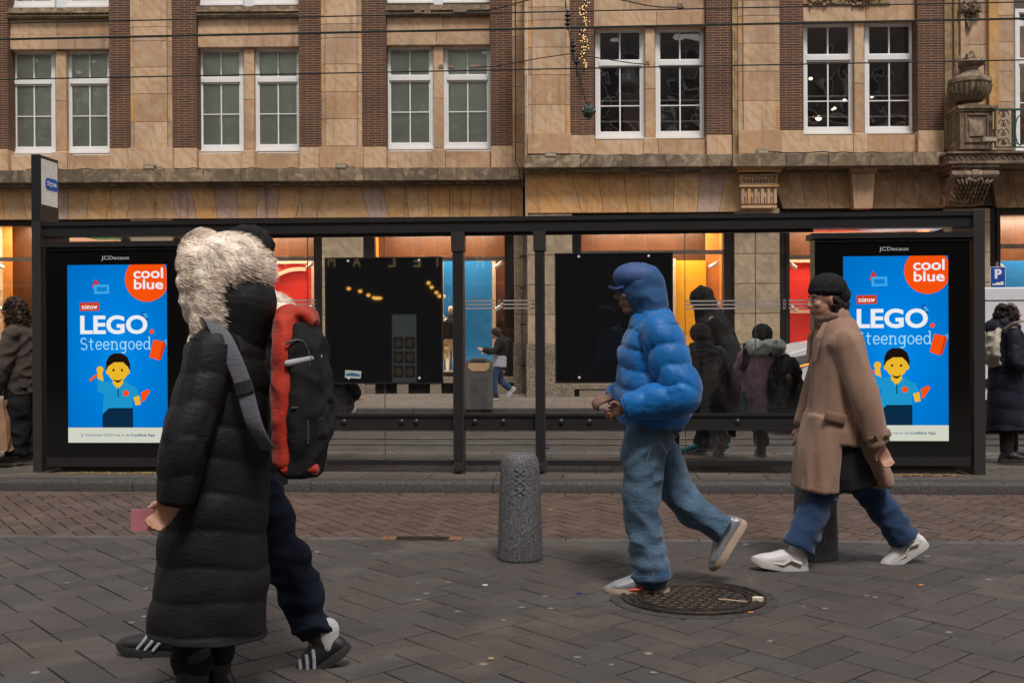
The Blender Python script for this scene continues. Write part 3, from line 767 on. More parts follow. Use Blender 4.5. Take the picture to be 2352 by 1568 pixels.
# ================================================================ street
TS = .064
FS = Frame(0, TS)
def gy(py, z=0): return gnd(1176, py, z).y * math.cos(math.atan(TS))
yk = gy(1131)            # kerb face
yb = gy(1235)            # edge between clinker lane and pavement
YSH = gy(1084, .1)       # shelter posts
def paving(name, base, dark, grey, var=.5, joint='1a1614'):
    k = N(name); k.bsdf(base, .75); v = k.coord()
    g = k.n('NewGeometry'); r = g.outputs['Random Per Island']
    c = k.ramp(r, [(0,base),(.22,dark),(.45,base),(.62,grey),(.8,base)], 'CONSTANT')
    f = k.noise(v, 55, 5, .75); q = k.noise(v, 2.2, 4)
    c = k.mix(c, [x*2.0 for x in lin(base)[:3]], k.ramp(f, [(.5, 0.0), (.78, .55)]))
    c = k.mix(c, [x*.4 for x in lin(base)[:3]], k.ramp(q, [(.45, 0.0), (.8, .5)]))
    m = k.n('Mapping'); m.inputs['Scale'].default_value = (3.5, 9, 1); k.l(v, m.inputs[0])
    w = k.noise(m.outputs[0], 3.5, 8, .72, .8)
    c = k.mix(c, '8d857e', k.ramp(w, [(.66, 0.0), (.74, .38)]))
    gr = k.noise(v, 24, 8, .85)
    c = k.mix(c, '16130f', k.ramp(gr, [(.5, 0.0), (.72, .55)]))
    lt = k.noise(v, 1.3, 8, .7, 1.0)
    c = k.mix(c, '7b6f66', k.ramp(lt, [(.5, 0.0), (.75, .35)]))
    vo = k.n('TexVoronoi'); vo.inputs['Scale'].default_value = 3.2; vo.inputs['Randomness'].default_value = 1; k.l(v, vo.inputs['Vector'])
    c = k.mix(c, '93897d', k.ramp(vo.outputs['Distance'], [(.0, .75), (.055, .6), (.07, 0.0)]))
    k.col(c); k.bump(gr, .7, .008)
    ro = k.ramp(q, [(.3, .55), (.8, .85)]); k.l(ro, k.b.inputs['Roughness'])
    return k.m
PAVE = paving('grey_paving_stone', '463f3b', '3c3734', '413f3d')
CLINK = paving('red_clinker', '524036', '483830', '59463b')
TILE = paving('platform_tile', '4d4740', '443f3a', '565049')
GROUT = M_plain('dark_joint_sand', (.018,.014,.012), .95, var=.3, sc=10)
ASPH = M_plain('worn_asphalt', (.055,.046,.042), .85, var=.25, sc=3, bump=.4, bs=90)
def pc(g, pts, z0, z1, b=.004):
    c = sum((Vector(p) for p in pts), Vector((0,0)))/4
    n = len(pts); ins = []
    for p in pts:
        d = (c-Vector(p)); ins.append(Vector(p)+d.normalized()*b*1.6)
    v = [(p[0],p[1],z0) for p in pts]+[(p[0],p[1],z1-b*.6) for p in pts]+[(p.x,p.y,z1) for p in ins]
    f = [(i,(i+1)%n,n+(i+1)%n,n+i) for i in range(n)]+[(n+i,n+(i+1)%n,2*n+(i+1)%n,2*n+i) for i in range(n)]+[tuple(range(2*n,3*n))]
    g.add(v, f)
def clip(poly, y, keep_lo):
    out = []
    for i in range(len(poly)):
        a, b = poly[i], poly[(i+1)%len(poly)]
        ia = (a[1] <= y) == keep_lo; ib = (b[1] <= y) == keep_lo
        if ia: out.append(a)
        if ia != ib:
            t = (y-a[1])/(b[1]-a[1]); out.append((a[0]+(b[0]-a[0])*t, y))
    return out
def herring(g, L, W, x0, x1, y0, y1, z, sy=1.0, gap=.006, skip=None, jit=.0015):
    """herringbone at 45 degrees, cut to the strip y0..y1"""
    c45 = math.sqrt(.5); n = int(L/W+.5); R = int(max(x1-x0, (y1-y0)/sy)/W)+8
    seen = 0
    cx, cy = (x0+x1)/2, (y0+y1)/2
    for i in range(-R, R):
        for j in range(-R*2//(2*n)-3, R*2//(2*n)+4):
            bx = i*W + j*2*L*0 ; 
            # lattice: step (W, W) along the diagonal, (2L-?) across
            ox = i*W + j*n*W; oy = i*W - j*n*W
            for hor in (0, 1):
                if hor: a, b, c, d = ox, oy, ox+L, oy+W
                else:   a, b, c, d = ox, oy+W, ox+W, oy+W+L
                q = [(a+gap/2,b+gap/2),(c-gap/2,b+gap/2),(c-gap/2,d-gap/2),(a+gap/2,d-gap/2)]
                q = [(cx+(x-y)*c45, cy+(x+y)*c45*sy) for x, y in q]
                mx = sum(p[0] for p in q)/4; my = sum(p[1] for p in q)/4
                if mx < x0 or mx > x1 or my < y0-L or my > y1+L: continue
                q = clip(q, y1, True)
                if len(q) > 2: q = clip(q, y0, False)
                if len(q) < 3: continue
                ar = abs(sum(q[k][0]*q[(k+1)%len(q)][1]-q[(k+1)%len(q)][0]*q[k][1] for k in range(len(q))))/2
                if ar < .0004: continue
                if skip and skip(mx, my): continue
                dz = random.uniform(-jit, jit)
                m = len(q); cc = Vector((mx,my))
                ins = [Vector(p)+(cc-Vector(p)).normalized()*.007 for p in q]
                v = [(p[0],p[1],z-.04) for p in q]+[(p[0],p[1],z-.003+dz) for p in q]+[(p.x,p.y,z+dz) for p in ins]
                f = [(k,(k+1)%m,m+(k+1)%m,m+k) for k in range(m)]+[(m+k,m+(k+1)%m,2*m+(k+1)%m,2*m+k) for k in range(m)]+[tuple(range(2*m,3*m))]
                g.add(v, f); seen += 1
    return seen
sa = FS.a
def S(o): o.rotation_euler = (0, 0, sa); return struct(o)
g = G(); g.box(-150, 150, -60, 300, -.5, -.035); S(g.build('ground', ASPH))
# manhole place
mh = gnd(1593, 1374, 0)
mhx = mh.x*math.cos(sa)+mh.y*math.sin(sa); mhy = -mh.x*math.sin(sa)+mh.y*math.cos(sa)
MR = 330/2*(mh.y/F)
random.seed(11)
g = G(); herring(g, .33, .165, -5.5, 5.5, .8, yb-.09, 0.0, 1.1, .008, lambda x, y: (x-mhx)**2+(y-mhy)**2 < (MR*.97)**2)
S(g.build('pavement', PAVE))
g = G(); g.lathe([(MR*1.16,-.03),(MR*1.16,.0025),(MR*1.155,.0035),(.01,.0035)], (mhx,mhy,0), 48); S(g.build('pavement_patch', M_plain('patch_mortar', (.05,.045,.042), .85, var=.35, sc=14, bump=.6, bs=60)))
g = G(); x = -5.5
gp = FS.x(870); gdx = gnd(870,1240,0); 
while x < 5.5:
    w = random.uniform(.85, 1.0); g.top(x+.003, x+w-.003, yb-.086, yb-.004, -.05, 0, .004); x += w
S(g.build('edge_band', M_plain('edge_stone', (.10,.09,.085), .75, var=.2, sc=5, bump=.4)))
g = G(); g.box(-5.5, 5.5, .8, yb, -.034, -.012); S(g.build('joint_sand', GROUT))
g = G(); herring(g, .2, .1, -6.5, 6.5, yb+.002, yk-.105, -.002, 1.38, .011)
x = -6.5
while x < 6.5:
    g.top(x+.004, x+.2, yk-.1, yk-.004, -.05, -.001, .005); x += .204
S(g.build('clinker_lane', CLINK))
g = G(); g.box(-6.5, 6.5, yb+.003, yk, -.034, -.014); S(g.build('lane_joint_sand', GROUT))
# plain continuation either side
for a, b in ((-60,-6.5),(6.5,60)):
    g = G(); g.box(a, b, yb-.001, yk, -.034, -.004); S(g.build('lane', M_plain('plain_clinker', (.11,.06,.045), .8)))
for a, b in ((-60,-5.5),(5.5,60)):
    g = G(); g.box(a, b, .8, yb-.002, -.034, -.004); S(g.build('sidewalk', M_plain('plain_paving', (.065,.058,.054), .8)))
g = G(); g.box(-60, 60, -12, .796, -.034, -.004); S(g.build('sidewalk', M_plain('plain_paving_behind', (.065,.058,.054), .8)))
# kerb: rounded stones
g = G(); x = -30.2; random.seed(2)
while x < 30:
    L = 1.0 if abs(x) > 8 else 1.6*random.choice((1, 1.0, .98))
    w = .17; pts = [(yk,-.03),(yk,.065),(yk+.012,.088),(yk+.035,.1),(yk+w,.102),(yk+w,-.03)]
    n = len(pts); a, b = x+.003, x+L-.003
    v = [(a,p,q) for p,q in pts]+[(b,p,q) for p,q in pts]
    g.add(v, [tuple(range(n-1,-1,-1)), tuple(range(n,2*n))]+[(i,(i+1)%n,n+(i+1)%n,n+i) for i in range(n)])
    x += L
o = g.build('kerb', KERB, smooth=True); S(o)
# platform paving
g = G(); py_ = yk+.176; x = -8
y2 = yk+.176+.3
while x < 8:
    L = .6; g.top(x+.004, x+L-.004, yk+.178, y2-.004, 0, .1, .006); x += L
row_i = 0; y = y2
yp1 = gy(1040, .1)
while y < yp1-.12:
    x = -8+(.15 if row_i % 2 else 0)
    while x < 8: g.top(x+.003, x+.297, y+.003, y+.147, .0, .1+random.uniform(-.002,.002), .004); x += .3
    y += .15; row_i += 1
S(g.build('platform', TILE))
g = G(); g.box(-60, 60, yk+.172, yp1-.1, -.03, .088); S(g.build('platform_joint', GROUT))
g = G(); x = -20
while x < 20: g.top(x+.004, x+.99, yp1-.1, yp1+.1, -.03, .105, .01); x += 1.0
S(g.build('platform_kerb', M_plain('pale_kerb', (.13,.115,.095), .8, var=.2, bump=.4)))
# road with tram tracks
RAIL = M_plain('tram_rail_steel', (.22,.2,.18), .35, .9, var=.2)
yfar = gy(951, 0)
for py in (1016, 1003, 984, 962, 956):
    y = gy(py); g = G(); g.box(-60, 60, y-.03, y+.03, -.034, -.018); g.box(-60, 60, y+.05, y+.07, -.034, -.02); S(g.build('tram_rail', RAIL))
    g = G(); g.box(-60, 60, y+.035, y+.047, -.034, -.028); S(g.build('rail_groove', DARK))
def _rows(name, c1, c2, mort, w, h, ms=.012):
    k = N(name); k.bsdf(c1, .85); v = k.coord(); b = k.n('TexBrick'); k.l(v, b.inputs['Vector'])
    b.inputs['Scale'].default_value = 1; b.inputs['Brick Width'].default_value = w; b.inputs['Row Height'].default_value = h; b.inputs['Mortar Size'].default_value = ms
    b.inputs['Color1'].default_value = lin(c1); b.inputs['Color2'].default_value = lin(c2); b.inputs['Mortar'].default_value = lin(mort)
    c = k.mix(b.outputs[0], '8a8176', k.ramp(k.noise(v, 6, 6, .7), [(.55, 0.0), (.75, .3)]))
    c = k.mix(c, '2a2522', k.ramp(k.noise(v, 1.1, 4), [(.45, 0.0), (.8, .4)]))
    k.col(c); return k.m
g = G(); g.box(-60, 60, yfar+.2, YB+8, -.03, .1); S(g.build('far_pavement', _rows('far_paving', '6a6058', '5b524b', '38312c', .6, .3)))
g = G(); x = -40
while x < 40: g.top(x+.004, x+.99, yfar, yfar+.196, -.03, .104, .01); x += 1
S(g.build('far_kerb', KERB))
# sandy repairs under the displays
g = G(); random.seed(4)
def sand(px0, px1, py):
    p0 = FS.x(px0, YSH-.12); p1 = FS.x(px1, YSH-.12)
    nx, ny = 40, 8; vs = []; fs = []
    for j in range(ny+1):
        for i in range(nx+1):
            x = p0+(p1-p0)*i/nx; y = YSH-.22+.42*j/ny; e = min(i,nx-i)/6; e2 = min(j,ny-j)/2.5
            h = .018*min(1,e)*min(1,e2)*(1+noise.noise(Vector((x*6,y*6,0))))-.004
            vs.append((x+random.uniform(-.01,.01), y+.03*noise.noise(Vector((x*3,0,j))), .1+h))
    for j in range(ny):
        for i in range(nx): a = j*(nx+1)+i; fs.append((a,a+1,a+nx+2,a+nx+1))
    G_ = G(); G_.add(vs, fs)
    for k in range(260):
        x = random.uniform(p0+.1,p1-.1); y = random.uniform(YSH-.24,YSH+.1); G_.ball((x,y,.108),(.012,.01,.006),5,3)
    o = G_.build('sand', M_plain('yellow_sand', (.30,.19,.09), .95, var=.35, sc=12, bump=.6, bs=120)); o.rotation_euler = (0,0,sa); o['kind'] = 'stuff'
sand(112, 400, 0); sand(2010, 2225, 0)

# ---- manhole cover, gully grate, litter ---------------------------
IRON = M_plain('rusty_cast_iron', (.055,.038,.028), .6, .4, var=.5, sc=30, bump=.5, bs=80)
e = empty('manhole_cover', (mh.x, mh.y, .0105)); tag(e, 'round cast iron manhole cover in the grey paving beneath the blue jacket walker', 'manhole cover')
g = G(); g.lathe([(MR,-.03),(MR,.003),(MR*.965,.003),(MR*.955,-.006),(MR*.9,-.006),(MR*.89,.001),(MR*.84,.001),(MR*.83,-.005),(MR*.8,-.005),(MR*.8,-.03)], (0,0,0), 64)
g.build('cover_ring', IRON, e, smooth=True)
g = G(); g.lathe([(MR*.79,-.03),(MR*.79,.0),(MR*.74,.0),(MR*.735,-.006),(.02,-.006),(.001,-.006)], (0,0,0), 64)
st = .052; k = int(MR/st)+1
for i in range(-k, k+1):
    for j in range(-k, k+1):
        x, y = i*st, j*st
        if (j % 2): x += st/2
        if x*x+y*y > (MR*.69)**2: continue
        g.top(x-.017, x+.017, y-.014, y+.014, -.02, .0, .004)
g.build('lid', IRON, e)
g = G(); o = gnd(970, 1238, 0)
a, b = gnd(875,1238,0), gnd(1028,1238,0)
e = empty('gully_grate', (o.x, yb*1.0-o.x*TS-.045, .004), sa); tag(e, 'rusty rectangular drain grate set in the pavement edge next to the clinker lane', 'drain grate')
w = (b.x-a.x)/2
g = G(); g.top(-w, w, -.06, .06, -.03, .002, .003); g.build('grate_frame', IRON, e)
RUST = M_plain('orange_rust', (.22,.10,.045), .8, var=.3, sc=30)
for sx in (-1, 1): g = G(); g.top(sx*w-.045, sx*w+.045, -.055, .055, -.01, .006, .003); g.build('end_plate', RUST, e)
g = G(); n = 26
for i in range(n): x = -w+.06+i*(2*w-.12)/(n-1); g.box(x-.005, x+.005, -.05, .05, 0, .007)
g.build('grate_bars', IRON, e)
LITT = [((560+1460*.0,0),0)]
def litter(px, py, name, label, w, h, mat, th=.004, rot=0, z=0):
    p = gnd(px, py, z); g = G(); n = 7; random.seed(int(px))
    pts = [(w*random.uniform(.6,1)*math.cos(2*PI*k/n), h*random.uniform(.6,1)*math.sin(2*PI*k/n)) for k in range(n)]
    g.slab(pts[::1], 0, th); o = g.build(name, mat); o.location = (p.x, p.y, z+.003); o.rotation_euler = (0,0,rot); tag(o, label, 'litter'); return o
CRM = M_plain('pale_paper', (.6,.52,.42), .8); BLW = M_plain('blue_wrapper_foil', (.02,.03,.18), .4)
litter(1330, 1363, 'paper_scrap', 'blue scrap of wrapper at the foot of the granite bollard', .02, .015, BLW)
litter(1255, 1031, 'paper_scrap', 'small blue wrapper on the platform beyond the shelter post', .05, .04, BLW, .02, z=.1)
litter(1740, 1381, 'crumpled_tissue', 'crumpled white tissue at the rim of the manhole cover', .035, .03, CRM, .02)
litter(1128, 1514, 'dried_leaf', 'small tan leaf flat on the dark paving in the middle', .018, .02, M_plain('tan_leaf', (.35,.25,.13), .8))
litter(1114, 1345, 'paper_scrap', 'tiny pale scrap of paper on the red brick lane', .02, .02, CRM)
o = gnd(1683, 1386); g = G(); g.tube([(-.065,.03,.018),(.065,-.03,.018)], .0035, 6); o2 = g.build('wooden_stirrer', M_plain('pale_wood', (.55,.38,.24), .7)); o2.location = o; tag(o2, 'thin wooden stick lying across the manhole cover', 'stick')
o = gnd(1725, 1416-8); g = G(); g.tube([(-.015,0,.006),(.012,.002,.006)], .004, 8); o2 = g.build('cigarette_butt', M_plain('orange_filter', (.6,.22,.04), .8)); o2.location = o; tag(o2, 'orange cigarette butt on the near rim of the manhole cover', 'cigarette butt')
o = gnd(2116, 1346); g = G(); g.tube([(-.015,0,.006),(.012,.006,.006)], .005, 8); o2 = g.build('cigarette_butt', M_plain('orange_filter2', (.6,.22,.04), .8)); o2.location = o; tag(o2, 'orange cigarette butt between the feet of the camel coat walker', 'cigarette butt')
# pale scraps scattered over the near paving, each a flat thing of its own
random.seed(21)
GUM = M_plain('trodden_gum', (.19,.17,.15), .8)
for (px, py) in ((1030,1338),(1198,1395),(960,1378),(1252,1370),(1390,1352),(1325,1510),(352,1383),(331,1416),(302,1430),(153,1339),(1895,1398),(1990,1368),(2010,1372),(1265,1398),(980,1363),(720,1338),(335,1352),(1050,1405),(1500,1545)):
    p = gnd(px, py); g = G(); n = 9
    g.slab([(random.uniform(.013,.02)*math.cos(2*PI*k/n), random.uniform(.012,.018)*math.sin(2*PI*k/n)) for k in range(n)], 0, .0022)
    o = g.build('chewing_gum', GUM); o.location = (p.x, p.y, .0015); tag(o, 'pale trodden chewing gum spot on the grey paving', 'chewing gum', 'gum spots on the grey paving')

# ---- bollards ------------------------------------------------------
def bollard(px, pyb, label, w=103, h=243, carve=True):
    p = gnd(px, pyb-4, 0); s = p.y/F; r = w*s/2; H = h*s
    e = empty('stone_bollard', p); tag(e, label, 'bollard', 'granite bollards along the lane')
    prof = [(r*1.0,-.02),(r*1.0,.02),(r*.97,H*.3),(r*.9,H*.75),(r*.87,H*.87),(r*.83,H*.94),(r*.72,H*.985),(r*.5,H*1.0),(.01,H*1.003)]
    g = G(); g.lathe(prof, (0,0,0), 40); g.build('shaft', BOLL, e, smooth='all')
    if carve:
        g = G(); 
        for k in range(3):
            zc = H*(.84-.085*k-.0); rr = r*(.885+.02*k)
            for sx in (-1,1):
                pts = [(sx*q*.028, -rr-.001, zc+q*.021) for q in (-1,0,1)]
                g.tube(pts, .0035, 5)
        g.build('carved_cross', M_plain('worn_cross_groove', (.15,.15,.155), .7), e)
    return e
bollard(1195, 1287, 'grey granite bollard with three carved crosses standing alone in the middle')
bollard(1873, 1285, 'grey granite bollard half hidden behind the camel coat walker', 102, 240)

# ================================================================ bus shelter
SF = Frame(YSH/math.cos(0), TS)
sh = SF.empty('bus_shelter', 0, 0, .1)
tag(sh, 'long dark glass bus shelter with black notice boards between the two lit advertising displays', 'bus shelter')
sx = lambda px, d=0: SF.x(px, d)
sz = lambda py, px=1176, d=0: SF.z(py, px, d)-.1
XL_, XR_ = sx(86), sx(2254); ztop, zbm = sz(500), sz(533)
g = G(); g.box(XL_, XR_, -.06, .10, zbm, ztop); g.box(XL_, XR_, -.075, -.0605, ztop-.035, ztop+.005); g.build('roof_beam', BLACKM, sh)
g = G(); g.box(XL_, XR_, .102, 1.35, ztop-.045, ztop-.03); g.build('roof', M_glass('roof_glass', (.95,.96,.95), 1.0, .1), sh)
for (a, b, kind) in ((86,106,0),(1043,1067,1),(1230,1252,1),(2228,2254,0)):
    g = G(); x0, x1 = sx(a), sx(b)
    if kind:
        g.box(x0, x1, -.1, .06, -.02, zbm-.18); g.box(x0-.012, x1+.012, -.11, .06, zbm-.18, zbm-.002)
        p = g.build('post', POSTM, sh)
        g = G(); g.box(x0+.01, x1-.01, -.104, -.1005, .12, zbm-.2); g.build('cover_strip', BLACKM, p)
        g = G(); c = (x0+x1)/2; g.tube([(c,-.14,.06),(c,-.08,.06)], .034, 16); q = g.build('pipe_stub', POSTM, p)
        g = G(); g.tube([(c,-.142,.06),(c,-.1405,.06)], .023, 14); g.build('pipe_bore', DARK, p)
    else:
        g.box(x0, x1, -.1, .5, -.02, ztop+.01); p = g.build('post', POSTM, sh)
# side glass at ends would be behind the displays
# rails
rt, rb = sz(949), sz(987)
for a, b in ((430,1042),(1068,1229),(1253,1868)):
    x0, x1 = sx(a), sx(b)
    g = G(); g.box(x0, x1, -.02, .05, rb, rt); g.box(x0, x1, -.035, -.0205, rt-.025, rt); g.box(x0, x1, -.035, -.0205, rb, rb+.02)
    r = g.build('back_rail', BLACKM, sh)
    for px in (570,690,790,922,956,1090,1155,1288,1353,1500,1693,1828,1863):
        if a < px < b:
            g = G(); g.lathe([(.026,0),(.026,.008),(.018,.016),(.004,.018)], (0,0,0), 12)
            g.v = [(sx(px)+v[0], -.02-v[2], (rt+rb)/2+v[1]) for v in g.v]; g.build('bolt', BLACKM, r, smooth=True)
    g = G(); g.box(x0+.01, x1-.01, -.02, .03, sz(1068), sz(1056)); g.build('bottom_rail', BLACKM, sh)
    g = G(); g.box(x0, x1, -.02, .03, zbm-.03, zbm-.003); g.build('glazing_bar', BLACKM, sh)
# glass
tilt = [.0, .004, -.003, .003, -.004, .002, .003]
for i, (a, b) in enumerate(((430,706),(708,882),(884,1042),(1068,1229),(1253,1573),(1575,1735),(1737,1870))):
    x0, x1 = sx(a), sx(b); g = G(); dd = .012+tilt[i]*0
    g.add([(x0,dd,sz(1056)),(x1,dd+tilt[i]*(x1-x0),sz(1056)),(x1,dd+tilt[i]*(x1-x0),zbm-.003),(x0,dd,zbm-.003)], [(0,1,2,3)])
    g.build('glass_pane', PANE_ST, sh)
for px in (707,883,1574,1736):
    g = G(); g.box(sx(px)-.003, sx(px)+.003, .004, .02, sz(1056), zbm-.03); g.build('pane_seam', M_plain('seam', (.07,.08,.07), .3), sh)
# notice boards
BOARD = M_plain('black_board', (.008,.008,.009), .02, 0, var=.02)
for a, b, t, q in ((748,1018,588,880),(1275,1546,583,880)):
    x0, x1, z0, z1 = sx(a), sx(b), sz(q), sz(t)
    g = G(); g.box(x0, x1, -.022, .009, z0, z1); w = g.build('notice_board', BOARD, sh)
    w['label'] = 'blank black board bolted to the glass beside the ' + ('red shop window' if a < 800 else 'yellow shop window')
    g = G(); f = .012
    g.box(x0, x1, -.026, -.0225, z1-f, z1); g.box(x0, x1, -.026, -.0225, z0, z0+f); g.box(x0, x0+f, -.026, -.0225, z0+f, z1-f); g.box(x1-f, x1, -.026, -.0225, z0+f, z1-f)
    g.build('board_frame', BLACKM, w)
    for xx in (x0+.22, x1-.22):
        for zz in (z0+.05, z1-.035):
            g = G(); g.ball((xx,-.026,zz), (.013,.008,.013), 10, 6); g.build('bolt', M_plain('white_bolt_cap', (.6,.6,.58), .3), w)
# sticker on the board
stq = M_plain('sticker_paper', (.45,.5,.48), .6); 
g = G(); g.prism([(sx(793),sz(866)),(sx(829),sz(868)),(sx(831),sz(851)),(sx(794),sz(848))], -.0285, -.0225); w = g.build('sticker', stq, sh)
g = G(); g.prism([(sx(795),sz(861)),(sx(827),sz(863)),(sx(827),sz(858)),(sx(810),sz(854)),(sx(796),sz(857))], -.0295, -.0286); g.build('sticker_print', M_plain('sticker_blue', (.03,.12,.2), .6), w)
# frosted stripes and crosses
FROST = M_plain('frosted_film', (.30,.275,.26), .7)
stp = []
for (a, b, xxx, skipb) in ((470,725,648,0),(1069,1228,1147,0),(1576,1868,1803,0)):
    g = G()
    for k in range(3):
        z = sz(690.5+k*8.6, (a+b)/2)
        for p, q in ((a, xxx-10),(xxx+9, b)):
            if q > p: g.box(sx(p), sx(q), .004, .0105, z-.0075, z+.0075)
        for s_ in (-1,1):
            c = sx(xxx-.5); e_ = .013
            g.strip([(c-e_,z-s_*e_),(c+e_,z+s_*e_)], .006, .003 if s_ < 0 else .005, .0105 if s_ < 0 else .0108)
    g.build('stripe_decal', FROST, sh)
# bench
g = G(); g.box(sx(1480), sx(1860), .26, .8, .42, .46)
for px in (1500,1680,1845): g.box(sx(px), sx(px)+.04, .07, .26, .38, .42)
g.build('bench_seat', BLACKM, sh)
g = G(); g.box(sx(560), sx(800), .42, .8, .42, .46)
for px in (580,780): g.box(sx(px), sx(px)+.04, .07, .42, .38, .42)
g.build('bench_seat', BLACKM, sh)
# small black shapes on top of the beam
# stop sign on top of the left end
sg = SF.empty('tram_stop_sign', sx(96), .0, .1+ztop+.011)
tag(sg, 'tall black box sign with a blue oval emblem on the roof beam of the shelter', 'sign')
hS = sz(362, 96)-ztop; wS = (sx(105)-sx(85))/2; dS = .27
g = G(); g.box(-wS, wS, -.1, dS, 0, hS); g.build('sign_box', BLACKM, sg)
g = G(); xf = wS+.002; g.add([(xf,-.1+.02,.16),(xf,dS-.02,.16),(xf,dS-.02,hS-.03),(xf,-.08,hS-.03)], [(0,1,2,3)])
k = N('smudged_sign_face'); k.bsdf('c8c2b6', .4); v = k.coord()
k.col(k.mix('b8b4aa', '7a6a58', k.ramp(k.noise(v, 7, 6, .7, 1.5), [(.45, 0.0), (.75, .8)]))); k.b.inputs['Emission Color'].default_value = (1,.98,.92,1); k.b.inputs['Emission Strength'].default_value = .12
g.build('sign_face', k.m, sg)
zc = .16+(hS-.19)*.48; hh_ = .05; g = G(); pts = []
for k_ in range(24):
    a = 2*PI*k_/24; cx_ = .08 if math.cos(a) > 0 else -.08
    pts.append((cx_*1.0+.05*math.cos(a), .06*math.sin(a)))
g.add([(xf+.003, .125+p, zc+q) for p, q in pts], [tuple(range(24))]); g.build('emblem', M_plain('emblem_blue', (.0,.10,.42), .4), sg)
o = text('GVB', 'lettering', WHITE, sg, 0, .09, 0, .035, 0); o.rotation_euler = (0,0,PI/2); o.location = (xf+.006, .125, zc-.018)
g = G()
for q in (-.012,.012): g.tube([(xf+.005,.03+t*.016,zc+q+.008*math.sin(t*1.3)) for t in range(6)], .005, 5)
g.build('wave_mark', WHITE, sg)
g = G(); g.tube([(0,.1,-.011),(0,.1,.01)], .02, 8); g.build('mount', BLACKM, sg)

# ---- advertising displays -----------------------------------------
def _arc(cx, cy, rx, ry, a0, a1, n=14): return [(cx+rx*math.cos(math.radians(a0+(a1-a0)*k/n)), cy+ry*math.sin(math.radians(a0+(a1-a0)*k/n))) for k in range(n+1)]
GLY = {'o': (.9, [_arc(.45,.5,.38,.48,0,360,24)]),
 'e': (.88, [[(.08,.52),(.8,.52)], _arc(.44,.5,.37,.48,3,325,22)]),
 'n': (1.08, [[(.02,.97),(.2,.97)],[(.2,1.0),(.2,0)],[(.02,.03),(.38,.03)],[(.2,.72)]+_arc(.53,.64,.3,.34,130,0,10)+[(.83,0)],[(.65,.03),(1.02,.03)]]),
 't': (.78, [[(.3,1.38),(.3,.3)]+_arc(.52,.28,.22,.27,180,290,8),[(.02,.97),(.66,.97)]]),
 'g': (1.0, [_arc(.42,.52,.34,.46,0,360,22),[(.8,1.0),(.8,-.1)]+_arc(.46,-.1,.34,.34,0,-130,9),[(.8,.97),(.97,.97)]]),
 'd': (1.02, [_arc(.44,.5,.36,.48,0,360,22),[(.62,1.5),(.82,1.5)],[(.82,1.53),(.82,0)],[(.82,.03),(1.0,.03)]]),
 'i': (.46, [[(.05,.97),(.25,.97)],[(.25,1.0),(.25,0)],[(.05,.03),(.45,.03)],[(.25,1.28),(.25,1.46)]]),
 'u': (1.05, [[(.02,.97),(.2,.97)],[(.2,1.0),(.2,.4)]+_arc(.5,.38,.3,.36,180,350,9),[(.82,1.0),(.82,0)],[(.82,.03),(1.0,.03)],[(.64,.97),(.82,.97)]]),
 'w': (1.35, [[(.15,.97),(.4,.03),(.67,.9),(.95,.03),(1.2,.97)],[(0,.97),(.32,.97)],[(1.04,.97),(1.35,.97)]]),
 'S': (1.0, [_arc(.46,1.06,.36,.36,25,270,16)+_arc(.48,.36,.40,.36,88,-155,16)])}
def slab_text(sv, m, par, x0, x1, zb, xh, y, wt):
    tot = sum(GLY[c][0]+.12 for c in sv)-.12; sxx = (x1-x0)/tot; g = G(); x = x0; k = 0
    for c in sv:
        adv, strokes = GLY[c]
        for st in strokes:
            k += 1; g.strip([(x+a*sxx, zb+b_*xh) for a, b_ in st], wt, y-.0003-.00002*(k%7), y)
        x += (adv+.12)*sxx
    return g.build('lettering', m, par)
EM = lambda n, c, s=1.0: M_emit(n, c, s)
def _bg():
    k = N('screen_blue'); e = k.n('Emission'); v = k.coord(); sp = k.n('TexGradient', gradient_type='SPHERICAL')
    mp = k.n('Mapping'); mp.inputs['Scale'].default_value = (1.4,1.4,.8); k.l(v, mp.inputs[0]); k.l(mp.outputs[0], sp.inputs[0])
    k.l(k.ramp(sp.outputs[0], [(0,'0069bb'),(.7,'007fdb'),(1,'0a8be6')]), e.inputs[0]); e.inputs[1].default_value = 1.0
    k.l(e.outputs[0], k.out.inputs[0]); return k.m
SB = _bg(); SO = EM('screen_orange', 'f4500c'); SW = EM('screen_white', 'eef2f6', .95); SCY = EM('screen_pale_cyan', 'a5dcf5'); SBAND = EM('screen_band', 'd9dccb', .9)
SY = EM('screen_yellow', 'e9b62a'); SHR = EM('screen_dark_brown', '1d120d'); SSH = EM('screen_shirt', '1c93cb'); STR = EM('screen_trousers', '0b2a44'); SLB = EM('screen_light_brick', '3aa6e8'); SDB = EM('screen_navy_text', '2a5d84'); SDO = EM('screen_dark_orange', 'c93c10')
HDR = M_emit('header_lettering', 'b9b7b4', .7)
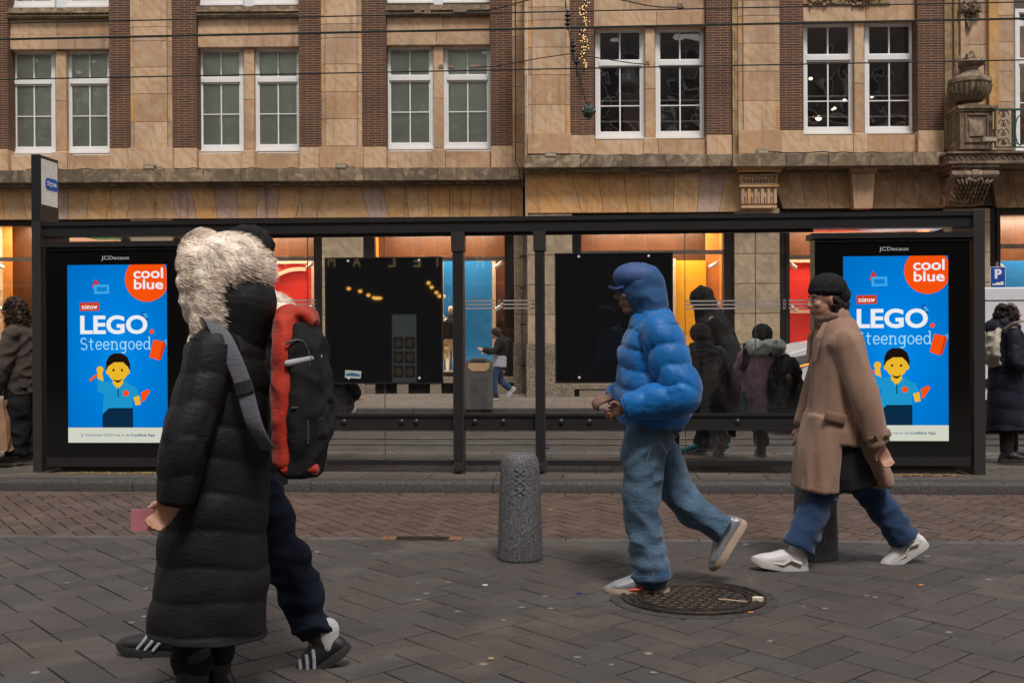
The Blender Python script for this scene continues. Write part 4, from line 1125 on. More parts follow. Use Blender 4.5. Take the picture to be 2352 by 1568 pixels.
def display(label, px0, px1, pyt, pyb, sx0, sx1, syt, syb, pxc, dback=-.06):
    """outer pixels of the case, inner pixels of the screen"""
    d = -.13
    xa, xb = sx(px0, d), sx(px1, d); zt, zb = sz(pyt, pxc, d), sz(pyb, pxc, d)
    e = SF.empty('advertising_display', (xa+xb)/2, d, .1); c0 = (xa+xb)/2
    tag(e, label, 'advertising display', 'lit advertising displays at the shelter ends')
    X_ = lambda px: sx(px, d)-c0; Z_ = lambda py: sz(py, pxc, d)
    a, b = xa-c0, xb-c0
    g = G(); g.box(a, b, 0, .22, zb, zt); g.build('case', CASE, e)
    g = G(); g.box(a-.03, b+.03, -.03, .25, zt+.001, zt+.05); g.box(a, b, -.012, -.0005, zt-.03, zt-.015); g.build('cap', BLACKM, e)
    g = G(); g.box(a, b, -.012, .24, zb-.085, zb-.002); g.build('bottom_rail', BLACKM, e)
    g = G(); g.box(a+.12, b-.12, .02, .2, -.02, zb-.087); g.build('foot', DARK, e)
    x0, x1, z0, z1 = X_(sx0), X_(sx1), Z_(syb), Z_(syt); W = x1-x0; H = z1-z0
    U = lambda u: x0+u*W
    V = lambda v: z1-v*H
    g = G(); g.box(x0, x1, -.004, -.001, z0, z1); s = g.build('screen', SB, e)
    # put the gradient centre in the middle of the screen
    s.location = (0,0,0)
    for v in s.data.vertices: v.co.z -= (z0+z1)/2; v.co.x -= (x0+x1)/2
    s.location = ((x0+x1)/2, 0, (z0+z1)/2); s_off = Vector(s.location)
    def up(gg, n, m):
        o = gg.build(n, m, e); return o
    y = lambda k: -.0045-k*.0005
    def poly(n, pts, m, k=1):
        gg = G(); P = [(U(u), V(v)) for u, v in pts]
        gg.add([(p, y(k), q) for p, q in P], [tuple(range(len(P)))]); return up(gg, n, m)
    ar = W/H
    # orange disc clipped by the screen edge
    cu, cv, r = .803, .082, .222
    pts = []
    for k in range(73):
        t = 2*PI*k/72; u = cu+r*math.cos(t); v = cv+r*math.sin(t)*ar
        pts.append((min(u,1.0), max(v,0.0)))
    poly('orange_disc', pts, SO, 1)
    def tx(sv, u0, u1, v0, v1, m, bold=0, n='lettering', k=3):
        o = text(sv, n, m, e, U(u0), U(u1), V(v1), V(v0), y(k), bold, .0004); return o
    tx('cool', .668, .965, .018, .078, SW, .018); tx('blue', .672, .965, .083, .139, SW, .018)
    poly('orange_tag', [(.125,.212),(.318,.210),(.320,.257),(.127,.259)], SDO, 1)
    slab_text('nieuw', SW, e, U(.145), U(.30), V(.2465), .0165*H, y(3), .0068)
    tx('LEGO', .128, .805, .284, .390, SW, .03)
    poly('orange_dot', [(.849+.023*math.cos(t*PI/12), .376+.023*ar*math.sin(t*PI/12)) for t in range(24)], SO, 2)
    slab_text('Steengoed', SCY, e, U(.128), U(.84), V(.476), .0455*H, y(3), .0098)
    # loose toy bricks drawn on the screen
    poly('brick_print', [(.268,.112),(.42,.110),(.422,.162),(.272,.164)], SLB, 1)
    poly('brick_print', [(.295,.125),(.398,.124),(.398,.150),(.297,.151)], EM('screen_mid_blue','0f7fd0'), 2)
    poly('brick_print', [(.25,.122),(.285,.078),(.325,.108),(.27,.113),(.262,.135)], EM('screen_red','c9352a'), 1)
    poly('brick_print', [(.864,.422),(.965,.432),(.915,.538),(.822,.520)], SO, 2)
    poly('brick_print', [(.965,.432),(.99,.445),(.94,.535),(.915,.538)], SDO, 2)
    poly('brick_print', [(.968,.425),(1.0,.418),(1.0,.455),(.985,.445)], SLB, 1)
    poly('brick_print', [(.745,.268),(.78,.262),(.81,.295),(.80,.322),(.75,.298)], EM('screen_deep_blue','0b4f9c'), 4)
    poly('brick_print', [(.755,.275),(.79,.272),(.815,.298),(.785,.3)], SLB, 5)
    # plain generic figure: round head, hair, polo shirt, trousers
    def ov(n, u, v, ru, rv, m, k): poly(n, [(u+ru*math.cos(t*PI/16), v+rv*ar*math.sin(t*PI/16)) for t in range(32)], m, k)
    poly('figure_print', [(.345,.915),(.350,.80),(.655,.80),(.655,.915)], STR, 2)
    poly('figure_print', [(.348,.84),(.37,.66),(.43,.652),(.58,.652),(.645,.68),(.655,.80),(.655,.805),(.348,.805)], SSH, 3)
    poly('figure_print', [(.295,.705),(.30,.64),(.37,.655),(.385,.72),(.33,.722)], SSH, 3)
    poly('figure_print', [(.30,.64),(.30,.595),(.345,.595),(.36,.655)], SY, 4)
    ov('figure_print', .325, .59, .035, .035, SY, 4)
    poly('figure_print', [(.62,.672),(.69,.69),(.72,.735),(.66,.75),(.64,.73)], SSH, 4)
    poly('figure_print', [(.66,.745),(.72,.735),(.735,.785),(.68,.79)], SY, 5)
    poly('figure_print', [(.46,.64),(.55,.64),(.56,.665),(.505,.70),(.45,.665)], SY, 4)
    ov('figure_print', .505, .59, .105, .115, SY, 5)
    poly('figure_print', [(.385,.60),(.39,.545),(.42,.512),(.47,.497),(.55,.498),(.605,.52),(.63,.56),(.63,.60),(.608,.575),(.56,.548),(.47,.548),(.41,.57)], SHR, 6)
    poly('stick_print', [(.215,.645),(.29,.612),(.30,.624),(.225,.658)], SO, 3)
    poly('stick_print', [(.735,.72),(.80,.70),(.83,.71),(.77,.765),(.745,.77)], SO, 3)
    ov('figure_print', .402, .60, .018, .028, SY, 4); ov('figure_print', .608, .60, .018, .028, SY, 4)
    ov('figure_print', .462, .592, .011, .013, SHR, 7); ov('figure_print', .548, .592, .011, .013, SHR, 7)
    poly('figure_print', [(.455+.1*t/12, .640+.022*math.sin(PI*t/12)) for t in range(13)]+[(.555-.1*t/12, .640+.010*math.sin(PI*t/12)) for t in range(1,12)], SHR, 7)
    ov('badge_print', .585, .722, .03, .03, SO, 5)
    poly('shirt_placket', [(.502,.69),(.512,.69),(.512,.745),(.502,.745)], STR, 5)
    poly('white_band', [(0,.915),(1,.915),(1,1),(0,1)], SBAND, 3)
    tx('Vind jouw LEGO-set in de', .172, .62, .949, .968, SDB, 0, k=5); tx('Coolblue App', .632, .875, .949, .968, EM('screen_blue_text','1c4f80'), .02, k=5)
    gg = G(); gg.strip([(U(.132),V(.948)),(U(.148),V(.958)),(U(.132),V(.968))], .006, y(5)-.0005, y(5)); up(gg, 'arrow_mark', SDB)
    tx('JCDecaux', .345, .628, (-.050), (-.023), HDR, .004, 'header_lettering')
    return e
display('lit display showing the whole blue poster, beside the woman with the paper bag', 106, 432, 567, 1050, 156, 384, 608, 1016, 270)
display('lit display with blue poster partly covered by the camel coat walker', 1872, 2228, 547, 1047, 1937, 2178, 588, 1012, 2058)

# ================================================================ street furniture beyond
b = gnd(1101, 938, .1); s = b.y/F
e = empty('litter_bin', b); tag(e, 'dark grey litter bin with arched top on the far pavement', 'litter bin')
W = 31*s; H = 117*s; k1 = M_plain('bin_grey', (.075,.072,.07), .55, var=.1)
g = G(); pts = [(-W,0),(W,0),(W,H*.88)]+[(W*math.cos(t*PI/10), H*.88+H*.12*math.sin(t*PI/10)) for t in range(1,10)]+[(-W,H*.88)]
g.prism(pts, -.18, .22); g.build('body', k1, e)
g = G(); g.prism([(-W*.78,H*.90),(-W*.78,H*.80),(-W*.5,H*.74),(W*.5,H*.74),(W*.78,H*.80),(W*.78,H*.90)], -.19, -.1805); g.build('mouth', M_plain('bin_mouth_tan', (.42,.27,.14), .7), e)
g = G(); g.prism([(-W*.6,H*.905),(W*.6,H*.905),(W*.5,H*.95),(-W*.5,H*.95)], -.19, -.1805); g.build('slot', DARK, e)
g = G(); g.box(-W*.62,W*.62,-.186,-.1805,H*.03,H*.62); g.build('door', M_plain('bin_door', (.06,.058,.056), .5), e)
g = G()
for i in range(3):
    for j in range(2):
        for q in (-1,1): g.strip([((j-.5)*.03-.008*q,H*.5-i*.04-.008),((j-.5)*.03+.008*q,H*.5-i*.04+.008)], .003, -.19-.001*(q>0), -.1865)
g.build('cross_mark', M_plain('bin_mark', (.2,.2,.2), .5), e)

# parking sign
p = at(2292, 638, 21.0); s = p.y/F
e = empty('parking_sign', (p.x, p.y, .1)); tag(e, 'square blue parking sign with white P above the white van', 'sign')
g = G(); g.tube([(0,.03,0),(0,.03,p.z+.2)], .03, 8); g.build('pole', M_plain('sign_pole', (.2,.2,.2), .4, .5), e)
PB = M_plain('sign_blue', (.005,.06,.33), .4); hw = 17.5*s; zc = p.z-.1
g = G(); g.box(-hw,hw,0,.012,zc-hw*1.6,zc+hw*1.45); g.build('plate', WHITE, e)
g = G(); g.box(-hw*.94,hw*.94,-.004,-.0005,zc-hw*1.55,zc+hw*1.39); g.build('face', PB, e)
text('P', 'lettering', WHITE, e, -hw*.42, hw*.5, zc-hw*.1, zc+hw*1.15, -.006, .04)
g = G(); g.prism([(-hw*.75,zc-hw*.95),(hw*.3,zc-hw*.95),(hw*.3,zc-hw*.6),(-hw*.2,zc-hw*.6),(-hw*.3,zc-hw*.75),(-hw*.75,zc-hw*.8)], -.008, -.0045)
g.box(hw*.34,hw*.7,-.008,-.0045,zc-hw*.95,zc-hw*.5); g.build('truck_symbol', WHITE, e)

# white van
VY = 15.6
def vx(px): return at(px, 773, VY).x
def vz(py, px=2300): return at(px, py, VY).z
v0 = vx(1797); e = empty('white_van', (v0, VY, 0), sa*0.5)
tag(e, 'white delivery van parked behind the shelter, roof showing above the waiting woman', 'van')
VP = M_plain('van_white_paint', (.62,.63,.66), .22, 0, var=.03); VG = M_plain('van_black_trim', (.015,.015,.016), .45); VW = M_plain('van_window', (.02,.025,.03), .08)
h = lambda py: vz(py)
ln = 5.3
prof = [(0.0,.45),(0.0,.78),(.04,.98),(.10,1.10),(.5,1.23),(.95,1.30),(1.55,h(672)-.1),(1.8,h(664)),(2.2,h(660)),(ln-.15,h(660)),(ln,h(672)),(ln,.45)]
g = G(); n = len(prof)
for (dd, y0, y1) in ((0, 0.06, 1.84),): g.prism(prof, y0, y1)
for sgn, ya, yb_ in ((0, 0, .06),(1, 1.84, 1.9)):
    sc = [(x*.985+.03, z*.985+.01) for x, z in prof]
    if sgn == 0: 
        v = [(x,0,z) for x,z in sc]+[(x,.06,z) for x,z in prof]
    else: v = [(x,1.84,z) for x,z in prof]+[(x,1.9,z) for x,z in sc]
    f = [(i,(i+1)%n,n+(i+1)%n,n+i) for i in range(n)]; f.append(tuple(range(n)) if sgn == 0 else tuple(range(n,2*n))); g.add(v, f)
g.build('body', VP, e)
g = G(); g.prism([(1.12,1.34),(1.62,h(672)-.16),(2.15,h(672)-.12),(2.15,1.34)], -.012, -.001); g.build('side_window', VW, e)
g = G(); g.add([(1.0,.15,1.33),(1.0,1.75,1.33),(1.5,1.68,h(672)-.14),(1.5,.22,h(672)-.14)], [(0,1,2,3)]); g.v = [(x-.035,y,z+.02) for x,y,z in g.v]; g.build('windscreen', VW, e)
g = G(); g.prism([(.03,.82),(.03,.98),(.10,1.04),(.42,1.10),(.5,1.04),(.2,.86)], -.008, .05); hl = g.build('headlight', M_plain('headlight_glass', (.35,.35,.36), .08, .6), e)
g = G(); g.box(.05,.46,-.011,-.0085,.865,.89); g.v = [(x,y,z+(x-.05)*.25) for x,y,z in g.v]; g.build('indicator', M_emit('indicator_glow', (1,.35,.06), 1.6), hl)
g = G(); g.box(-.05,.5,-.02,1.92,.28,.5); g.build('bumper', VG, e)
g = G(); g.box(.3,ln-.1,-.014,-.001,.62,.74); g.box(.2,ln-.2,.02,1.88,.25,.45); g.build('side_trim', VG, e)
g = G(); g.box(2.25,ln-.1,-.006,-.001,h(690)-.005,h(690)+.005); g.box(3.5,3.508,-.006,-.001,.75,h(668)); g.box(1.0,1.008,-.006,-.001,.6,1.25); g.build('panel_gap', VG, e)
for wx in (.95, ln-1.0):
    for yy in (.02, 1.66):
        g = G(); g.lathe([(.33,0),(.34,.05),(.34,.17),(.33,.22)], (0,0,0), 28); g.v = [(wx+x, yy+z, .30+y) for x,y,z in g.v]; w = g.build('wheel', VG, e, smooth=True)
        g = G(); g.lathe([(.2,0),(.19,.01),(.05,.02)], (0,0,0), 20); g.v = [(wx+x, yy-.004-z*.5, .30+y) for x,y,z in g.v]; g.build('rim', M_plain('steel_rim', (.3,.3,.3), .4, .6), w)
g = G(); g.box(1.1,1.3,-.2,-.03,1.3,1.5); g.build('mirror', VG, e)

# ================================================================ overhead wires
def wire(pts, r, label, extra=None, mat=CABLE, cat='overhead wire', name='overhead_wire'):
    pts = [Vector(p) for p in pts]; b = pts[0]
    e = empty(name, b); tag(e, label, cat)
    full = []
    for p, q in zip(pts[:-1], pts[1:]):
        for k in range(8): full.append(p.lerp(q, k/8)-b)
    full.append(pts[-1]-b)
    g = G(); g.tube(full, r, 6); g.build('wire', mat, e); return e, b
def line_at(pxs, Y): return [at(px, py, Y) for px, py in pxs]
BR_ = M_plain('brass_clamp', (.35,.25,.2), .35, .7)
def clamps(e, b, pts, Y, s=1.0):
    for px, py in pts:
        p = at(px, py, Y)-b; g = G(); g.box(p.x-.035*s,p.x+.035*s,p.y-.02,p.y+.02,p.z,p.z+.06*s); g.ball((p.x-.03*s,p.y-.03,p.z+.01),.02*s,8,5); g.ball((p.x+.03*s,p.y-.03,p.z+.01),.02*s,8,5)
        g.build('clamp', BR_, e)
def ext(p0, p1, a=-120, b=2480):
    m = (p1[1]-p0[1])/(p1[0]-p0[0]); return [(a, p0[1]+m*(a-p0[0])), p0, p1, (b, p1[1]+m*(b-p1[0]))]
e, b_ = wire(line_at(ext((0,54),(2352,5)), 14.6), .0085, 'black tram wire crossing the facade, topmost of the three long wires')
clamps(e, b_, [(960,33),(982,34),(1050,30),(1063,30)], 14.6)
e, b_ = wire(line_at(ext((0,90),(2352,42)), 15.6), .0095, 'greenish tram wire crossing just under the window lintels, middle of the three', mat=M_plain('patina_wire', (.012,.03,.02), .5))
g = G(); pl = [p-b_ for p in line_at(ext((0,92.5),(2352,44.5)), 15.7)]; g.tube(pl, .007, 6); g.build('second_strand', CABLE, e)
e, b_ = wire(line_at(ext((0,183),(2352,138)), 17.8), .0105, 'black tram wire across the middle of the upstairs windows, lowest of the three')
clamps(e, b_, [(1013,158),(1035,158),(1086,157),(1096,155),(1486,150)], 17.8)
e, b_ = wire(line_at([(1097,155),(1135,153),(1240,134),(1308,124)], 17.8), .008, 'short slanting span wire rising to the cable junction from the lowest wire')
e, b_ = wire(line_at([(1308,124),(1340,128),(1455,146),(1486,148)], 17.8), .008, 'short slanting span wire falling from the cable junction toward the dark window')
e, b_ = wire(line_at([(1060,29),(1110,25),(1150,18),(1260,-12)], 14.6), .008, 'slanting span wire leaving the topmost wire above the third blind window')
e, b_ = wire(line_at([(1390,-8),(1490,14),(1518,17),(1560,17)], 14.6), .008, 'slanting span wire meeting the topmost wire above the dark window')
clamps(e, b_, [(1562,20)], 14.6)
# hanging cable with insulators and ball weight
pts = line_at([(1293,-30),(1303,35),(1305,62),(1316,125),(1326,160),(1350,250)], 19.5)
e, b_ = wire(pts, .009, 'black cable with ribbed insulators slanting down the facade to a dark wall bracket', name='insulated_cable', cat='cable')
for px, py, n_ in ((1304,48,3),(1316,118,2),(1325,155,1)):
    p = at(px, py, 19.5)-b_; g = G()
    for k in range(n_): g.ball((p.x, p.y, p.z+.09-.075*k), (.055,.055,.028), 12, 6)
    g.tube([(p.x,p.y,p.z-.16),(p.x,p.y,p.z+.18)], .02, 8); g.build('insulator', CABLE, e)
p = at(1352, 256, 19.5)-b_; g = G(); g.ball(p, (.1,.1,.11), 8, 5); g.box(p.x-.03,p.x+.03,p.y-.03,p.y+.03,p.z-.15,p.z+.15)
for k in range(6): g.ball(p+Vector((.09*math.cos(k),.0,.09*math.sin(k))), .04, 6, 4)
g.build('wall_bracket', M_plain('bracket_green', (.02,.04,.03), .5), e)
# thin cable down the end pilaster
x = FL.x(1246*.0+1248*.0+1240*0+1160, -.05)
pts = [Vector((0,0,0))]
def fpt(Fr, px, py, d): x, z = Fr.hit(px, py, d); return Fr.O+Fr.ex*x+Fr.ey*d+Vector((0,0,z))
e, b_ = wire([fpt(FL,1184,-20,-.08), fpt(FL,1184,370,-.08), fpt(FL,1192,388,-.45), fpt(FL,1196,425,-.45), fpt(FL,1212,470,-.12), fpt(FL,1213,520,-.12)], .01, 'thin black cable running down the end pilaster and over the stone ledge', name='facade_cable', cat='cable')
random.seed(8)
for (Fr, a, b2, py, d, lab) in ((FL,60,290,391,-.3,'loose black cable lying on the ledge near the stop sign'),(FL,400,1190,389,-.3,'loose black cable lying along the ledge under the blind windows'),(FR,1215,1690,357,-.3,'loose black cable on the ledge under the dark windows with inner rails'),(FR,1760,2200,352,-.4,'loose black cable on the ledge between carved keystone and balcony')):
    n_ = int((b2-a)/22); pts = [fpt(Fr, a+(b2-a)*k/n_, py-random.uniform(0,3.5), d) for k in range(n_+1)]
    wire(pts, .012, lab, name='ledge_cable', cat='cable')
# fairy lights
p0 = fpt(FR, 1341, -10, -.25); e = empty('fairy_lights', p0); tag(e, 'hanging strand of small warm fairy lights on the brick pilaster', 'fairy lights')
g = G(); g2 = G(); random.seed(13)
s = p0.y/F
path = [(math.sin(k*.5)*.03, 0, -k*.035) for k in range(46)]
g.tube(path, .012, 5); g.tube([(p[0]+.03*math.sin(i*1.1), -.02, p[2]) for i, p in enumerate(path)], .01, 5)
g.build('cord', CABLE, e)
g2.ball((0,0,0), .0095, 6, 4); b0 = None
for k in range(95):
    t = random.random(); q = path[int(t*44)]; loc_ = (q[0]+random.gauss(0,.05*(1-t*.5)), -.03+random.uniform(-.04,.02), q[2]+random.uniform(-.02,.02))
    if b0 is None: b0 = o = g2.build('bulb', M_emit('fairy_bulb', (1,.6,.2), 2.2), e)
    else: o = b0.copy(); COL.objects.link(o)
    o.location = loc_
# ================================================================ people
def fabric(name, col, rough=.9, var=.25, bump=.35, bs=120, sc=7, sheen=.15, wr_=.25):
    k = N(name); k.bsdf(col, rough); v = k.coord()
    k.col(k.mix(col, [x*(1-var) for x in lin(col)[:3]], k.ramp(k.noise(v, sc, 5, .65), [(.35, 0.0), (.7, 1.0)])))
    k.b.inputs['Sheen Weight'].default_value = sheen if max(lin(col)[:3]) > .05 else 0
    k.b.inputs['Specular IOR Level'].default_value = .25
    m = k.n('Mapping'); m.inputs['Scale'].default_value = (1, 1, 2.2); k.l(v, m.inputs[0])
    wr = k.noise(m.outputs[0], 11, 5, .55, 2.2); fn = k.noise(v, bs*2, 3)
    b1 = k.n('Bump'); b1.inputs['Strength'].default_value = wr_; b1.inputs['Distance'].default_value = .015; k.l(wr, b1.inputs['Height'])
    b2 = k.n('Bump'); b2.inputs['Strength'].default_value = bump; b2.inputs['Distance'].default_value = .003; k.l(fn, b2.inputs['Height']); k.l(b1.outputs[0], b2.inputs['Normal'])
    k.l(b2.outputs[0], k.b.inputs['Normal']); return k.m
SKIN = M_plain('skin', (.42,.22,.15), .55, var=.06)
SKIN_D = M_plain('skin_darker', (.20,.10,.07), .55, var=.06)
LIP = M_plain('lip_colour', (.30,.09,.08), .45)
EYE_W = M_plain('eye_white', (.30,.27,.25), .3); EYE_D = M_plain('eye_dark', (.02,.012,.01), .2)
BROW = M_plain('brow_hair', (.02,.012,.008), .9)
H_DK = fabric('dark_brown_hair', (.018,.010,.007), .5, .5, .8, 90)
H_CURL = fabric('curly_brown_hair', (.045,.022,.014), .5, .5, .9, 70)
BLK = fabric('black_wool', (.010,.0095,.010), .85)
PUFS = fabric('slate_puffer_nylon', (.03,.032,.04), .5, .2, .2, 60)
BLK2 = fabric('soft_black_wool', (.02,.019,.021), .85)
PUFB = fabric('black_puffer_nylon', (.008,.0075,.0085), .6, .2, .2, 60)
NAVY = fabric('navy_puffer_nylon', (.008,.010,.022), .65, .2, .2, 60)
BLUEP = fabric('blue_puffer_nylon', (.0,.125,.40), .5, .35, .1, 50, wr_=.22)
BLUEK = fabric('blue_knit', (.018,.075,.20), .8, .3)
CAMEL = fabric('camel_wool', (.27,.165,.115), .95, .15, .3, 200, wr_=.14)
DENIM = fabric('washed_denim', (.085,.155,.24), .9, .75, .5, 150, 5, wr_=.4)
DENIMD = fabric('dark_denim', (.018,.045,.11), .9, .4, .4, 150, 4)
NAVYT = fabric('navy_trousers', (.008,.012,.028), .9)
TAUPE = fabric('taupe_wool', (.065,.048,.040), .95, .2)
FLEECE = fabric('mauve_fleece', (.50,.29,.41), 1, .4, 1.0, 70, 30)
HOODW = fabric('pale_grey_cotton', (.80,.86,.84), .95, .15)
FUR = fabric('cream_fur', (.95,.82,.70), .9, .45, .5, 60, 14)
REDP = fabric('red_backpack_cloth', (.45,.03,.012), .6, .3)
GREYW = fabric('light_grey_cloth', (.34,.34,.40), .9, .15)
STRAP = fabric('grey_strap', (.10,.10,.12), .8, .1)
LEATH = M_plain('black_leather', (.012,.011,.011), .35, var=.2)
SHW = M_plain('white_trainer', (.55,.53,.53), .6, var=.1); SOLEW = M_plain('white_sole', (.50,.47,.45), .6, var=.12)
SHS = M_plain('silver_trainer', (.32,.33,.36), .35, .3, var=.2); SHB = M_plain('black_trainer', (.012,.012,.013), .6); SOLEB = M_plain('black_sole', (.015,.014,.014), .7)
SOLET = M_plain('tan_sole', (.42,.31,.24), .7); TEAL = M_plain('teal_trainer', (.02,.32,.38), .5)
SOCK = fabric('white_sock', (.45,.45,.45), .95)
BROWNS = M_plain('brown_shoe', (.22,.09,.04), .6)
V = Vector
def lerp(a, b, t): return a*(1-t)+b*t
def resample(pts, step):
    pts = [V(p) for p in pts]; out = []
    n = len(pts)
    for i in range(n-1):
        p0 = pts[max(i-1,0)]; p1 = pts[i]; p2 = pts[i+1]; p3 = pts[min(i+2,n-1)]
        m = max(2, int((p2-p1).length/step))
        for k in range(m):
            t = k/m
            q = .5*((2*p1)+(-p0+p2)*t+(2*p0-5*p1+4*p2-p3)*t*t+(-p0+3*p1-3*p2+p3)*t**3)
            out.append((q, i+t))
    out.append((pts[-1], n-1.0)); return out
def interp(rs, u):
    i = min(int(u), len(rs)-2); t = u-i; t = t*t*(3-2*t) if False else t
    return rs[i]*(1-t)+rs[i+1]*t
def loft(g, pts, wr, dr=None, side=(0,1,0), quilt=None, n=22, step=.012):
    """closed oval tube: wr along side, dr across; quilt=(period, amount)"""
    dr = wr if dr is None else dr
    rs = resample(pts, step); s = 0; P = []; W = []; D = []; last = None
    for p, u in rs:
        if last is not None: s += (p-last).length
        last = p; m = 1.0
        if quilt: m = 1+quilt[1]*(abs(math.sin(PI*s/quilt[0]))**.6-.6)
        P.append(p); W.append(interp(wr, u)*m); D.append(interp(dr, u)*m)
    g.tube(P, W, n, side, D)
    g.ball(P[0], (min(W[0],D[0]),)*3, 12, 8)
def hand(g, w, d, up, grip=.5, size=1.0, spread=(0,1,0)):
    """palm and five fingers from wrist w along d; fingers curl toward -up"""
    w = V(w); d = V(d).normalized(); s = V(spread); s = (s-d*s.dot(d)).normalized(); u = V(up); u = (u-d*u.dot(d)-s*u.dot(s)).normalized()
    z = size
    for k in (-1.5,-.5,.5,1.5):
        g.cap(w+s*k*.012*z, w+d*.085*z+s*k*.02*z, .014*z, .0115*z, 8)
    for k, L in ((-1.5,.062),(-.5,.074),(.5,.078),(1.5,.07)):
        b = w+d*.085*z+s*k*.02*z; a1 = grip*.9; a2 = grip*2.0; a3 = grip*2.9
        dirs = [d*math.cos(a)-u*math.sin(a) for a in (a1,a2,a3)]
        p1 = b+dirs[0]*L*.42*z; p2 = p1+dirs[1]*L*.32*z; p3 = p2+dirs[2]*L*.26*z
        g.chain([b,p1,p2,p3], [.0095*z,.009*z,.0082*z,.0072*z])
    t0 = w+d*.025*z+s*.022*z; t1 = t0+(d*.6+s*.75-u*.25).normalized()*.04*z; t2 = t1+(d*.9+s*.1-u*.5).normalized()*.032*z
    g.chain([t0,t1,t2], [.013*z,.0105*z,.0085*z])
def head_geo(g, c, fw, up=(0,0,1), s=1.0):
    """head centred at c looking along fw"""
    f = V(fw).normalized(); u = V(up); u = (u-f*u.dot(f)).normalized(); l = u.cross(f)
    R = Matrix((f, l, u)).transposed()
    T = lambda x, y, z: V(c)+R@V((x*s, y*s, z*s))
    g.ball(T(-.012,0,.035), (.098*s,.076*s,.088*s), 20, 14, R)
    g.ball(T(.02,0,-.03), (.072*s,.06*s,.075*s), 16, 12, R)
    g.ball(T(.045,0,-.088), (.038*s,.036*s,.026*s), 12, 8, R)          # chin
    g.cap(T(.0,.04,-.075), T(.05,.018,-.092), .022*s, .02*s, 10); g.cap(T(.0,-.04,-.075), T(.05,-.018,-.092), .022*s, .02*s, 10)
    g.cap(T(.084,0,.022), T(.108,0,-.018), .010*s, .013*s, 10)           # nose
    g.ball(T(.098,.010,-.022), .009*s, 8, 6); g.ball(T(.098,-.010,-.022), .009*s, 8, 6)
    g.cap(T(.083,-.035,.032), T(.083,.035,.032), .009*s, .009*s, 8)      # brow ridge
    g.ball(T(.082,0,-.052), (.013*s,.024*s,.010*s), 10, 6, R); g.ball(T(.08,0,-.064), (.012*s,.021*s,.008*s), 10, 6, R)
    for q in (-1,1):
        g.ball(T(.062,q*.038,-.012), (.026*s,.02*s,.02*s), 10, 8, R)      # cheek
        g.ball(T(-.008,q*.076,-.002), (.016*s,.008*s,.028*s), 10, 8, R); g.ball(T(-.014,q*.082,.012), (.012*s,.006*s,.014*s), 8, 6, R)
    return T, R
def face_parts(par, T, R, s=1.0, brows=BROW, lips=True):
    for q in (-1,1):
        g = G(); g.ball(T(.078,q*.031,.010), (.010*s,.014*s,.0085*s), 12, 8, R); e = g.build('eye', EYE_W, par, smooth=True)
        g = G(); g.ball(T(.0835,q*.031,.010), (.006*s,.0065*s,.0065*s), 10, 6, R); g.build('iris', EYE_D, e)
        g = G(); g.chain([T(.085,q*.014,.031), T(.088,q*.03,.036), T(.078,q*.048,.031)], [.0035*s,.0045*s,.003*s]); g.build('eyebrow', brows, par)
    if lips:
        g = G(); g.ball(T(.0875,0,-.0525), (.009*s,.021*s,.006*s), 12, 6, R); g.ball(T(.086,0,-.0625), (.009*s,.018*s,.0062*s), 12, 6, R); g.build('lips', LIP, par, smooth=True)
def shoe_geo(up_, so_, A, toe=(1,0,0), pitch=0.0, s=1.0, high=.0, chunky=1.0):
    """A: ankle position, toe: horizontal direction of the toe, pitch>0 lifts the heel"""
    t = V(toe).normalized(); l = V((0,0,1)).cross(t)
    Ry = Matrix((t, l, V((0,0,1)))).transposed() @ Matrix.Rotation(pitch, 3, 'Y')
    T = lambda x, y, z: V(A)+Ry@V((x*s, y*s, z*s))
    sd = Ry@V((0,1,0))
    up_.tube([T(-.068,0,-.03),T(-.055,0,-.028),T(-.01,0,-.018),T(.06,0,-.025),(T(.11,0,-.038)),T(.16,0,-.046),T(.192,0,-.052)], [.018*s,.034*s,.04*s,.042*s,.046*s,.042*s,.022*s], 14, sd, [.028*s,.046*s,.052*s,.045*s,.034*s,.027*s,.018*s])
    up_.ball(T(.185,0,-.052), (.024*s,.03*s,.018*s), 10, 6, Ry)
    up_.cap(T(-.02,0,-.01), T(-.01,0,.04+high), .042*s, .043*s, 12)
    up_.ball(T(-.06,0,-.04), (.024*s,.034*s,.034*s), 10, 8, Ry)
    out = [(-.085,0),(-.08,.026),(-.055,.037),(0,.037),(.06,.042),(.11,.05),(.16,.045),(.195,.028),(.21,0)]
    out = out + [(x,-y) for x, y in out[-2:0:-1]]
    n = len(out); h0, h1 = -.085, -.085+.026*chunky
    v = [T(x*1.0, y, h0+(.012 if x > .17 else 0)+(.006 if x < -.07 else 0)) for x, y in out]+[T(x*1.02, y*1.06, (h0+h1)/2+(.008 if x > .17 else 0)) for x, y in out]+[T(x, y*1.0, h1+(.006 if x > .17 else 0)) for x, y in out]
    f = [tuple(range(n-1,-1,-1)), tuple(range(2*n,3*n))]
    for k in (0,1): f += [(k*n+i,k*n+(i+1)%n,(k+1)*n+(i+1)%n,(k+1)*n+i) for i in range(n)]
    so_.add(v, f)
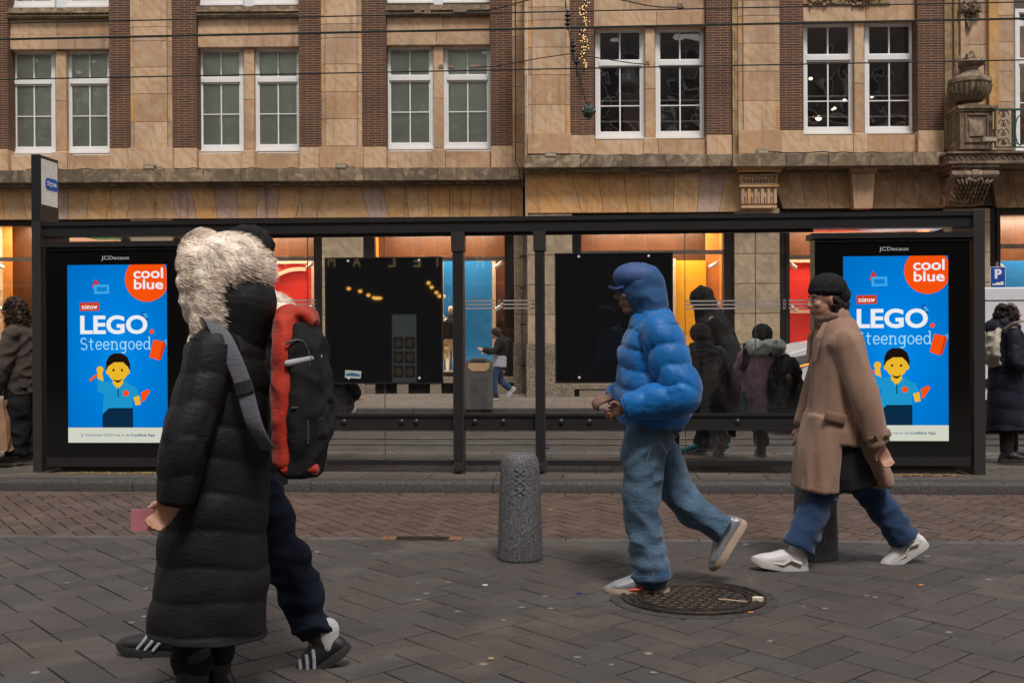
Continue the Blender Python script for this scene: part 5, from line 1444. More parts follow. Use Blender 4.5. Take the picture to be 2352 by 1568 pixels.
def shoes(par, ankles, mat, sole, s=1.0, high=0, chunky=1.0, stripes=None, accent=None):
    """ankles: list of (pos, toe, pitch)"""
    for A, toe, pitch in ankles:
        a, b = G(), G(); shoe_geo(a, b, A, toe, pitch, s, high, chunky)
        o = organic('shoe', a, mat, par, .006, 2)
        b.build('sole', sole, o, smooth=True)
        t = V(toe).normalized(); l = V((0,0,1)).cross(t); Ry = Matrix((t, l, V((0,0,1)))).transposed() @ Matrix.Rotation(pitch, 3, 'Y')
        T = lambda x, y, z: V(A)+Ry@V((x*s, y*s, z*s))
        if stripes:
            g = G()
            for k in range(3):
                for q in (-1,1):
                    x = .025+k*.03
                    g.chain([T(x,q*.037,-.0), T(x+.012,q*.044,-.025), T(x+.03,q*.046,-.052)], [.0065*s,.0065*s,.0065*s])
            g.build('side_stripes', stripes, o, smooth=True)
        if accent:
            g = G()
            for q in (-1,1): g.chain([T(-.03,q*.043,-.03), T(.02,q*.045,-.02), T(.055,q*.045,-.05), T(.11,q*.046,-.052)], [.01*s,.007*s,.008*s,.005*s])
            for k in range(4): g.chain([T(.05+k*.022,-.02,.006-k*.009), T(.05+k*.022,.02,.006-k*.009)], [.0045*s,.0045*s])
            g.build('accent', accent, o, smooth=True)
def furry(g, surf, n, L, seed=1, bias=(0,0,-.3), w=.0035):
    """hair-like tapered slivers standing out of points on ellipsoids: surf = [(centre, radii)]"""
    random.seed(seed); b = V(bias)
    for i in range(n):
        c, r = random.choice(surf); c = V(c)
        while True:
            d = V((random.gauss(0,1), random.gauss(0,1), random.gauss(0,1)))
            if d.length > .1: break
        d.normalize(); p = c+V((d.x*r[0], d.y*r[1], d.z*r[2]))*.97
        inside = False
        for c2, r2 in surf:
            q = p-V(c2)
            if c2 is not c and (q.x/r2[0])**2+(q.y/r2[1])**2+(q.z/r2[2])**2 < .8: inside = True; break
        if inside: continue
        cl = noise.noise_vector(p*14)*.45
        dr = (d*.75+b+cl).normalized(); l = L*random.uniform(.5, 1.15)
        sd = dr.cross(V((random.gauss(0,1), random.gauss(0,1), random.gauss(0,1)))).normalized()*w*random.uniform(.7,1.4)
        m = p+dr*l*.55; e = p+(dr+b*.5).normalized()*l
        g.add([p-sd, p+sd, m+sd*.7, m-sd*.7, e], [(0,1,2,3),(3,2,4)])
def curls(g, surf, n, L, seed=1, r=.006):
    random.seed(seed)
    for i in range(n):
        c, rr = random.choice(surf); c = V(c); d = V((random.gauss(0,1), random.gauss(0,1), random.gauss(0,1))).normalized()
        p = c+V((d.x*rr[0], d.y*rr[1], d.z*rr[2])); ax = (V((0,0,-1))+d*.35).normalized(); a = ax.orthogonal().normalized(); b = ax.cross(a); ph = random.uniform(0,6); q = random.uniform(.008,.014)
        l = L*random.uniform(.5,1.1); m = 9
        g.tube([p+ax*l*k/m+a*q*math.cos(ph+k*.95)+b*q*math.sin(ph+k*.95) for k in range(m+1)], [r*(1-.6*k/m) for k in range(m+1)], 5)
class Pose:
    """joints in metres in the person's own frame: x forward, y left, z up"""
    def __init__(s, name, label, px, py, Y, face=-1, zg=0, yaw=None, group=None):
        s.s = Y/F; s.px = px; s.face = face; s.zg = zg
        p = at(px, 773, Y); s.base = V((p.x, Y, zg)); s.hor = 773-ROLL*0-.0051*(px-1176)
        s.e = empty(name, s.base, yaw if yaw is not None else (PI if face < 0 else 0)); tag(s.e, label, 'person', group)
    def q(s, px, py, y=0):
        hor = 773-.0051*(px-1176); return V(((px-s.px)*s.face*s.s, y, CAMZ-(py-hor)*s.s-s.zg))
def legs_geo(g, hip, L, R, r=(.095,.075,.055), dz=0):
    for (k, a), q in ((L,1),(R,-1)):
        loft(g, [V(hip)+V((0,.085*q,0)), k, a], r)
def body(par, P, skin=SKIN, s=1.0, grip=.5, hands=True, face=True, parts=True):
    """P: dict with pel, sho, head, fw, LK,LA,RK,RA, LE,LW,RE,RW. One continuous skin."""
    g = G(); pel, sho = V(P['pel']), V(P['sho'])
    sw = P.get('sw', .17)*s; sd = V(P.get('side', (0,1,0))).normalized()
    mid = pel.lerp(sho, .5)
    g.cap(pel+sd*.07*s, pel-sd*.07*s, .095*s, .095*s); 
    for q in (-1,1):
        g.chain([pel+sd*.06*q*s, mid+sd*.06*q*s, sho+sd*.09*q*s-V((0,0,.06*s))], [.1*s,.085*s,.095*s]); g.cap(sho+sd*.05*q*s, sho+sd*sw*q, .06*s, .052*s)
    hd = V(P['head']); fw = V(P.get('fw', (1,0,0))); nb = hd-fw.normalized()*.035*s-V((0,0,.07*s))
    g.chain([sho, nb], [.065*s,.055*s])
    T, R = head_geo(g, hd, fw, P.get('up', (0,0,1)), s)
    for K, A, q in ((P['LK'],P['LA'],1),(P['RK'],P['RA'],-1)):
        g.chain([pel+sd*.085*q*s-V((0,0,.03)), V(K), V(K).lerp(V(A),.35), V(A)], [.085*s,.058*s,.055*s,.038*s])
    for nm, q in (('L',1),('R',-1)):
        E, W_ = V(P[nm+'E']), V(P[nm+'W']); S_ = sho+sd*sw*q
        g.chain([S_, E, W_], [.05*s,.04*s,.028*s])
        if hands:
            hdv = V(P.get(nm+'H', W_-E)); hand(g, W_, hdv, P.get(nm+'U', (q*sd if False else -sd*q)), P.get(nm+'G', grip), s*.95, P.get(nm+'S', (1,0,0)) )
    for ank, toe, pitch in P.get('feet', []):
        t = V(toe).normalized(); Ry = Matrix((t, V((0,0,1)).cross(t), V((0,0,1)))).transposed() @ Matrix.Rotation(pitch, 3, 'Y')
        g.chain([V(ank), V(ank)+Ry@V((.04,0,-.04))*s, V(ank)+Ry@V((.15,0,-.058))*s], [.036*s,.03*s,.018*s])
    o = organic('body', g, skin, par, .0075 if parts else .01, 3)
    if parts: face_parts(par, T, R, s)
    return T, R
def qloft(g, pts, wr, dr=None, side=(0,1,0), period=.11, amp=.07, pucker=.016, n=56, step=.008, seed=0, cap0=True):
    """padded tube with stitched seams and small puckers running off them"""
    dr = wr if dr is None else dr
    rs = resample(pts, step); s = 0; last = None; rings = []
    m_ = len(rs)
    for i, (p, u) in enumerate(rs):
        if last is not None: s += (p-last).length
        last = p
        t = (rs[min(i+1,m_-1)][0]-rs[max(i-1,0)][0]).normalized(); a = V(side); a = (a-t*a.dot(t)).normalized(); b = t.cross(a)
        w, d = interp(wr, u), interp(dr, u)
        for k in range(n):
            c = 2*PI*k/n
            wob = .018*math.sin(c*2+seed)+.02*noise.noise(V((math.cos(c)*1.5, math.sin(c)*1.5, s*4+seed)))
            ph = (s+wob)/period; q = abs(math.sin(PI*ph)); fat = q**.5
            pk = noise.noise(V((math.cos(c)*w*60+seed, math.sin(c)*w*60, s*16)))*pucker*(1.5-fat*.8)
            big = noise.noise(V((math.cos(c)*2+seed*3, math.sin(c)*2, s*7)))*.06
            m = 1+amp*(fat-.75)*min(1, .16/w)+pk*min(1.4, .16/w)+big
            rings.append(p+a*(math.cos(c)*w*m)+b*(math.sin(c)*d*m))
    f = [(i*n+k, i*n+(k+1)%n, (i+1)*n+(k+1)%n, (i+1)*n+k) for i in range(m_-1) for k in range(n)]
    f += [tuple(range(n-1,-1,-1)), tuple((m_-1)*n+k for k in range(n))]
    g.add(rings, f)
def qsleeve(g, S_, E, W_, r, period=.11, amp=.09, seed=0):
    W2 = V(W_); E = V(E); S_ = V(S_)
    qloft(g, [S_+V((0,0,.02)), S_.lerp(E,.5), E, E.lerp(W2,.55), W2], [r[0],(r[0]+r[1])/2,r[1],(r[1]+r[2])/2*1.04,r[2]], None, (0,1,0) if abs((E-S_).y) < .6*(E-S_).length else (1,0,0), period, amp, .045, 44, .008, seed)
    g.ball(S_+V((0,0,.005)), (r[0]*.97,r[0]*.92,r[0]*.93), 20, 14)
    d = (W2-E).normalized(); g.tube([W2-d*.012, W2+d*.012], [r[2]*.9, r[2]*.84], 24)
def sleeve(g, S_, E, W_, r=(.085,.07,.055), quilt=None, past=.0):
    W2 = V(W_)+(V(W_)-V(E)).normalized()*past; loft(g, [S_, E, W2], list(r), quilt=quilt)

# ---- 1 walker with fur hood and red backpack (nearest) -------------
YA = 4.22
p = Pose('person', 'nearest walker in long black padded coat with cream fur hood up and red backpack', 500, 1600, YA, -1)
q = p.q
P = dict(pel=q(500,1120), sho=q(520,800), head=q(512,662), fw=(1,-.1,-.12), LK=q(455,1350,.09), LA=q(452,1572,.09), RK=q(480,1350,-.09), RA=q(475,1572,-.09),
         LE=q(470,1000,.26), LW=q(448,1128,.26), RE=q(455,990,-.24), RW=q(415,1110,-.2), LH=(.5,-.05,-.55), LG=.7, feet=[(q(452,1572,.09),(1,0,0),0),(q(475,1572,-.09),(1,0,0),0)])
T, R = body(p.e, P)
g = G()
qloft(g, [q(524,745), q(520,800), q(516,880), q(508,1000), q(496,1150), q(484,1300), q(474,1448)], [.10,.185,.205,.215,.22,.225,.235], [.09,.145,.16,.168,.185,.205,.222], period=.125, amp=.06, seed=2)
qsleeve(g, q(520,805,.165), P['LE'], P['LW'], (.092,.085,.062), .12, .08, 3); qsleeve(g, q(520,805,-.165), P['RE'], P['RW'], (.092,.085,.062), .12, .08, 5)
coat = g.build('long_coat', PUFB, p.e, smooth='all')
g = G(); g.chain([q(470,1300,.09), P['LK'], P['LA']+V((0,0,.1))], [.08,.075,.068]); g.chain([q(490,1300,-.09), P['RK'], P['RA']+V((0,0,.1))], [.08,.07,.066]); organic('trousers', g, BLK, p.e, .01, 3, folds(.012,(6,6,12),8))
g = G(); g.ball(P['LA']+V((0,0,.10)), (.075,.07,.03)); g.ball(P['LA']+V((0,0,.12)), (.078,.073,.02)); 
g2 = G()
for A_, tt, pp in P['feet']:
    a, b = G(), G(); shoe_geo(a, b, A_, tt, pp, 1.0, .08, 1.3); a.cap(A_, A_+V((0,0,.16)), .058, .07); o = organic('boot', a, LEATH, p.e, .008, 2); b.build('sole', SOLEB, o)
# hood: dark shell with thick cream fur all round
g = G(); g.ball(T(-.025,0,.03), (.155,.135,.165), 20, 14); g.chain([T(-.07,0,-.06), q(545,770)], [.13,.12]); organic('hood', g, PUFB, p.e, .01, 3)
surf = []
for k in range(15):
    a = 2*PI*k/15; cx = .065; surf.append((T(cx, .115*math.cos(a), .03+.145*math.sin(a)), (.06,.048,.055)))
surf += [(T(.02,0,.145), (.115,.10,.06)), (T(-.05,0,.13), (.11,.105,.07)), (T(-.02,.105,.07), (.11,.05,.09)), (T(-.10,.06,.07), (.075,.07,.075)), (T(-.14,0,.05), (.06,.07,.075)), (T(-.02,-.105,.07), (.11,.05,.09)),
         (T(.02,.13,-.02),(.06,.045,.10)), (T(.05,.11,-.13),(.05,.05,.07)), (T(.075,.07,-.2),(.055,.05,.07)), (T(.085,.04,-.26),(.05,.06,.06)), (T(.02,.12,-.1),(.06,.045,.07))]
g = G()
for c, r in surf: g.ball(c, r, 10, 8)
fh = organic('fur_trim', g, FUR, p.e, .012, 5, folds(.008, (9,9,9), 5))
g = G(); furry(g, surf, 52000, .03, 4, (-.8,0,-.25), .0010); g.build('fur_hairs', FUR, fh)
# backpack, straps, reflective bits
bp = p.e
g = G(); loft(g, [q(690,745), q(697,800), q(700,900), q(695,1000), q(690,1085)], [.11,.155,.165,.165,.14], [.055,.085,.10,.10,.08], n=24); g.box(0,0,0,0,0,0) if False else None
bk_ = organic('backpack', g, BLK, p.e, .009, 3, folds(.01,(9,9,9),2)); 
g = G(); loft(g, [q(668,728), q(668,800), q(668,900), q(664,1060)], [.125,.158,.168,.15], [.05,.06,.065,.05], n=22); loft(g, [q(665,1070), q(735,1068)], [.15,.12], [.03,.03])
loft(g, [q(650,728,.0), q(700,722,.0), q(722,748,0)], [.10,.10,.07],[.03,.03,.02]); organic('red_panel', g, REDP, bk_, .009, 3, folds(.008,(9,9,9),12))
g = G(); g.chain([q(680,832,.165), q(725,822,.13), q(738,818,.05)], [.012,.012,.012]); g.build('reflective_band', GREYW, bk_, smooth=True)
g = G(); pts = [q(490,738,.13), q(520,745,.19), q(555,790,.225), q(590,870,.235), q(615,960,.235), q(640,1020,.19)]
P_ = [r_[0] for r_ in resample(pts, .02)]; g.tube(P_, .03, 12, (1,.0,.5), .0045); g.build('shoulder_strap', STRAP, bk_, smooth='all')
g = G(); g.tube([P_[int(len(P_)*.55)]+V((0,.006,0)), P_[int(len(P_)*.62)]+V((0,.006,0))], .034, 10, (1,0,.5), .008); g.build('strap_buckle', CABLE, bk_)
ZIP = M_plain('zip_grey', (.05,.05,.055), .5)
for (c0_, pts_) in ((0, [q(676,790,.16), q(700,780,.155), q(722,800,.13), q(726,900,.13), q(720,1000,.13)]), (1, [q(690,930,.172), q(720,935,.15), q(722,1010,.14)])):
    g = G(); g.tube([r_[0] for r_ in resample([p_+V((0,.006,0)) for p_ in pts_], .02)], .0045, 6); g.build('zip', ZIP, bk_)
g = G(); loft(g, [q(712,900), q(735,925), q(738,985), q(720,1020)], [.10,.125,.125,.10], [.03,.04,.04,.03], n=24); organic('front_pocket', g, fabric('pack_side_cloth', (.02,.019,.021)), bk_, .008, 2, folds(.005,(12,12,12)))
g = G(); v0_ = P['LW']+V((.10,-.02,-.07)); g.box(v0_.x-.06,v0_.x+.06,v0_.y-.006,v0_.y+.006,v0_.z-.035,v0_.z+.04); g.build('pink_phone', M_plain('pink_case', (.45,.16,.19), .5), p.e)

# ---- 2 companion behind, striped trainers --------------------------
YB2 = 4.75
p = Pose('person', 'walker in navy trousers and striped black trainers, mostly hidden behind the fur hood', 560, 1540, YB2, -1); q = p.q
P = dict(pel=q(570,1080), sho=q(575,740), head=q(560,598), fw=(1,0,-.05), LK=q(660,1270,.09), LA=q(735,1462,.09), RK=q(450,1270,-.09), RA=q(365,1462,-.09),
         LE=q(590,930,.25), LW=q(560,1060,.25), RE=q(500,920,-.25), RW=q(430,1000,-.22), feet=[(q(740,1466,.09),(1,0,0),.62),(q(378,1472,-.09),(1,0,0),-.12)])
T, R = body(p.e, P)
g = G(); qloft(g, [q(575,715), q(575,765), q(574,830), q(572,930), q(570,1110)], [.09,.17,.195,.19,.19], [.08,.13,.15,.15,.16]); qsleeve(g, q(575,762,.165), P['LE'], P['LW'], (.088,.075,.055)); qsleeve(g, q(575,762,-.165), P['RE'], P['RW'], (.088,.075,.055)); g.build('jacket', PUFB, p.e, smooth='all')
g = G(); loft(g, [P['pel']+V((0,.08,.02)), P['LK'], P['LA']+V((.0,0,.03))], [.115,.10,.075]); loft(g, [P['pel']+V((0,-.08,.02)), P['RK'], P['RA']+V((0,0,.03))], [.115,.09,.075]); g.ball(P['pel'], (.13,.17,.13)); organic('trousers', g, NAVYT, p.e, .01, 3, folds(.014,(6,6,11),4))
g = G(); g.ball(T(-.02,0,.045), (.112,.092,.10), 16, 12); g.cap(T(-.05,0,-.0), T(-.06,0,-.06), .085, .07); organic('hair', g, BLK, p.e, .008, 2, folds(.008,(20,20,20)))
surf = [(q(625+10*k,700+16*k,.12-.05*abs(k-2)), (.07,.055,.05)) for k in range(5)]+[(q(625+10*k,704+16*k,-.06+.02*k), (.07,.055,.05)) for k in range(5)]+[(q(610,695,.1),(.06,.06,.05))]
g = G()
for c, r in surf: g.ball(c, r, 10, 8)
o = organic('fur_collar', g, FUR, p.e, .012, 3, folds(.016,(14,14,14))); g = G(); furry(g, surf, 16000, .03, 7, (-.7,0,-.25), .0010); g.build('fur_hairs', FUR, o)
shoes(p.e, [(P['feet'][0][0], (1,0,0), .62)], SHB, SOLEB, 1.12, 0, 1.2, stripes=GREYW); shoes(p.e, [(P['feet'][1][0], (1,0,0), -.12)], SHB, SOLEB, 1.12, 0, 1.2, stripes=GREYW)
g = G(); A_ = P['feet'][0][0]; g.cap(A_+V((-.03,0,.0)), A_+V((-.03,0,.06)), .047, .05); organic('sock', g, SOCK, p.e, .008, 2)

# ---- 3 blue puffer --------------------------------------------------
YC = gnd(1460, 1352).y; 
p = Pose('person', 'walker in bright blue puffer jacket, blue peaked cap and washed jeans, stepping onto the manhole', 1480, 1350, YC, -1, .006); q = p.q
P = dict(pel=q(1490,985), sho=q(1500,742), head=q(1462,672), fw=(1,0,-.06), LK=q(1468,1150,.09), LA=q(1488,1316,.08), RK=q(1568,1150,-.09), RA=q(1668,1218,-.09),
         LE=q(1548,900,.26), LW=q(1425,930,.24), RE=q(1510,895,-.25), RW=q(1412,915,-.16), LG=.9, RG=.7, feet=[(q(1488,1316,.08),(1,0,0),0),(q(1668,1218,-.09),(.7,0,-.0),1.0)])
T, R = body(p.e, P, SKIN_D)
g = G(); qloft(g, [q(1494,708), q(1500,752), q(1502,800), q(1500,880), q(1498,950), q(1496,978)], [.09,.17,.205,.225,.225,.19], [.09,.14,.185,.205,.20,.165], period=.105, amp=.11, pucker=.06, seed=4)
qsleeve(g, q(1504,765,.17), P['LE'], P['LW'], (.108,.105,.068), .115, .15, 1); qsleeve(g, q(1504,765,-.17), P['RE'], P['RW'], (.108,.105,.068), .115, .15, 6)
jk = g.build('puffer_jacket', BLUEP, p.e, smooth='all')
g = G(); g.tube([q(1496,974), q(1496,990)], [.185,.18], 40, (0,1,0), [.16,.155]); g.tube([q(1497,735), q(1490,700)], [.098,.09], 30, (0,1,0), [.098,.09]); g.build('rib_hem', fabric('dark_blue_rib', (.006,.03,.11), .9), jk, smooth=True)
g = G(); g.ball(T(-.03,0,.03), (.125,.10,.125), 18, 12); g.chain([T(-.05,0,-.03), q(1498,730)], [.11,.10]); g.ball(T(-.09,0,-.02),(.07,.085,.09)); organic('hood', g, BLUEK, p.e, .009, 3, folds(.006,(9,9,9),3))
g = G(); g.ball(T(.0,0,.085), (.122,.103,.078), 18, 12); o = organic('cap', g, M_plain('blue_cap_cloth', (.035,.085,.24), .7, var=.2), p.e, .008, 2)
g = G(); g.slab([(0,-.075),(.07,-.07),(.115,-.04),(.125,0),(.115,.04),(.07,.07),(0,.075)], -.006, .006); g.v = [tuple(T(x*.6+.072, y, z+.062-.6*(abs(y)**2)*8-.15*x)) for x,y,z in g.v]; g.build('peak', M_plain('cap_peak', (.03,.07,.2), .7), o)
g = G(); loft(g, [P['pel']+V((0,.08,.02)), q(1470,1060,.09), P['LK'], q(1478,1240,.085), q(1490,1318,.08)], [.12,.115,.095,.088,.10]); loft(g, [P['pel']+V((0,-.08,.02)), P['RK'], P['RA']], [.12,.095,.085]); g.ball(P['pel'], (.135,.165,.13)); 
def jf(c): return folds(.010,(6,6,9),6)(c)+(.010*math.sin(c.z*95+3*noise.noise(c*6)) if c.z < .28 else 0)*(1-max(0,c.z)/.28)
jn = organic('jeans', g, DENIM, p.e, .009, 2, jf)
g = G(); g.tube([r_[0] for r_ in resample([q(1489,1000,.205), q(1472,1060,.207), q(1469,1150,.186), q(1479,1240,.175), q(1490,1312,.182)], .03)], .0045, 6); g.build('side_seam', M_plain('seam_thread', (.10,.14,.19), .9), jn)
g = G(); loft(g, [q(1489,1306,.08), q(1490,1322,.08)], [.106,.108], [.104,.106]); g.build('turned_hem', fabric('hem_denim', (.03,.07,.14)), jn, smooth='all')
g = G(); g.tube([q(1505,1010,.208), q(1518,1030,.200), q(1530,1020,.19)], .004, 6); g.build('pocket_stitch', M_plain('tan_thread', (.22,.18,.12), .9), jn)
shoes(p.e, P['feet'][:1], SHS, SOLET, 1.16, 0, 1.35, accent=M_plain('red_trim', (.5,.05,.02), .5)); shoes(p.e, P['feet'][1:], SHS, SOLET, 1.1, 0, 1.35)

# ---- 4 camel coat ----------------------------------------------------
YD = gnd(1830, 1300).y
p = Pose('person', 'walker in camel wool coat, black beanie, dark jeans and white trainers', 1910, 1300, YD, -1); q = p.q
P = dict(pel=q(1925,1010), sho=q(1925,775), head=q(1897,692), fw=(1,.1,-.08), LK=q(1880,1130,.09), LA=q(1818,1262,.09), RK=q(2005,1130,-.09), RA=q(2090,1252,-.09),
         LE=q(1955,905,.24), LW=q(1988,1012,.24), RE=q(1900,900,-.24), RW=q(1868,985,-.2), LH=(-.25,0,-.6), feet=[(q(1812,1268,.09),(1,0,0),-.18),(q(2094,1246,-.09),(1,0,0),.55)])
T, R = body(p.e, P)
g = G(); loft(g, [q(1918,735), q(1925,790), q(1927,900), q(1925,985), q(1922,1015)], [.10,.185,.20,.215,.215], [.09,.14,.165,.19,.19], n=36)
g.ball(q(1925,790,.15), (.10,.08,.08)); g.ball(q(1925,790,-.15), (.10,.08,.08))
sleeve(g, q(1928,792,.175), P['LE'], P['LW'], (.09,.08,.07)); sleeve(g, q(1928,792,-.175), P['RE'], P['RW'], (.09,.08,.07))
loft(g, [q(1900,960), q(1882,1040), q(1872,1122)], [.20,.215,.225], [.13,.135,.135], n=30)
loft(g, [q(1940,950), q(1975,1020), q(2010,1092), q(2016,1112)], [.19,.20,.17,.15], [.13,.10,.075,.055], n=30)
def cf(c):
    return folds(.008,(9,9,2),7)(c)+.014*math.sin(c.x*30+c.z*7+c.y*6)*max(0,.9-c.z)
ct = organic('camel_coat', g, CAMEL, p.e, .0085, 2, cf)
g = G(); g.tube([q(1872,948,.20), q(1893,953,.222), q(1915,958,.226)], .030, 14, (0,0,1), .010); g.build('pocket_flap', fabric('flap_wool', (.20,.12,.085)), ct, smooth='all')
g = G(); d_ = (P['LW']-P['LE']).normalized(); g.tube([P['LW']-d_*.07, P['LW']-d_*.035], .079, 24); g.build('cuff_strap', fabric('cuff_wool', (.19,.115,.08)), ct, smooth='all')
BTN = M_plain('horn_button', (.05,.03,.02), .3)
for k_ in range(3):
    c_ = P['LW']-d_*(.055+.0*k_)+V((-.03+.03*k_, .078, 0)); g = G(); g.ball(c_, (.010,.005,.010), 10, 6); g.build('button', BTN, ct)
g = G(); g.tube([q(1948,760,.08), q(1952,840,.10), q(1955,930,.11), q(1950,985,.12)], .003, 5); g.build('back_seam', fabric('seam_wool', (.15,.09,.06)), ct)
g = G(); loft(g, [q(1928,990), q(1935,1060), q(1945,1118)], [.19,.185,.18], [.15,.19,.215], n=30); organic('coat_shade_lining', g, BLK, p.e, .009, 2, folds(.008,(9,9,3)))  # black lining insert: shade inside the open coat put into its colour
g = G(); loft(g, [q(1908,745), q(1905,728)], [.10,.09],[.085,.08]); organic('scarf', g, fabric('brown_scarf', (.10,.055,.04)), p.e, .009, 2, folds(.012,(16,16,16)))
g = G(); g.ball(T(-.02,0,.075), (.112,.092,.09), 18, 12); g.cap(T(.035,0,.075), T(-.08,0,.03), .06, .07); g.ball(T(-.015,0,.058), (.114,.096,.028), 18, 8); organic('beanie', g, BLK, p.e, .007, 2, folds(.003,(60,60,8)))
g = G(); g.cap(T(-.065,0,-.02), T(-.06,0,-.08), .07, .06); g.cap(T(-.03,.065,.0), T(-.03,.06,-.06), .03, .02); organic('hair', g, H_DK, p.e, .008, 2, folds(.008,(25,25,25)))
g = G(); loft(g, [P['pel']+V((0,.07,-.08)), P['LK']+V((0,-.01,.0)), P['LA']+V((-.01,0,.03))], [.09,.088,.092]); loft(g, [P['pel']+V((0,-.07,-.08)), P['RK']+V((0,.01,0)), P['RA']+V((0,0,.02))], [.09,.086,.088]); organic('jeans', g, DENIMD, p.e, .009, 2, folds(.009,(7,7,10),3))
g = G(); g.prism([(q(1850,790).x,q(0,790).z),(q(1850,790).x,q(0,790).z)], 0, 0) if False else None; g.chain([q(1888,745,.07), q(1872,775,.085), q(1862,830,.07)], [.016,.022,.012]); g.chain([q(1888,745,-.07), q(1872,775,-.085), q(1862,830,-.07)], [.016,.022,.012]); organic('lapel', g, CAMEL, p.e, .007, 2)
shoes(p.e, P['feet'], SHW, SOLEW, 1.12, 0, 1.5, accent=SOLEW)

# ---- 5 woman with paper bag (beyond the lit display) -----------------
YW = 1.25*F/288
p = Pose('person', 'woman with shoulder-length curly hair, taupe jacket and black trousers holding a paper bag', 42, 1065, YW, -1, .1); q = p.q
P = dict(pel=q(48,905), sho=q(45,760), head=q(30,713), fw=(1,.15,-.05), LK=q(45,975,.08), LA=q(42,1043,.08), RK=q(55,975,-.08), RA=q(58,1043,-.08),
         LE=q(30,835,.23), LW=q(12,892,.22), RE=q(40,835,-.23), RW=q(25,890,-.2), feet=[(q(30,1046,.09),(1,.1,0),0),(q(58,1043,-.08),(1,0,0),0)])
T, R = body(p.e, P, SKIN, .93)
g = G(); loft(g, [q(46,744), q(46,775), q(46,850), q(46,905)], [.10,.19,.20,.185], [.09,.14,.165,.165]); sleeve(g, q(46,768,.17), P['LE'], P['LW'], (.09,.085,.055)); sleeve(g, q(46,768,-.17), P['RE'], P['RW'], (.09,.085,.055)); g.ball(q(42,746),(.10,.10,.04)); organic('jacket', g, TAUPE, p.e, .009, 2, folds(.01,(7,7,9),1))
g = G(); g.box(q(62,0).x-.06,q(62,0).x+.04,.155,.17,q(0,888).z,q(0,868).z); g.build('pocket_flap', TAUPE, p.e)
g = G(); g.ball(P['pel'],(.14,.17,.12)); loft(g, [P['pel']+V((0,.08,0)), P['LK'], P['LA']+V((0,0,.0))], [.12,.115,.105]); loft(g, [P['pel']+V((0,-.08,0)), P['RK'], P['RA']], [.12,.115,.105]); organic('trousers', g, BLK, p.e, .01, 3, folds(.012,(6,6,8)))
surf = [(T(-.03,0,.06),(.10,.10,.08)),(T(-.07,.02,-.03),(.09,.10,.10)),(T(-.07,.03,-.10),(.085,.105,.07)),(T(-.02,.08,-.06),(.06,.04,.08)),(T(-.02,-.08,-.06),(.06,.04,.08))]
g = G()
for c, r in surf: g.ball(c, r)
hr = organic('hair', g, H_CURL, p.e, .009, 2, folds(.016,(16,16,10),2)); g = G(); curls(g, surf, 420, .09, 2, .0065); g.build('curls', H_CURL, hr)
g = G()
for qq in (-1,1): g.tube([T(.098,qq*.034+.022*math.cos(t*PI/8),.008+.02*math.sin(t*PI/8)) for t in range(17)], .0022, 5)
g.tube([T(.095,.055,.012),T(.0,.078,.014)], .002, 5); g.build('glasses', CABLE, p.e)
shoes(p.e, P['feet'], M_plain('taupe_shoe', (.16,.12,.11), .6), SOLEW, .98)
bg = empty('paper_bag', p.base+Matrix.Rotation(PI,3,'Z')@q(8,1030,.26)); tag(bg, 'brown paper carrier bag hanging from the hand of the curly haired woman', 'bag')
g = G(); w = .17; H_ = .50
v = []
for z_ in (0,.02,.15,.3,.42,H_):
    t_ = z_/H_; ww = w*(1-.25*t_); dd = .085*(1-.65*t_)
    for a_, b_2 in ((-1,-1),(-.3,-1.05),(.4,-.96),(1,-1),(1.04,0),(1,1),(.2,1.04),(-.4,.98),(-1,1),(-1.03,0)):
        v.append((ww*a_+random.uniform(-.008,.008)*2, dd*b_2+random.uniform(-.01,.01), z_))
g.add(v, [tuple(range(9,-1,-1))]+[(r*10+k, r*10+(k+1)%10, (r+1)*10+(k+1)%10, (r+1)*10+k) for r in range(5) for k in range(10)]); g.build('bag_body', M_plain('kraft_paper', (.30,.17,.095), .8, var=.15), bg)
g = G(); g.tube([(-.05,-.03,H_),(-.03,-.03,H_+.07),(.03,-.03,H_+.07),(.05,-.03,H_)], .004, 5); g.build('handle', M_plain('bag_string', (.05,.03,.02), .9), bg)

# ---- 6 woman in navy long coat ---------------------------------------
YX = 1.25*F/297
p = Pose('person', 'woman with dark curly hair in long navy coat and buckled black boots beside the van', 2318, 1062, YX, 1, .1); q = p.q
P = dict(pel=q(2312,880), sho=q(2315,762), head=q(2321,722), fw=(1,-.1,.1), LK=q(2325,955,.07), LA=q(2330,1035,.07), RK=q(2306,955,-.07), RA=q(2304,1037,-.07),
         RE=q(2312,832,-.22), RW=q(2352,835,-.2), LE=q(2320,830,.22), LW=q(2350,800,.14), feet=[(q(2332,1037,.08),(1,.1,0),0),(q(2304,1040,-.08),(1,-.1,0),0)])
T, R = body(p.e, P, SKIN, .9)
g = G(); qloft(g, [q(2314,748), q(2314,772), q(2312,840), q(2310,910), q(2312,985)], [.10,.175,.19,.19,.195], [.09,.14,.155,.165,.18], period=.16, amp=.05); qsleeve(g, q(2314,772,.155), P['LE'], P['LW'], (.085,.075,.058), .14, .07); qsleeve(g, q(2314,772,-.155), P['RE'], P['RW'], (.085,.075,.058), .14, .07); g.build('long_coat', NAVY, p.e, smooth='all'); g = G()
g.ball(q(2292,752), (.12,.13,.085)); g.chain([q(2296,745,.08), q(2325,755,.08)], [.05,.045]); g.chain([q(2296,745,-.08), q(2325,755,-.08)], [.05,.045]); organic('coat_hood', g, NAVY, p.e, .009, 2, folds(.012,(8,8,8),2))
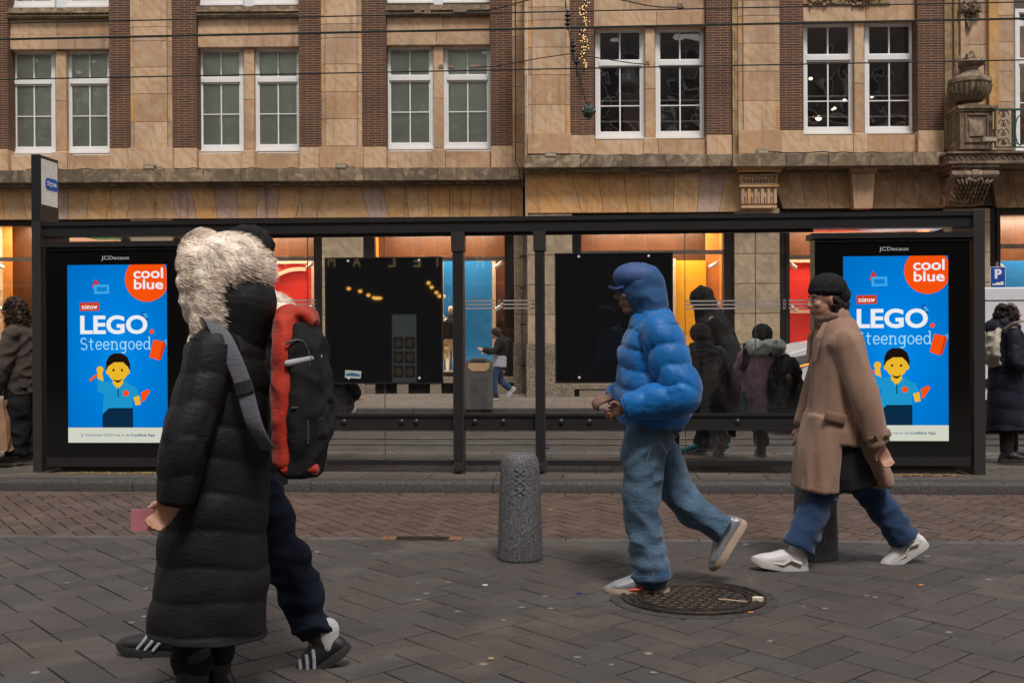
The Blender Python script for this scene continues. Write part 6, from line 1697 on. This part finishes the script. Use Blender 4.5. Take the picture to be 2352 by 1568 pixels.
g = G(); loft(g, [P['pel']+V((0,.08,0)), P['LK'], P['LA']], [.10,.075,.06]); loft(g, [P['pel']+V((0,-.08,0)), P['RK'], P['RA']], [.10,.075,.06]); organic('trousers', g, BLK, p.e, .01, 3)
surf = [(T(-.04,0,.05),(.09,.095,.07)),(T(-.08,0,-.02),(.08,.10,.09)),(T(-.07,-.05,-.09),(.08,.07,.06)),(T(-.01,-.075,-.03),(.05,.035,.08)),(T(-.01,.075,-.03),(.05,.035,.08)),(T(-.10,0,-.07),(.07,.10,.06))]
g = G()
for c, r in surf: g.ball(c, r)
hr = organic('hair', g, H_DK, p.e, .009, 2, folds(.016,(16,16,10),6)); g = G(); curls(g, surf, 420, .07, 6, .006); g.build('curls', H_DK, hr)
for A_, tt, pp in P['feet']:
    a, b = G(), G(); shoe_geo(a, b, A_, tt, pp, .98, .05, 1.4); a.cap(A_, A_+V((0,0,.12)), .05, .055); o = organic('boot', a, LEATH, p.e, .007, 2); b.build('sole', SOLEB, o)
    g = G(); g.tube([A_+V((.0,-.052,.0)), A_+V((.05,-.05,-.01)), A_+V((.06,-.0,.02))], .007, 6); g.box(A_.x+.01, A_.x+.04, A_.y-.062, A_.y-.055, A_.z-.015, A_.z+.012); g.build('buckle', M_plain('buckle_metal', (.2,.2,.2), .3, .8), o)
bgx = empty('shoulder_bag', p.base+q(2272,842,-.05)); tag(bgx, 'pale cream bag worn on the back of the woman in the navy coat', 'bag')
g = G(); loft(g, [(0.05,0,.36),(0.0,0,.26),(-.01,0,.12),(0.04,0,.02)], [.10,.15,.16,.12], [.03,.055,.06,.04]); organic('bag_body', g, M_plain('cream_canvas', (.42,.38,.31), .8), bgx, .009, 3, folds(.012,(9,9,9)))
g = G(); g.tube([(.08,-.1,.36),(.14,-.17,.42),(.24,-.2,.44),(.26,-.19,.3)], .012, 6); g.build('strap', M_plain('strap_tan', (.25,.2,.15), .8), bgx)

# ---- 7 seated figures, seen from behind: local x = away from camera --
YSEAT = YSH+.62
def seated(name_label, px, ptop, pjack, mat, hatmat, feet, quilt=None, w=.21, lean=0, shoe=(SHB, SOLEW), trousers=BLK, headdx=0, sock=None, headdz=0, slouch=.1):
    Y = YSEAT-px*0+ -TS*at(px,773,YSEAT).x
    b = at(px, 773, Y); e = empty('person', (b.x, Y, .1), PI/2-TS); tag(e, name_label, 'person')
    s = Y/F; z = lambda py: CAMZ-(py-773+.0051*(px-1176))*s-.1
    X = lambda p_: -(p_-px)*s    # local y (left) = -x world
    zh = z(ptop)-.12; hd = V((slouch+.06, X(px+headdx), zh)); shz = z(pjack)-.06
    pel = V((0,0,.52)); sho = V((slouch,0,shz))
    P = dict(pel=pel, sho=sho, head=hd, fw=(1,0,-.45), up=(.4,0,1), LE=(slouch+.12,.24,.68), LW=(.32,.10,.62), RE=(slouch+.12,-.24,.68), RW=(.32,-.08,.62), sw=.17)
    ank = []
    for nm, (fp, fy, fx, pit) in zip('LR', feet):
        A = V((fx, X(fp), z(fy)+.06)); P[nm+'A'] = A; P[nm+'K'] = V((.42 if fx > -.1 else .3, X(fp)*.8+(.02 if nm=='L' else -.02), .54)); ank.append((A, (1, 0, 0), pit))
    P['feet'] = ank
    T, R = body(e, P, SKIN, .97, parts=True)
    g = G(); tp = ([V((slouch-.01,0,shz+.07)), V((slouch-.02,0,shz)), V((.0,0,(shz+.5)/2)), V((0,0,.50))], [.10,w*.88,w*1.02,w*.95], [.09,.15,.165,.17])
    if quilt:
        qloft(g, *tp, period=.075, amp=.07); [qsleeve(g, V((slouch,.155*qq,shz)), V(P['LE' if qq>0 else 'RE'])-V((.02,0,0)), V(P['LW' if qq>0 else 'RW']), (.09,.085,.06), .075, .08, px) for qq in (-1,1)]
        jk = g.build('jacket', mat, e, smooth='all')
    else: loft(g, *tp)
    for qq in (() if quilt else (-1,1)): sleeve(g, V((slouch,.16*qq,shz)), V(P['LE' if qq>0 else 'RE'])-V((.02,0,0)), V(P['LW' if qq>0 else 'RW']), (.095,.09,.06), quilt)
    if not quilt: jk = organic('jacket', g, mat, e, .009, 2, folds(.009,(9,9,9),px))
    g = G(); g.ball(pel,(.15,.17,.12))
    for nm, qq in (('L',1),('R',-1)): loft(g, [pel+V((0,.09*qq,0)), P[nm+'K'], P[nm+'A']+V((0,0,.04))], [.105,.085,.065])
    organic('trousers', g, trousers, e, .01, 3, folds(.01))
    if sock:
        g = G()
        for A,_,_2 in ank: g.cap(A, A+V((0,0,.09)), .05, .05)
        organic('socks', g, SOCK, e, .008, 2)
    for (A, tt, pt), sm in zip(ank, shoe if isinstance(shoe[0], tuple) else (shoe, shoe)): shoes(e, [(A, tt, pt)], sm[0], sm[1], 1.02)
    g = G(); g.ball(T(-.02,0,.05), (.115,.10,.10), 18, 12); g.ball(T(-.05,0,.01), (.085,.09,.07)); 
    organic('beanie' if hatmat is BLK else 'hair', g, hatmat, e, .008, 2, folds(.004,(40,40,10)))
    return e, T, R, P, z, X, jk
e, T, R, P, z, X, jk = seated('seated person in black padded jacket with bowed head, back to us on the shelter bench', 1612, 748, 800, PUFS, BLK, [(1545,1046,.12,0),(1655,1046,.12,0)], (.075,.09), .215, shoe=((SHB,SOLEB),(SHB,SOLEB)), sock=True)
g = G(); g.ball(V((.05,0,z(806))), (.10,.15,.07)); g.ball(V((.06,0,z(796))),(.09,.12,.06)); organic('hood', g, NAVY, e, .009, 2, folds(.01,(12,12,12)))
e, T, R, P, z, X, jk = seated('seated person in mauve fleece with pale hood and black beanie on the bench', 1757, 750, 812, FLEECE, BLK, [(1690,1000,.30,-.25),(1752,1046,.10,0)], None, .225, shoe=((SHB,SOLEW),(SHB,SOLEW)))
g = G(); g.tube([V((.02,.14*math.cos(a*PI/8)*1.0,z(797)+.02*math.sin(a*PI/4))) + V((.10*math.sin(a*PI/8)*1.0-.03,0,0)) for a in range(17)], .055, 10); g.ball(V((-.06,0,z(800))), (.07,.14,.06)); g.ball(V((-.08,-.03,z(792))), (.05,.12,.05)); organic('pale_hood', g, HOODW, e, .009, 2, folds(.014,(14,14,14)))
g = G()
for k in range(7): g.tube([T(-.02,.085,.0), V((.0,.15+.008*k,z(790))), V((-.03,.19+.012*k-.05,z(835))), V((-.02,.2+.01*k,z(850)))], .011, 5)
g.build('long_hair', H_DK, e)
bp = empty('backpack', e.location); bp.rotation_euler = e.rotation_euler; tag(bp, 'black backpack with small round badge worn by the person in mauve fleece', 'backpack')
g = G(); c_ = X(1795)
loft(g, [V((-.16,c_,z(822))), V((-.2,c_,z(850))), V((-.22,c_,z(890))), V((-.2,c_,z(945)))], [.09,.15,.175,.165], [.05,.085,.10,.09]); organic('pack', g, BLK, bp, .009, 3, folds(.01,(10,10,10)))
g = G(); loft(g, [V((-.28,c_,z(880))), V((-.29,c_,z(935)))], [.13,.13],[.03,.035]); organic('front_pocket', g, fabric('pack_cloth', (.014,.013,.014)), bp, .009, 2)
g = G(); g.ball(V((-.305,X(1797),z(863))), (.012,.03,.026), 14, 8); g.build('badge', M_plain('badge_pale', (.45,.3,.28), .4), bp); g = G(); g.ball(V((-.312,X(1797),z(863))), (.008,.017,.014), 12, 8); g.build('badge_centre', M_plain('badge_red', (.4,.03,.02), .4), bp)
g = G(); g.tube([V((-.1,X(1765),z(812))), V((.02,X(1752),z(806))), V((.08,X(1745),z(840)))], .022, 8); g.tube([V((-.14,X(1766),z(930))), V((-.02,X(1735),z(940))), V((.06,X(1728),z(900)))], .015, 6); g.build('strap', BLK, bp)
# bottle
b = at(1708, 950, YSH+.33); bt = empty('water_bottle', (b.x, b.y, .1+.462)); tag(bt, 'clear plastic water bottle with blue cap standing on the bench', 'bottle')
s_ = b.y/F; hb = 62*s_; g = G(); g.lathe([(.034,0),(.036,.02),(.033,.05),(.036,.08),(.033,.11),(.036,.14),(.034,hb*.68),(.014,hb*.86),(.013,hb*.9)], (0,0,0), 18)
k = N('bottle_plastic'); k.bsdf('6fa8c8', .08); k.b.inputs['Transmission Weight'].default_value = .85; k.b.inputs['IOR'].default_value = 1.2
g.build('bottle_body', k.m, bt, smooth='all'); g = G(); g.lathe([(.016,hb*.88),(.016,hb)], (0,0,0), 14); g.build('cap', M_plain('blue_cap_plastic', (.0,.07,.35), .4), bt)
g = G(); g.lathe([(.0368,.075),(.0368,.135)], (0,0,0), 18); g.build('band', M_plain('bottle_band', (.01,.1,.28), .5), bt)
# seated in black at the other bench
e, T, R, P, z, X, jk = seated('person in black coat sitting low behind the blank notice board, white shoe showing', 742, 800, 850, BLK, BLK, [(700,1020,.2,0),(772,955,.55,-.2)], None, .22, shoe=((SHB,SOLEB),(SHW,SOLEW)))

# ---- 8 standing figure in black hood beyond the bench -----------------
YT = YSH+1.25
p = Pose('person', 'tall standing person in black hooded coat and teal-white trainers beyond the seated pair', 1635, 1030, YT, -1, .1); q = p.q
P = dict(pel=q(1640,880), sho=q(1632,738), head=q(1610,692), fw=(1,-.2,-.15), LK=q(1628,955,.09), LA=q(1610,1022,.09), RK=q(1650,955,-.09), RA=q(1660,1018,-.09), LE=q(1672,830,.25), LW=q(1650,890,.22), RE=q(1620,820,-.24), RW=q(1590,870,-.15), feet=[(q(1600,1022,.1),(1,.1,0),-.05),(q(1660,1018,-.09),(1,0,0),0)])
T, R = body(p.e, P, SKIN, .97)
g = G(); loft(g, [q(1625,712), q(1635,745), q(1642,830), q(1648,905)], [.10,.2,.22,.22], [.10,.17,.20,.21]); g.chain([q(1655,750,.1), q(1680,830,.15), q(1688,880,.15)], [.10,.10,.07]); sleeve(g, q(1638,745,.17), P['LE'], P['LW'], (.095,.09,.07)); sleeve(g, q(1638,745,-.17), P['RE'], P['RW'], (.095,.08,.06)); organic('coat', g, BLK, p.e, .01, 3, folds(.012))
g = G(); g.ball(T(-.02,0,.04), (.13,.115,.125)); g.cap(T(-.05,0,.09), T(-.03,0,.13), .07, .03); g.chain([T(-.04,0,-.03), q(1625,735)], [.12,.12]); organic('hood', g, BLK, p.e, .01, 3, folds(.008))
g = G(); loft(g, [P['pel']+V((0,.08,0)), P['LK'], P['LA']], [.12,.11,.105]); loft(g, [P['pel']+V((0,-.08,0)), P['RK'], P['RA']], [.12,.105,.10]); organic('trousers', g, BLK, p.e, .01, 3, folds(.01))
shoes(p.e, P['feet'], TEAL, SOLEW, 1.05, accent=SHW)

# ---- 9 far walker, 10 legs behind the board -----------------------------
YF = 1.25*F/146
p = Pose('person', 'small far walker in black jacket and pale grey top passing the litter bin', 1145, 918, YF, -1, .1); q = p.q
P = dict(pel=q(1145,838), sho=q(1150,785), head=q(1138,766), fw=(1,0,-.1), LK=q(1135,868,.08), LA=q(1137,905,.08), RK=q(1150,872,-.08), RA=q(1172,893,-.08), LE=q(1135,805,.2), LW=q(1110,802,.18), RE=q(1140,805,-.2), RW=q(1118,808,-.15), feet=[(q(1137,907,.08),(1,0,0),0),(q(1172,893,-.08),(1,0,0),.8)])
T, R = body(p.e, P, SKIN, .86)
g = G(); loft(g, [q(1150,776), q(1151,790), q(1148,815)], [.09,.17,.17], [.08,.14,.145]); g.ball(q(1160,782),(.10,.10,.06)); sleeve(g, q(1150,787,.15), P['LE'], P['LW'], (.075,.065,.05)); sleeve(g, q(1150,787,-.15), P['RE'], P['RW'], (.075,.065,.05)); organic('jacket', g, BLK, p.e, .01, 2, folds(.008))
g = G(); loft(g, [q(1148,812), q(1146,842)], [.165,.17],[.135,.145]); organic('pale_top', g, GREYW, p.e, .01, 2)
g = G(); loft(g, [P['pel']+V((0,.07,0)), P['LK'], P['LA']], [.09,.07,.06]); loft(g, [P['pel']+V((0,-.07,0)), P['RK'], P['RA']], [.09,.07,.06]); organic('jeans', g, DENIMD, p.e, .01, 2)
g = G(); g.ball(T(-.03,0,.04), (.105,.09,.09)); g.ball(T(-.06,0,-.02), (.07,.08,.07)); organic('hair', g, H_DK, p.e, .009, 2, folds(.006,(30,30,30)))
shoes(p.e, P['feet'][:1], SHB, SOLEW, .95); shoes(p.e, P['feet'][1:], GREYW, SOLEW, .95)
YG = 1.25*F/150
p = Pose('person', 'walker hidden behind the blank board, only blue jeans and a brown shoe visible', 790, 925, YG, 1, .1); q = p.q
P = dict(pel=q(800,838), sho=q(795,775), head=q(790,748), fw=(1,0,0), LK=q(808,878,.07), LA=q(812,912,.07), RK=q(790,872,-.07), RA=q(770,900,-.07), LE=q(800,805,.2), LW=q(808,830,.2), RE=q(795,805,-.2), RW=q(790,830,-.2), feet=[(q(813,913,.07),(1,0,0),0),(q(772,906,-.07),(1,0,0),.5)])
T, R = body(p.e, P, SKIN, .9)
g = G(); loft(g, [q(795,768), q(796,785), q(800,845)], [.09,.18,.17], [.08,.14,.15]); sleeve(g, q(796,782,.15), P['LE'], P['LW']); sleeve(g, q(796,782,-.15), P['RE'], P['RW']); organic('jacket', g, BLK, p.e, .012, 2)
g = G(); loft(g, [P['pel']+V((0,.07,0)), P['LK'], P['LA']], [.09,.07,.06]); loft(g, [P['pel']+V((0,-.07,0)), P['RK'], P['RA']], [.09,.07,.06]); organic('jeans', g, DENIMD, p.e, .01, 2)
g = G(); g.ball(T(-.03,0,.04), (.105,.09,.09)); organic('hair', g, H_DK, p.e, .009, 2)
shoes(p.e, P['feet'], BROWNS, SOLET, .95)
# shop mannequin
x, zz = FL.hit(1036, 852, .75); me = FL.empty('shop_mannequin', x, .75, zz); tag(me, 'shop mannequin in black jacket and straw coloured skirt in the blue window', 'mannequin')
u = (FL.O.y+.75)/F
g = G(); Hm = 145*u
def mz(py): return (852-py)*u
g.ball((0,0,mz(712)), (.07,.08,.10)); g.cap((0,0,mz(728)),(0,0,mz(735)),.045,.05); 
g.chain([(-.07,0,mz(790)),(-.08,0,mz(740))],[.1,.1]); g.chain([(.07,0,mz(790)),(.08,0,mz(740))],[.1,.1])
g.chain([(-.08,0,mz(795)),(-.08,0,mz(830)),(-.08,0,mz(850))],[.075,.05,.04]); g.chain([(.08,0,mz(795)),(.08,0,mz(830)),(.08,0,mz(850))],[.075,.05,.04])
g.chain([(-.17,0,mz(740)),(-.22,-.03,mz(765)),(-.17,-.12,mz(785))],[.05,.04,.03]); g.chain([(.17,0,mz(740)),(.22,-.03,mz(765)),(.17,-.12,mz(785))],[.05,.04,.03])
hand(g, V((-.17,-.12,mz(785))), (0,-.2,-1), (0,-1,0), .3); hand(g, V((.17,-.12,mz(785))), (0,-.2,-1), (0,-1,0), .3)
organic('body', g, M_plain('mannequin_cream', (.6,.48,.36), .5), me, .012, 2)
g = G(); loft(g, [(0,0,mz(731)),(0,0,mz(742)),(0,0,mz(778))],[.10,.2,.17],[.08,.13,.13], side=(1,0,0)); g.chain([(-.17,0,mz(742)),(-.23,-.03,mz(765)),(-.19,-.1,mz(778))],[.075,.065,.05]); g.chain([(.17,0,mz(742)),(.23,-.03,mz(765)),(.19,-.1,mz(778))],[.075,.065,.05]); organic('jacket', g, BLK, me, .012, 2)
g = G(); loft(g, [(0,0,mz(779)),(0,0,mz(800))],[.15,.17],[.12,.13], side=(1,0,0)); loft(g, [(-.13,-.1,mz(800)),(-.13,-.1,mz(822))],[.12,.13],[.05,.06], side=(1,0,0)); organic('skirt', g, M_plain('straw_cloth', (.55,.38,.18), .8, var=.3, sc=25), me, .012, 2)

# ================================================================ opposite side of the street (seen in reflections)
ob = empty('opposite_building', (0,-9.5,0)); tag(ob, 'building across the street mirrored in the shelter glass, with gold hotel lettering', 'building')
RF = M_plain('added_roof_slate', (.045,.045,.05), .6, var=.3, sc=2)
g = G(); g.add([(-30,0,11.6),(30,0,11.6),(30,-5,19),(-30,-5,19),(-30,-12,19),(30,-12,19)], [(0,1,2,3),(3,2,5,4)]); g.build('roof', RF, ob)  # unseen roof added so upper windows mirror a dark slope, not sky
for k in range(-6,7):  # unseen dormers added to put pale shapes into the window reflections
    g = G(); g.box(k*4.2-.8,k*4.2+.8,-3.0,-.6,12.4,15.0); g.build('added_dormer', WHITE, ob)
    g = G(); g.box(k*4.2-.6,k*4.2+.6,-.59,-.58,12.6,14.8); g.build('pane', M_plain('added_dormer_pane', (.04,.05,.07), .1), ob)
wall = M_plain('opposite_brick', (.13,.085,.06), .85, var=.3, sc=2)
g = G(); g.box(-30,30,-.6,0,3.8,11.5); g.box(-30,30,-.6,0,-.0,.6)
for k in range(-7,8): g.box(k*4-.35,k*4+.35,-.6,.0,.6,3.8)
g.build('wall', wall, ob)
g = G(); g.box(-30,30,.0,.5,11.2,11.6); g.box(-30,30,.0,.25,4.1,4.3); g.build('cornice', WHITE, ob)
g = G(); g.box(-30,30,-.59,-.4,.6,3.8); g.build('shopfront', M_plain('dark_shopfront', (.02,.018,.016), .3), ob)
for k in range(-9,10):
    for zz in (5.0, 8.2):
        g = G(); x = k*2.6; g.box(x-.62,x+.62,.0,.05,zz-.06,zz+2.0); w = g.build('window', WHITE, ob)
        g = G(); g.box(x-.5,x-.03,.052,.06,zz+.05,zz+1.88); g.box(x+.03,x+.5,.052,.06,zz+.05,zz+1.88); g.build('pane', M_plain('opp_pane', (.05,.07,.09), .1), w)
# the hotel name, placed so that it mirrors in the shelter glass
NEON = M_emit('gold_neon', (1,.72,.35), 2.6)
def mirror_pt(px, py, depth):
    """world point whose mirror image in the shelter glass is at the pixel"""
    d = ray(px, py); C = V((0,0,CAMZ)); n_ = SF.ey; t = (SF.O.dot(n_)-C.dot(n_))/d.dot(n_)
    tt = t+depth; p_ = C+d*tt; k_ = (p_-SF.O).dot(n_); return p_-n_*2*k_
hs = empty('hotel_letters', (0,0,0))
dref = (YSH+9.0)
letters = [('H',1113,602),('O',1060,600),('T',1005,596),('E',958,596),('L',900,592),('A',820,592),('M',762,592),('S',705,592),('T',655,590),('E',610,590)]
base = mirror_pt(900, 604, dref); hs.location = base; tag(hs, 'thin gold outline letters of a hotel sign mirrored in the shelter glass', 'sign lettering')
su = (dref*1+YSH)/F
for ch, px, py in letters:
    c_ = mirror_pt(px, 600, 1.0*dref/ (ray(px,600).y) * 1.0 if False else dref)-base
    h_ = 26*su; w_ = 17*su
    o = text(ch, 'letter', NEON, hs, -w_/2, w_/2, 0, h_, 0); o.rotation_euler = (0,0,PI); o.location = (c_.x, c_.y, c_.z-h_/2+.0)
# string of bulbs
for i, (px, py) in enumerate(((802,663),(828,669),(847,678),(860,684),(868,685),(985,650),(992,660),(1003,672),(1010,680))):
    c_ = mirror_pt(px, py, YSH+6.0); o = empty('terrace_bulb', c_); tag(o, 'small amber bulb mirrored in the blank notice board', 'lamp', 'amber bulbs mirrored in the notice board')
    g = G(); g.ball((0,0,0), (.05 if i!=4 else .12,.03,.04), 8, 6); g.build('bulb', M_emit('amber_bulb', (1,.5,.08), 22), o)
# lit menu board
c_ = mirror_pt(929, 800, YSH+3.5); su = (YSH*2+3.5)/F
mb = empty('menu_board', c_, PI-2*TS*0); tag(mb, 'lit menu sign with dish pictures mirrored in the blank notice board', 'menu board')
w_, h_ = 28*su, 78*su
g = G(); g.box(-w_, w_, 0, .03, -h_, h_); g.build('panel', M_emit('menu_pale', (.5,.62,.55), 1.3), mb)
random.seed(31)
for r in range(3):
    for c in range(2):
        x = -w_*.48+c*w_*.96; z_ = -h_*.68+r*h_*.42
        g = G(); g.box(x-w_*.42,x+w_*.42,-.004,-.0005,z_-h_*.18,z_+h_*.18); pc_ = g.build('picture', M_emit('menu_brown', (.12,.07,.05), 1), mb)
        g = G(); g.ball((x,-.006,z_),(w_*.3,.004,h_*.12),14,8); g.build('dish', M_emit('menu_dish', (.55,.4,.25), 1), pc_)

# ================================================================ light
w = bpy.data.worlds.new('World'); SC.world = w; w.use_nodes = True; nt = w.node_tree; nt.nodes.clear()
out = nt.nodes.new('ShaderNodeOutputWorld'); bg_ = nt.nodes.new('ShaderNodeBackground'); sky = nt.nodes.new('ShaderNodeTexSky'); hsv = nt.nodes.new('ShaderNodeHueSaturation'); mixc = nt.nodes.new('ShaderNodeMix')
sky.sky_type = 'NISHITA'; sky.sun_disc = False; EL, AZ = math.radians(60), math.radians(165)
sky.sun_elevation = EL; sky.sun_rotation = AZ; sky.air_density = 1.5; sky.dust_density = 2; sky.ozone_density = 1
hsv.inputs['Saturation'].default_value = .2
mixc.data_type = 'RGBA'; mixc.blend_type = 'MULTIPLY'; mixc.inputs[0].default_value = 1; mixc.inputs[7].default_value = (1.04,.96,.895,1)
nt.links.new(sky.outputs[0], hsv.inputs['Color']); nt.links.new(hsv.outputs[0], mixc.inputs[6]); nt.links.new(mixc.outputs[2], bg_.inputs[0]); bg_.inputs[1].default_value = .135
nt.links.new(bg_.outputs[0], out.inputs[0])
L = bpy.data.lights.new('sun', 'SUN'); L.energy = 2.9; L.angle = math.radians(13); L.color = (1,.96,.92)
so = bpy.data.objects.new('sun', L); COL.objects.link(so)
d = V((math.sin(AZ)*math.cos(EL), math.cos(AZ)*math.cos(EL), math.sin(EL)))   # toward the sun
so.rotation_euler = d.to_track_quat('Z', 'Y').to_euler()
SC.view_settings.view_transform = 'Standard'; SC.view_settings.look = 'None'; SC.view_settings.gamma = 1; SC.view_settings.exposure = 0.0
SC.cycles.max_bounces = 8; SC.cycles.transparent_max_bounces = 16; SC.cycles.sample_clamp_indirect = 3
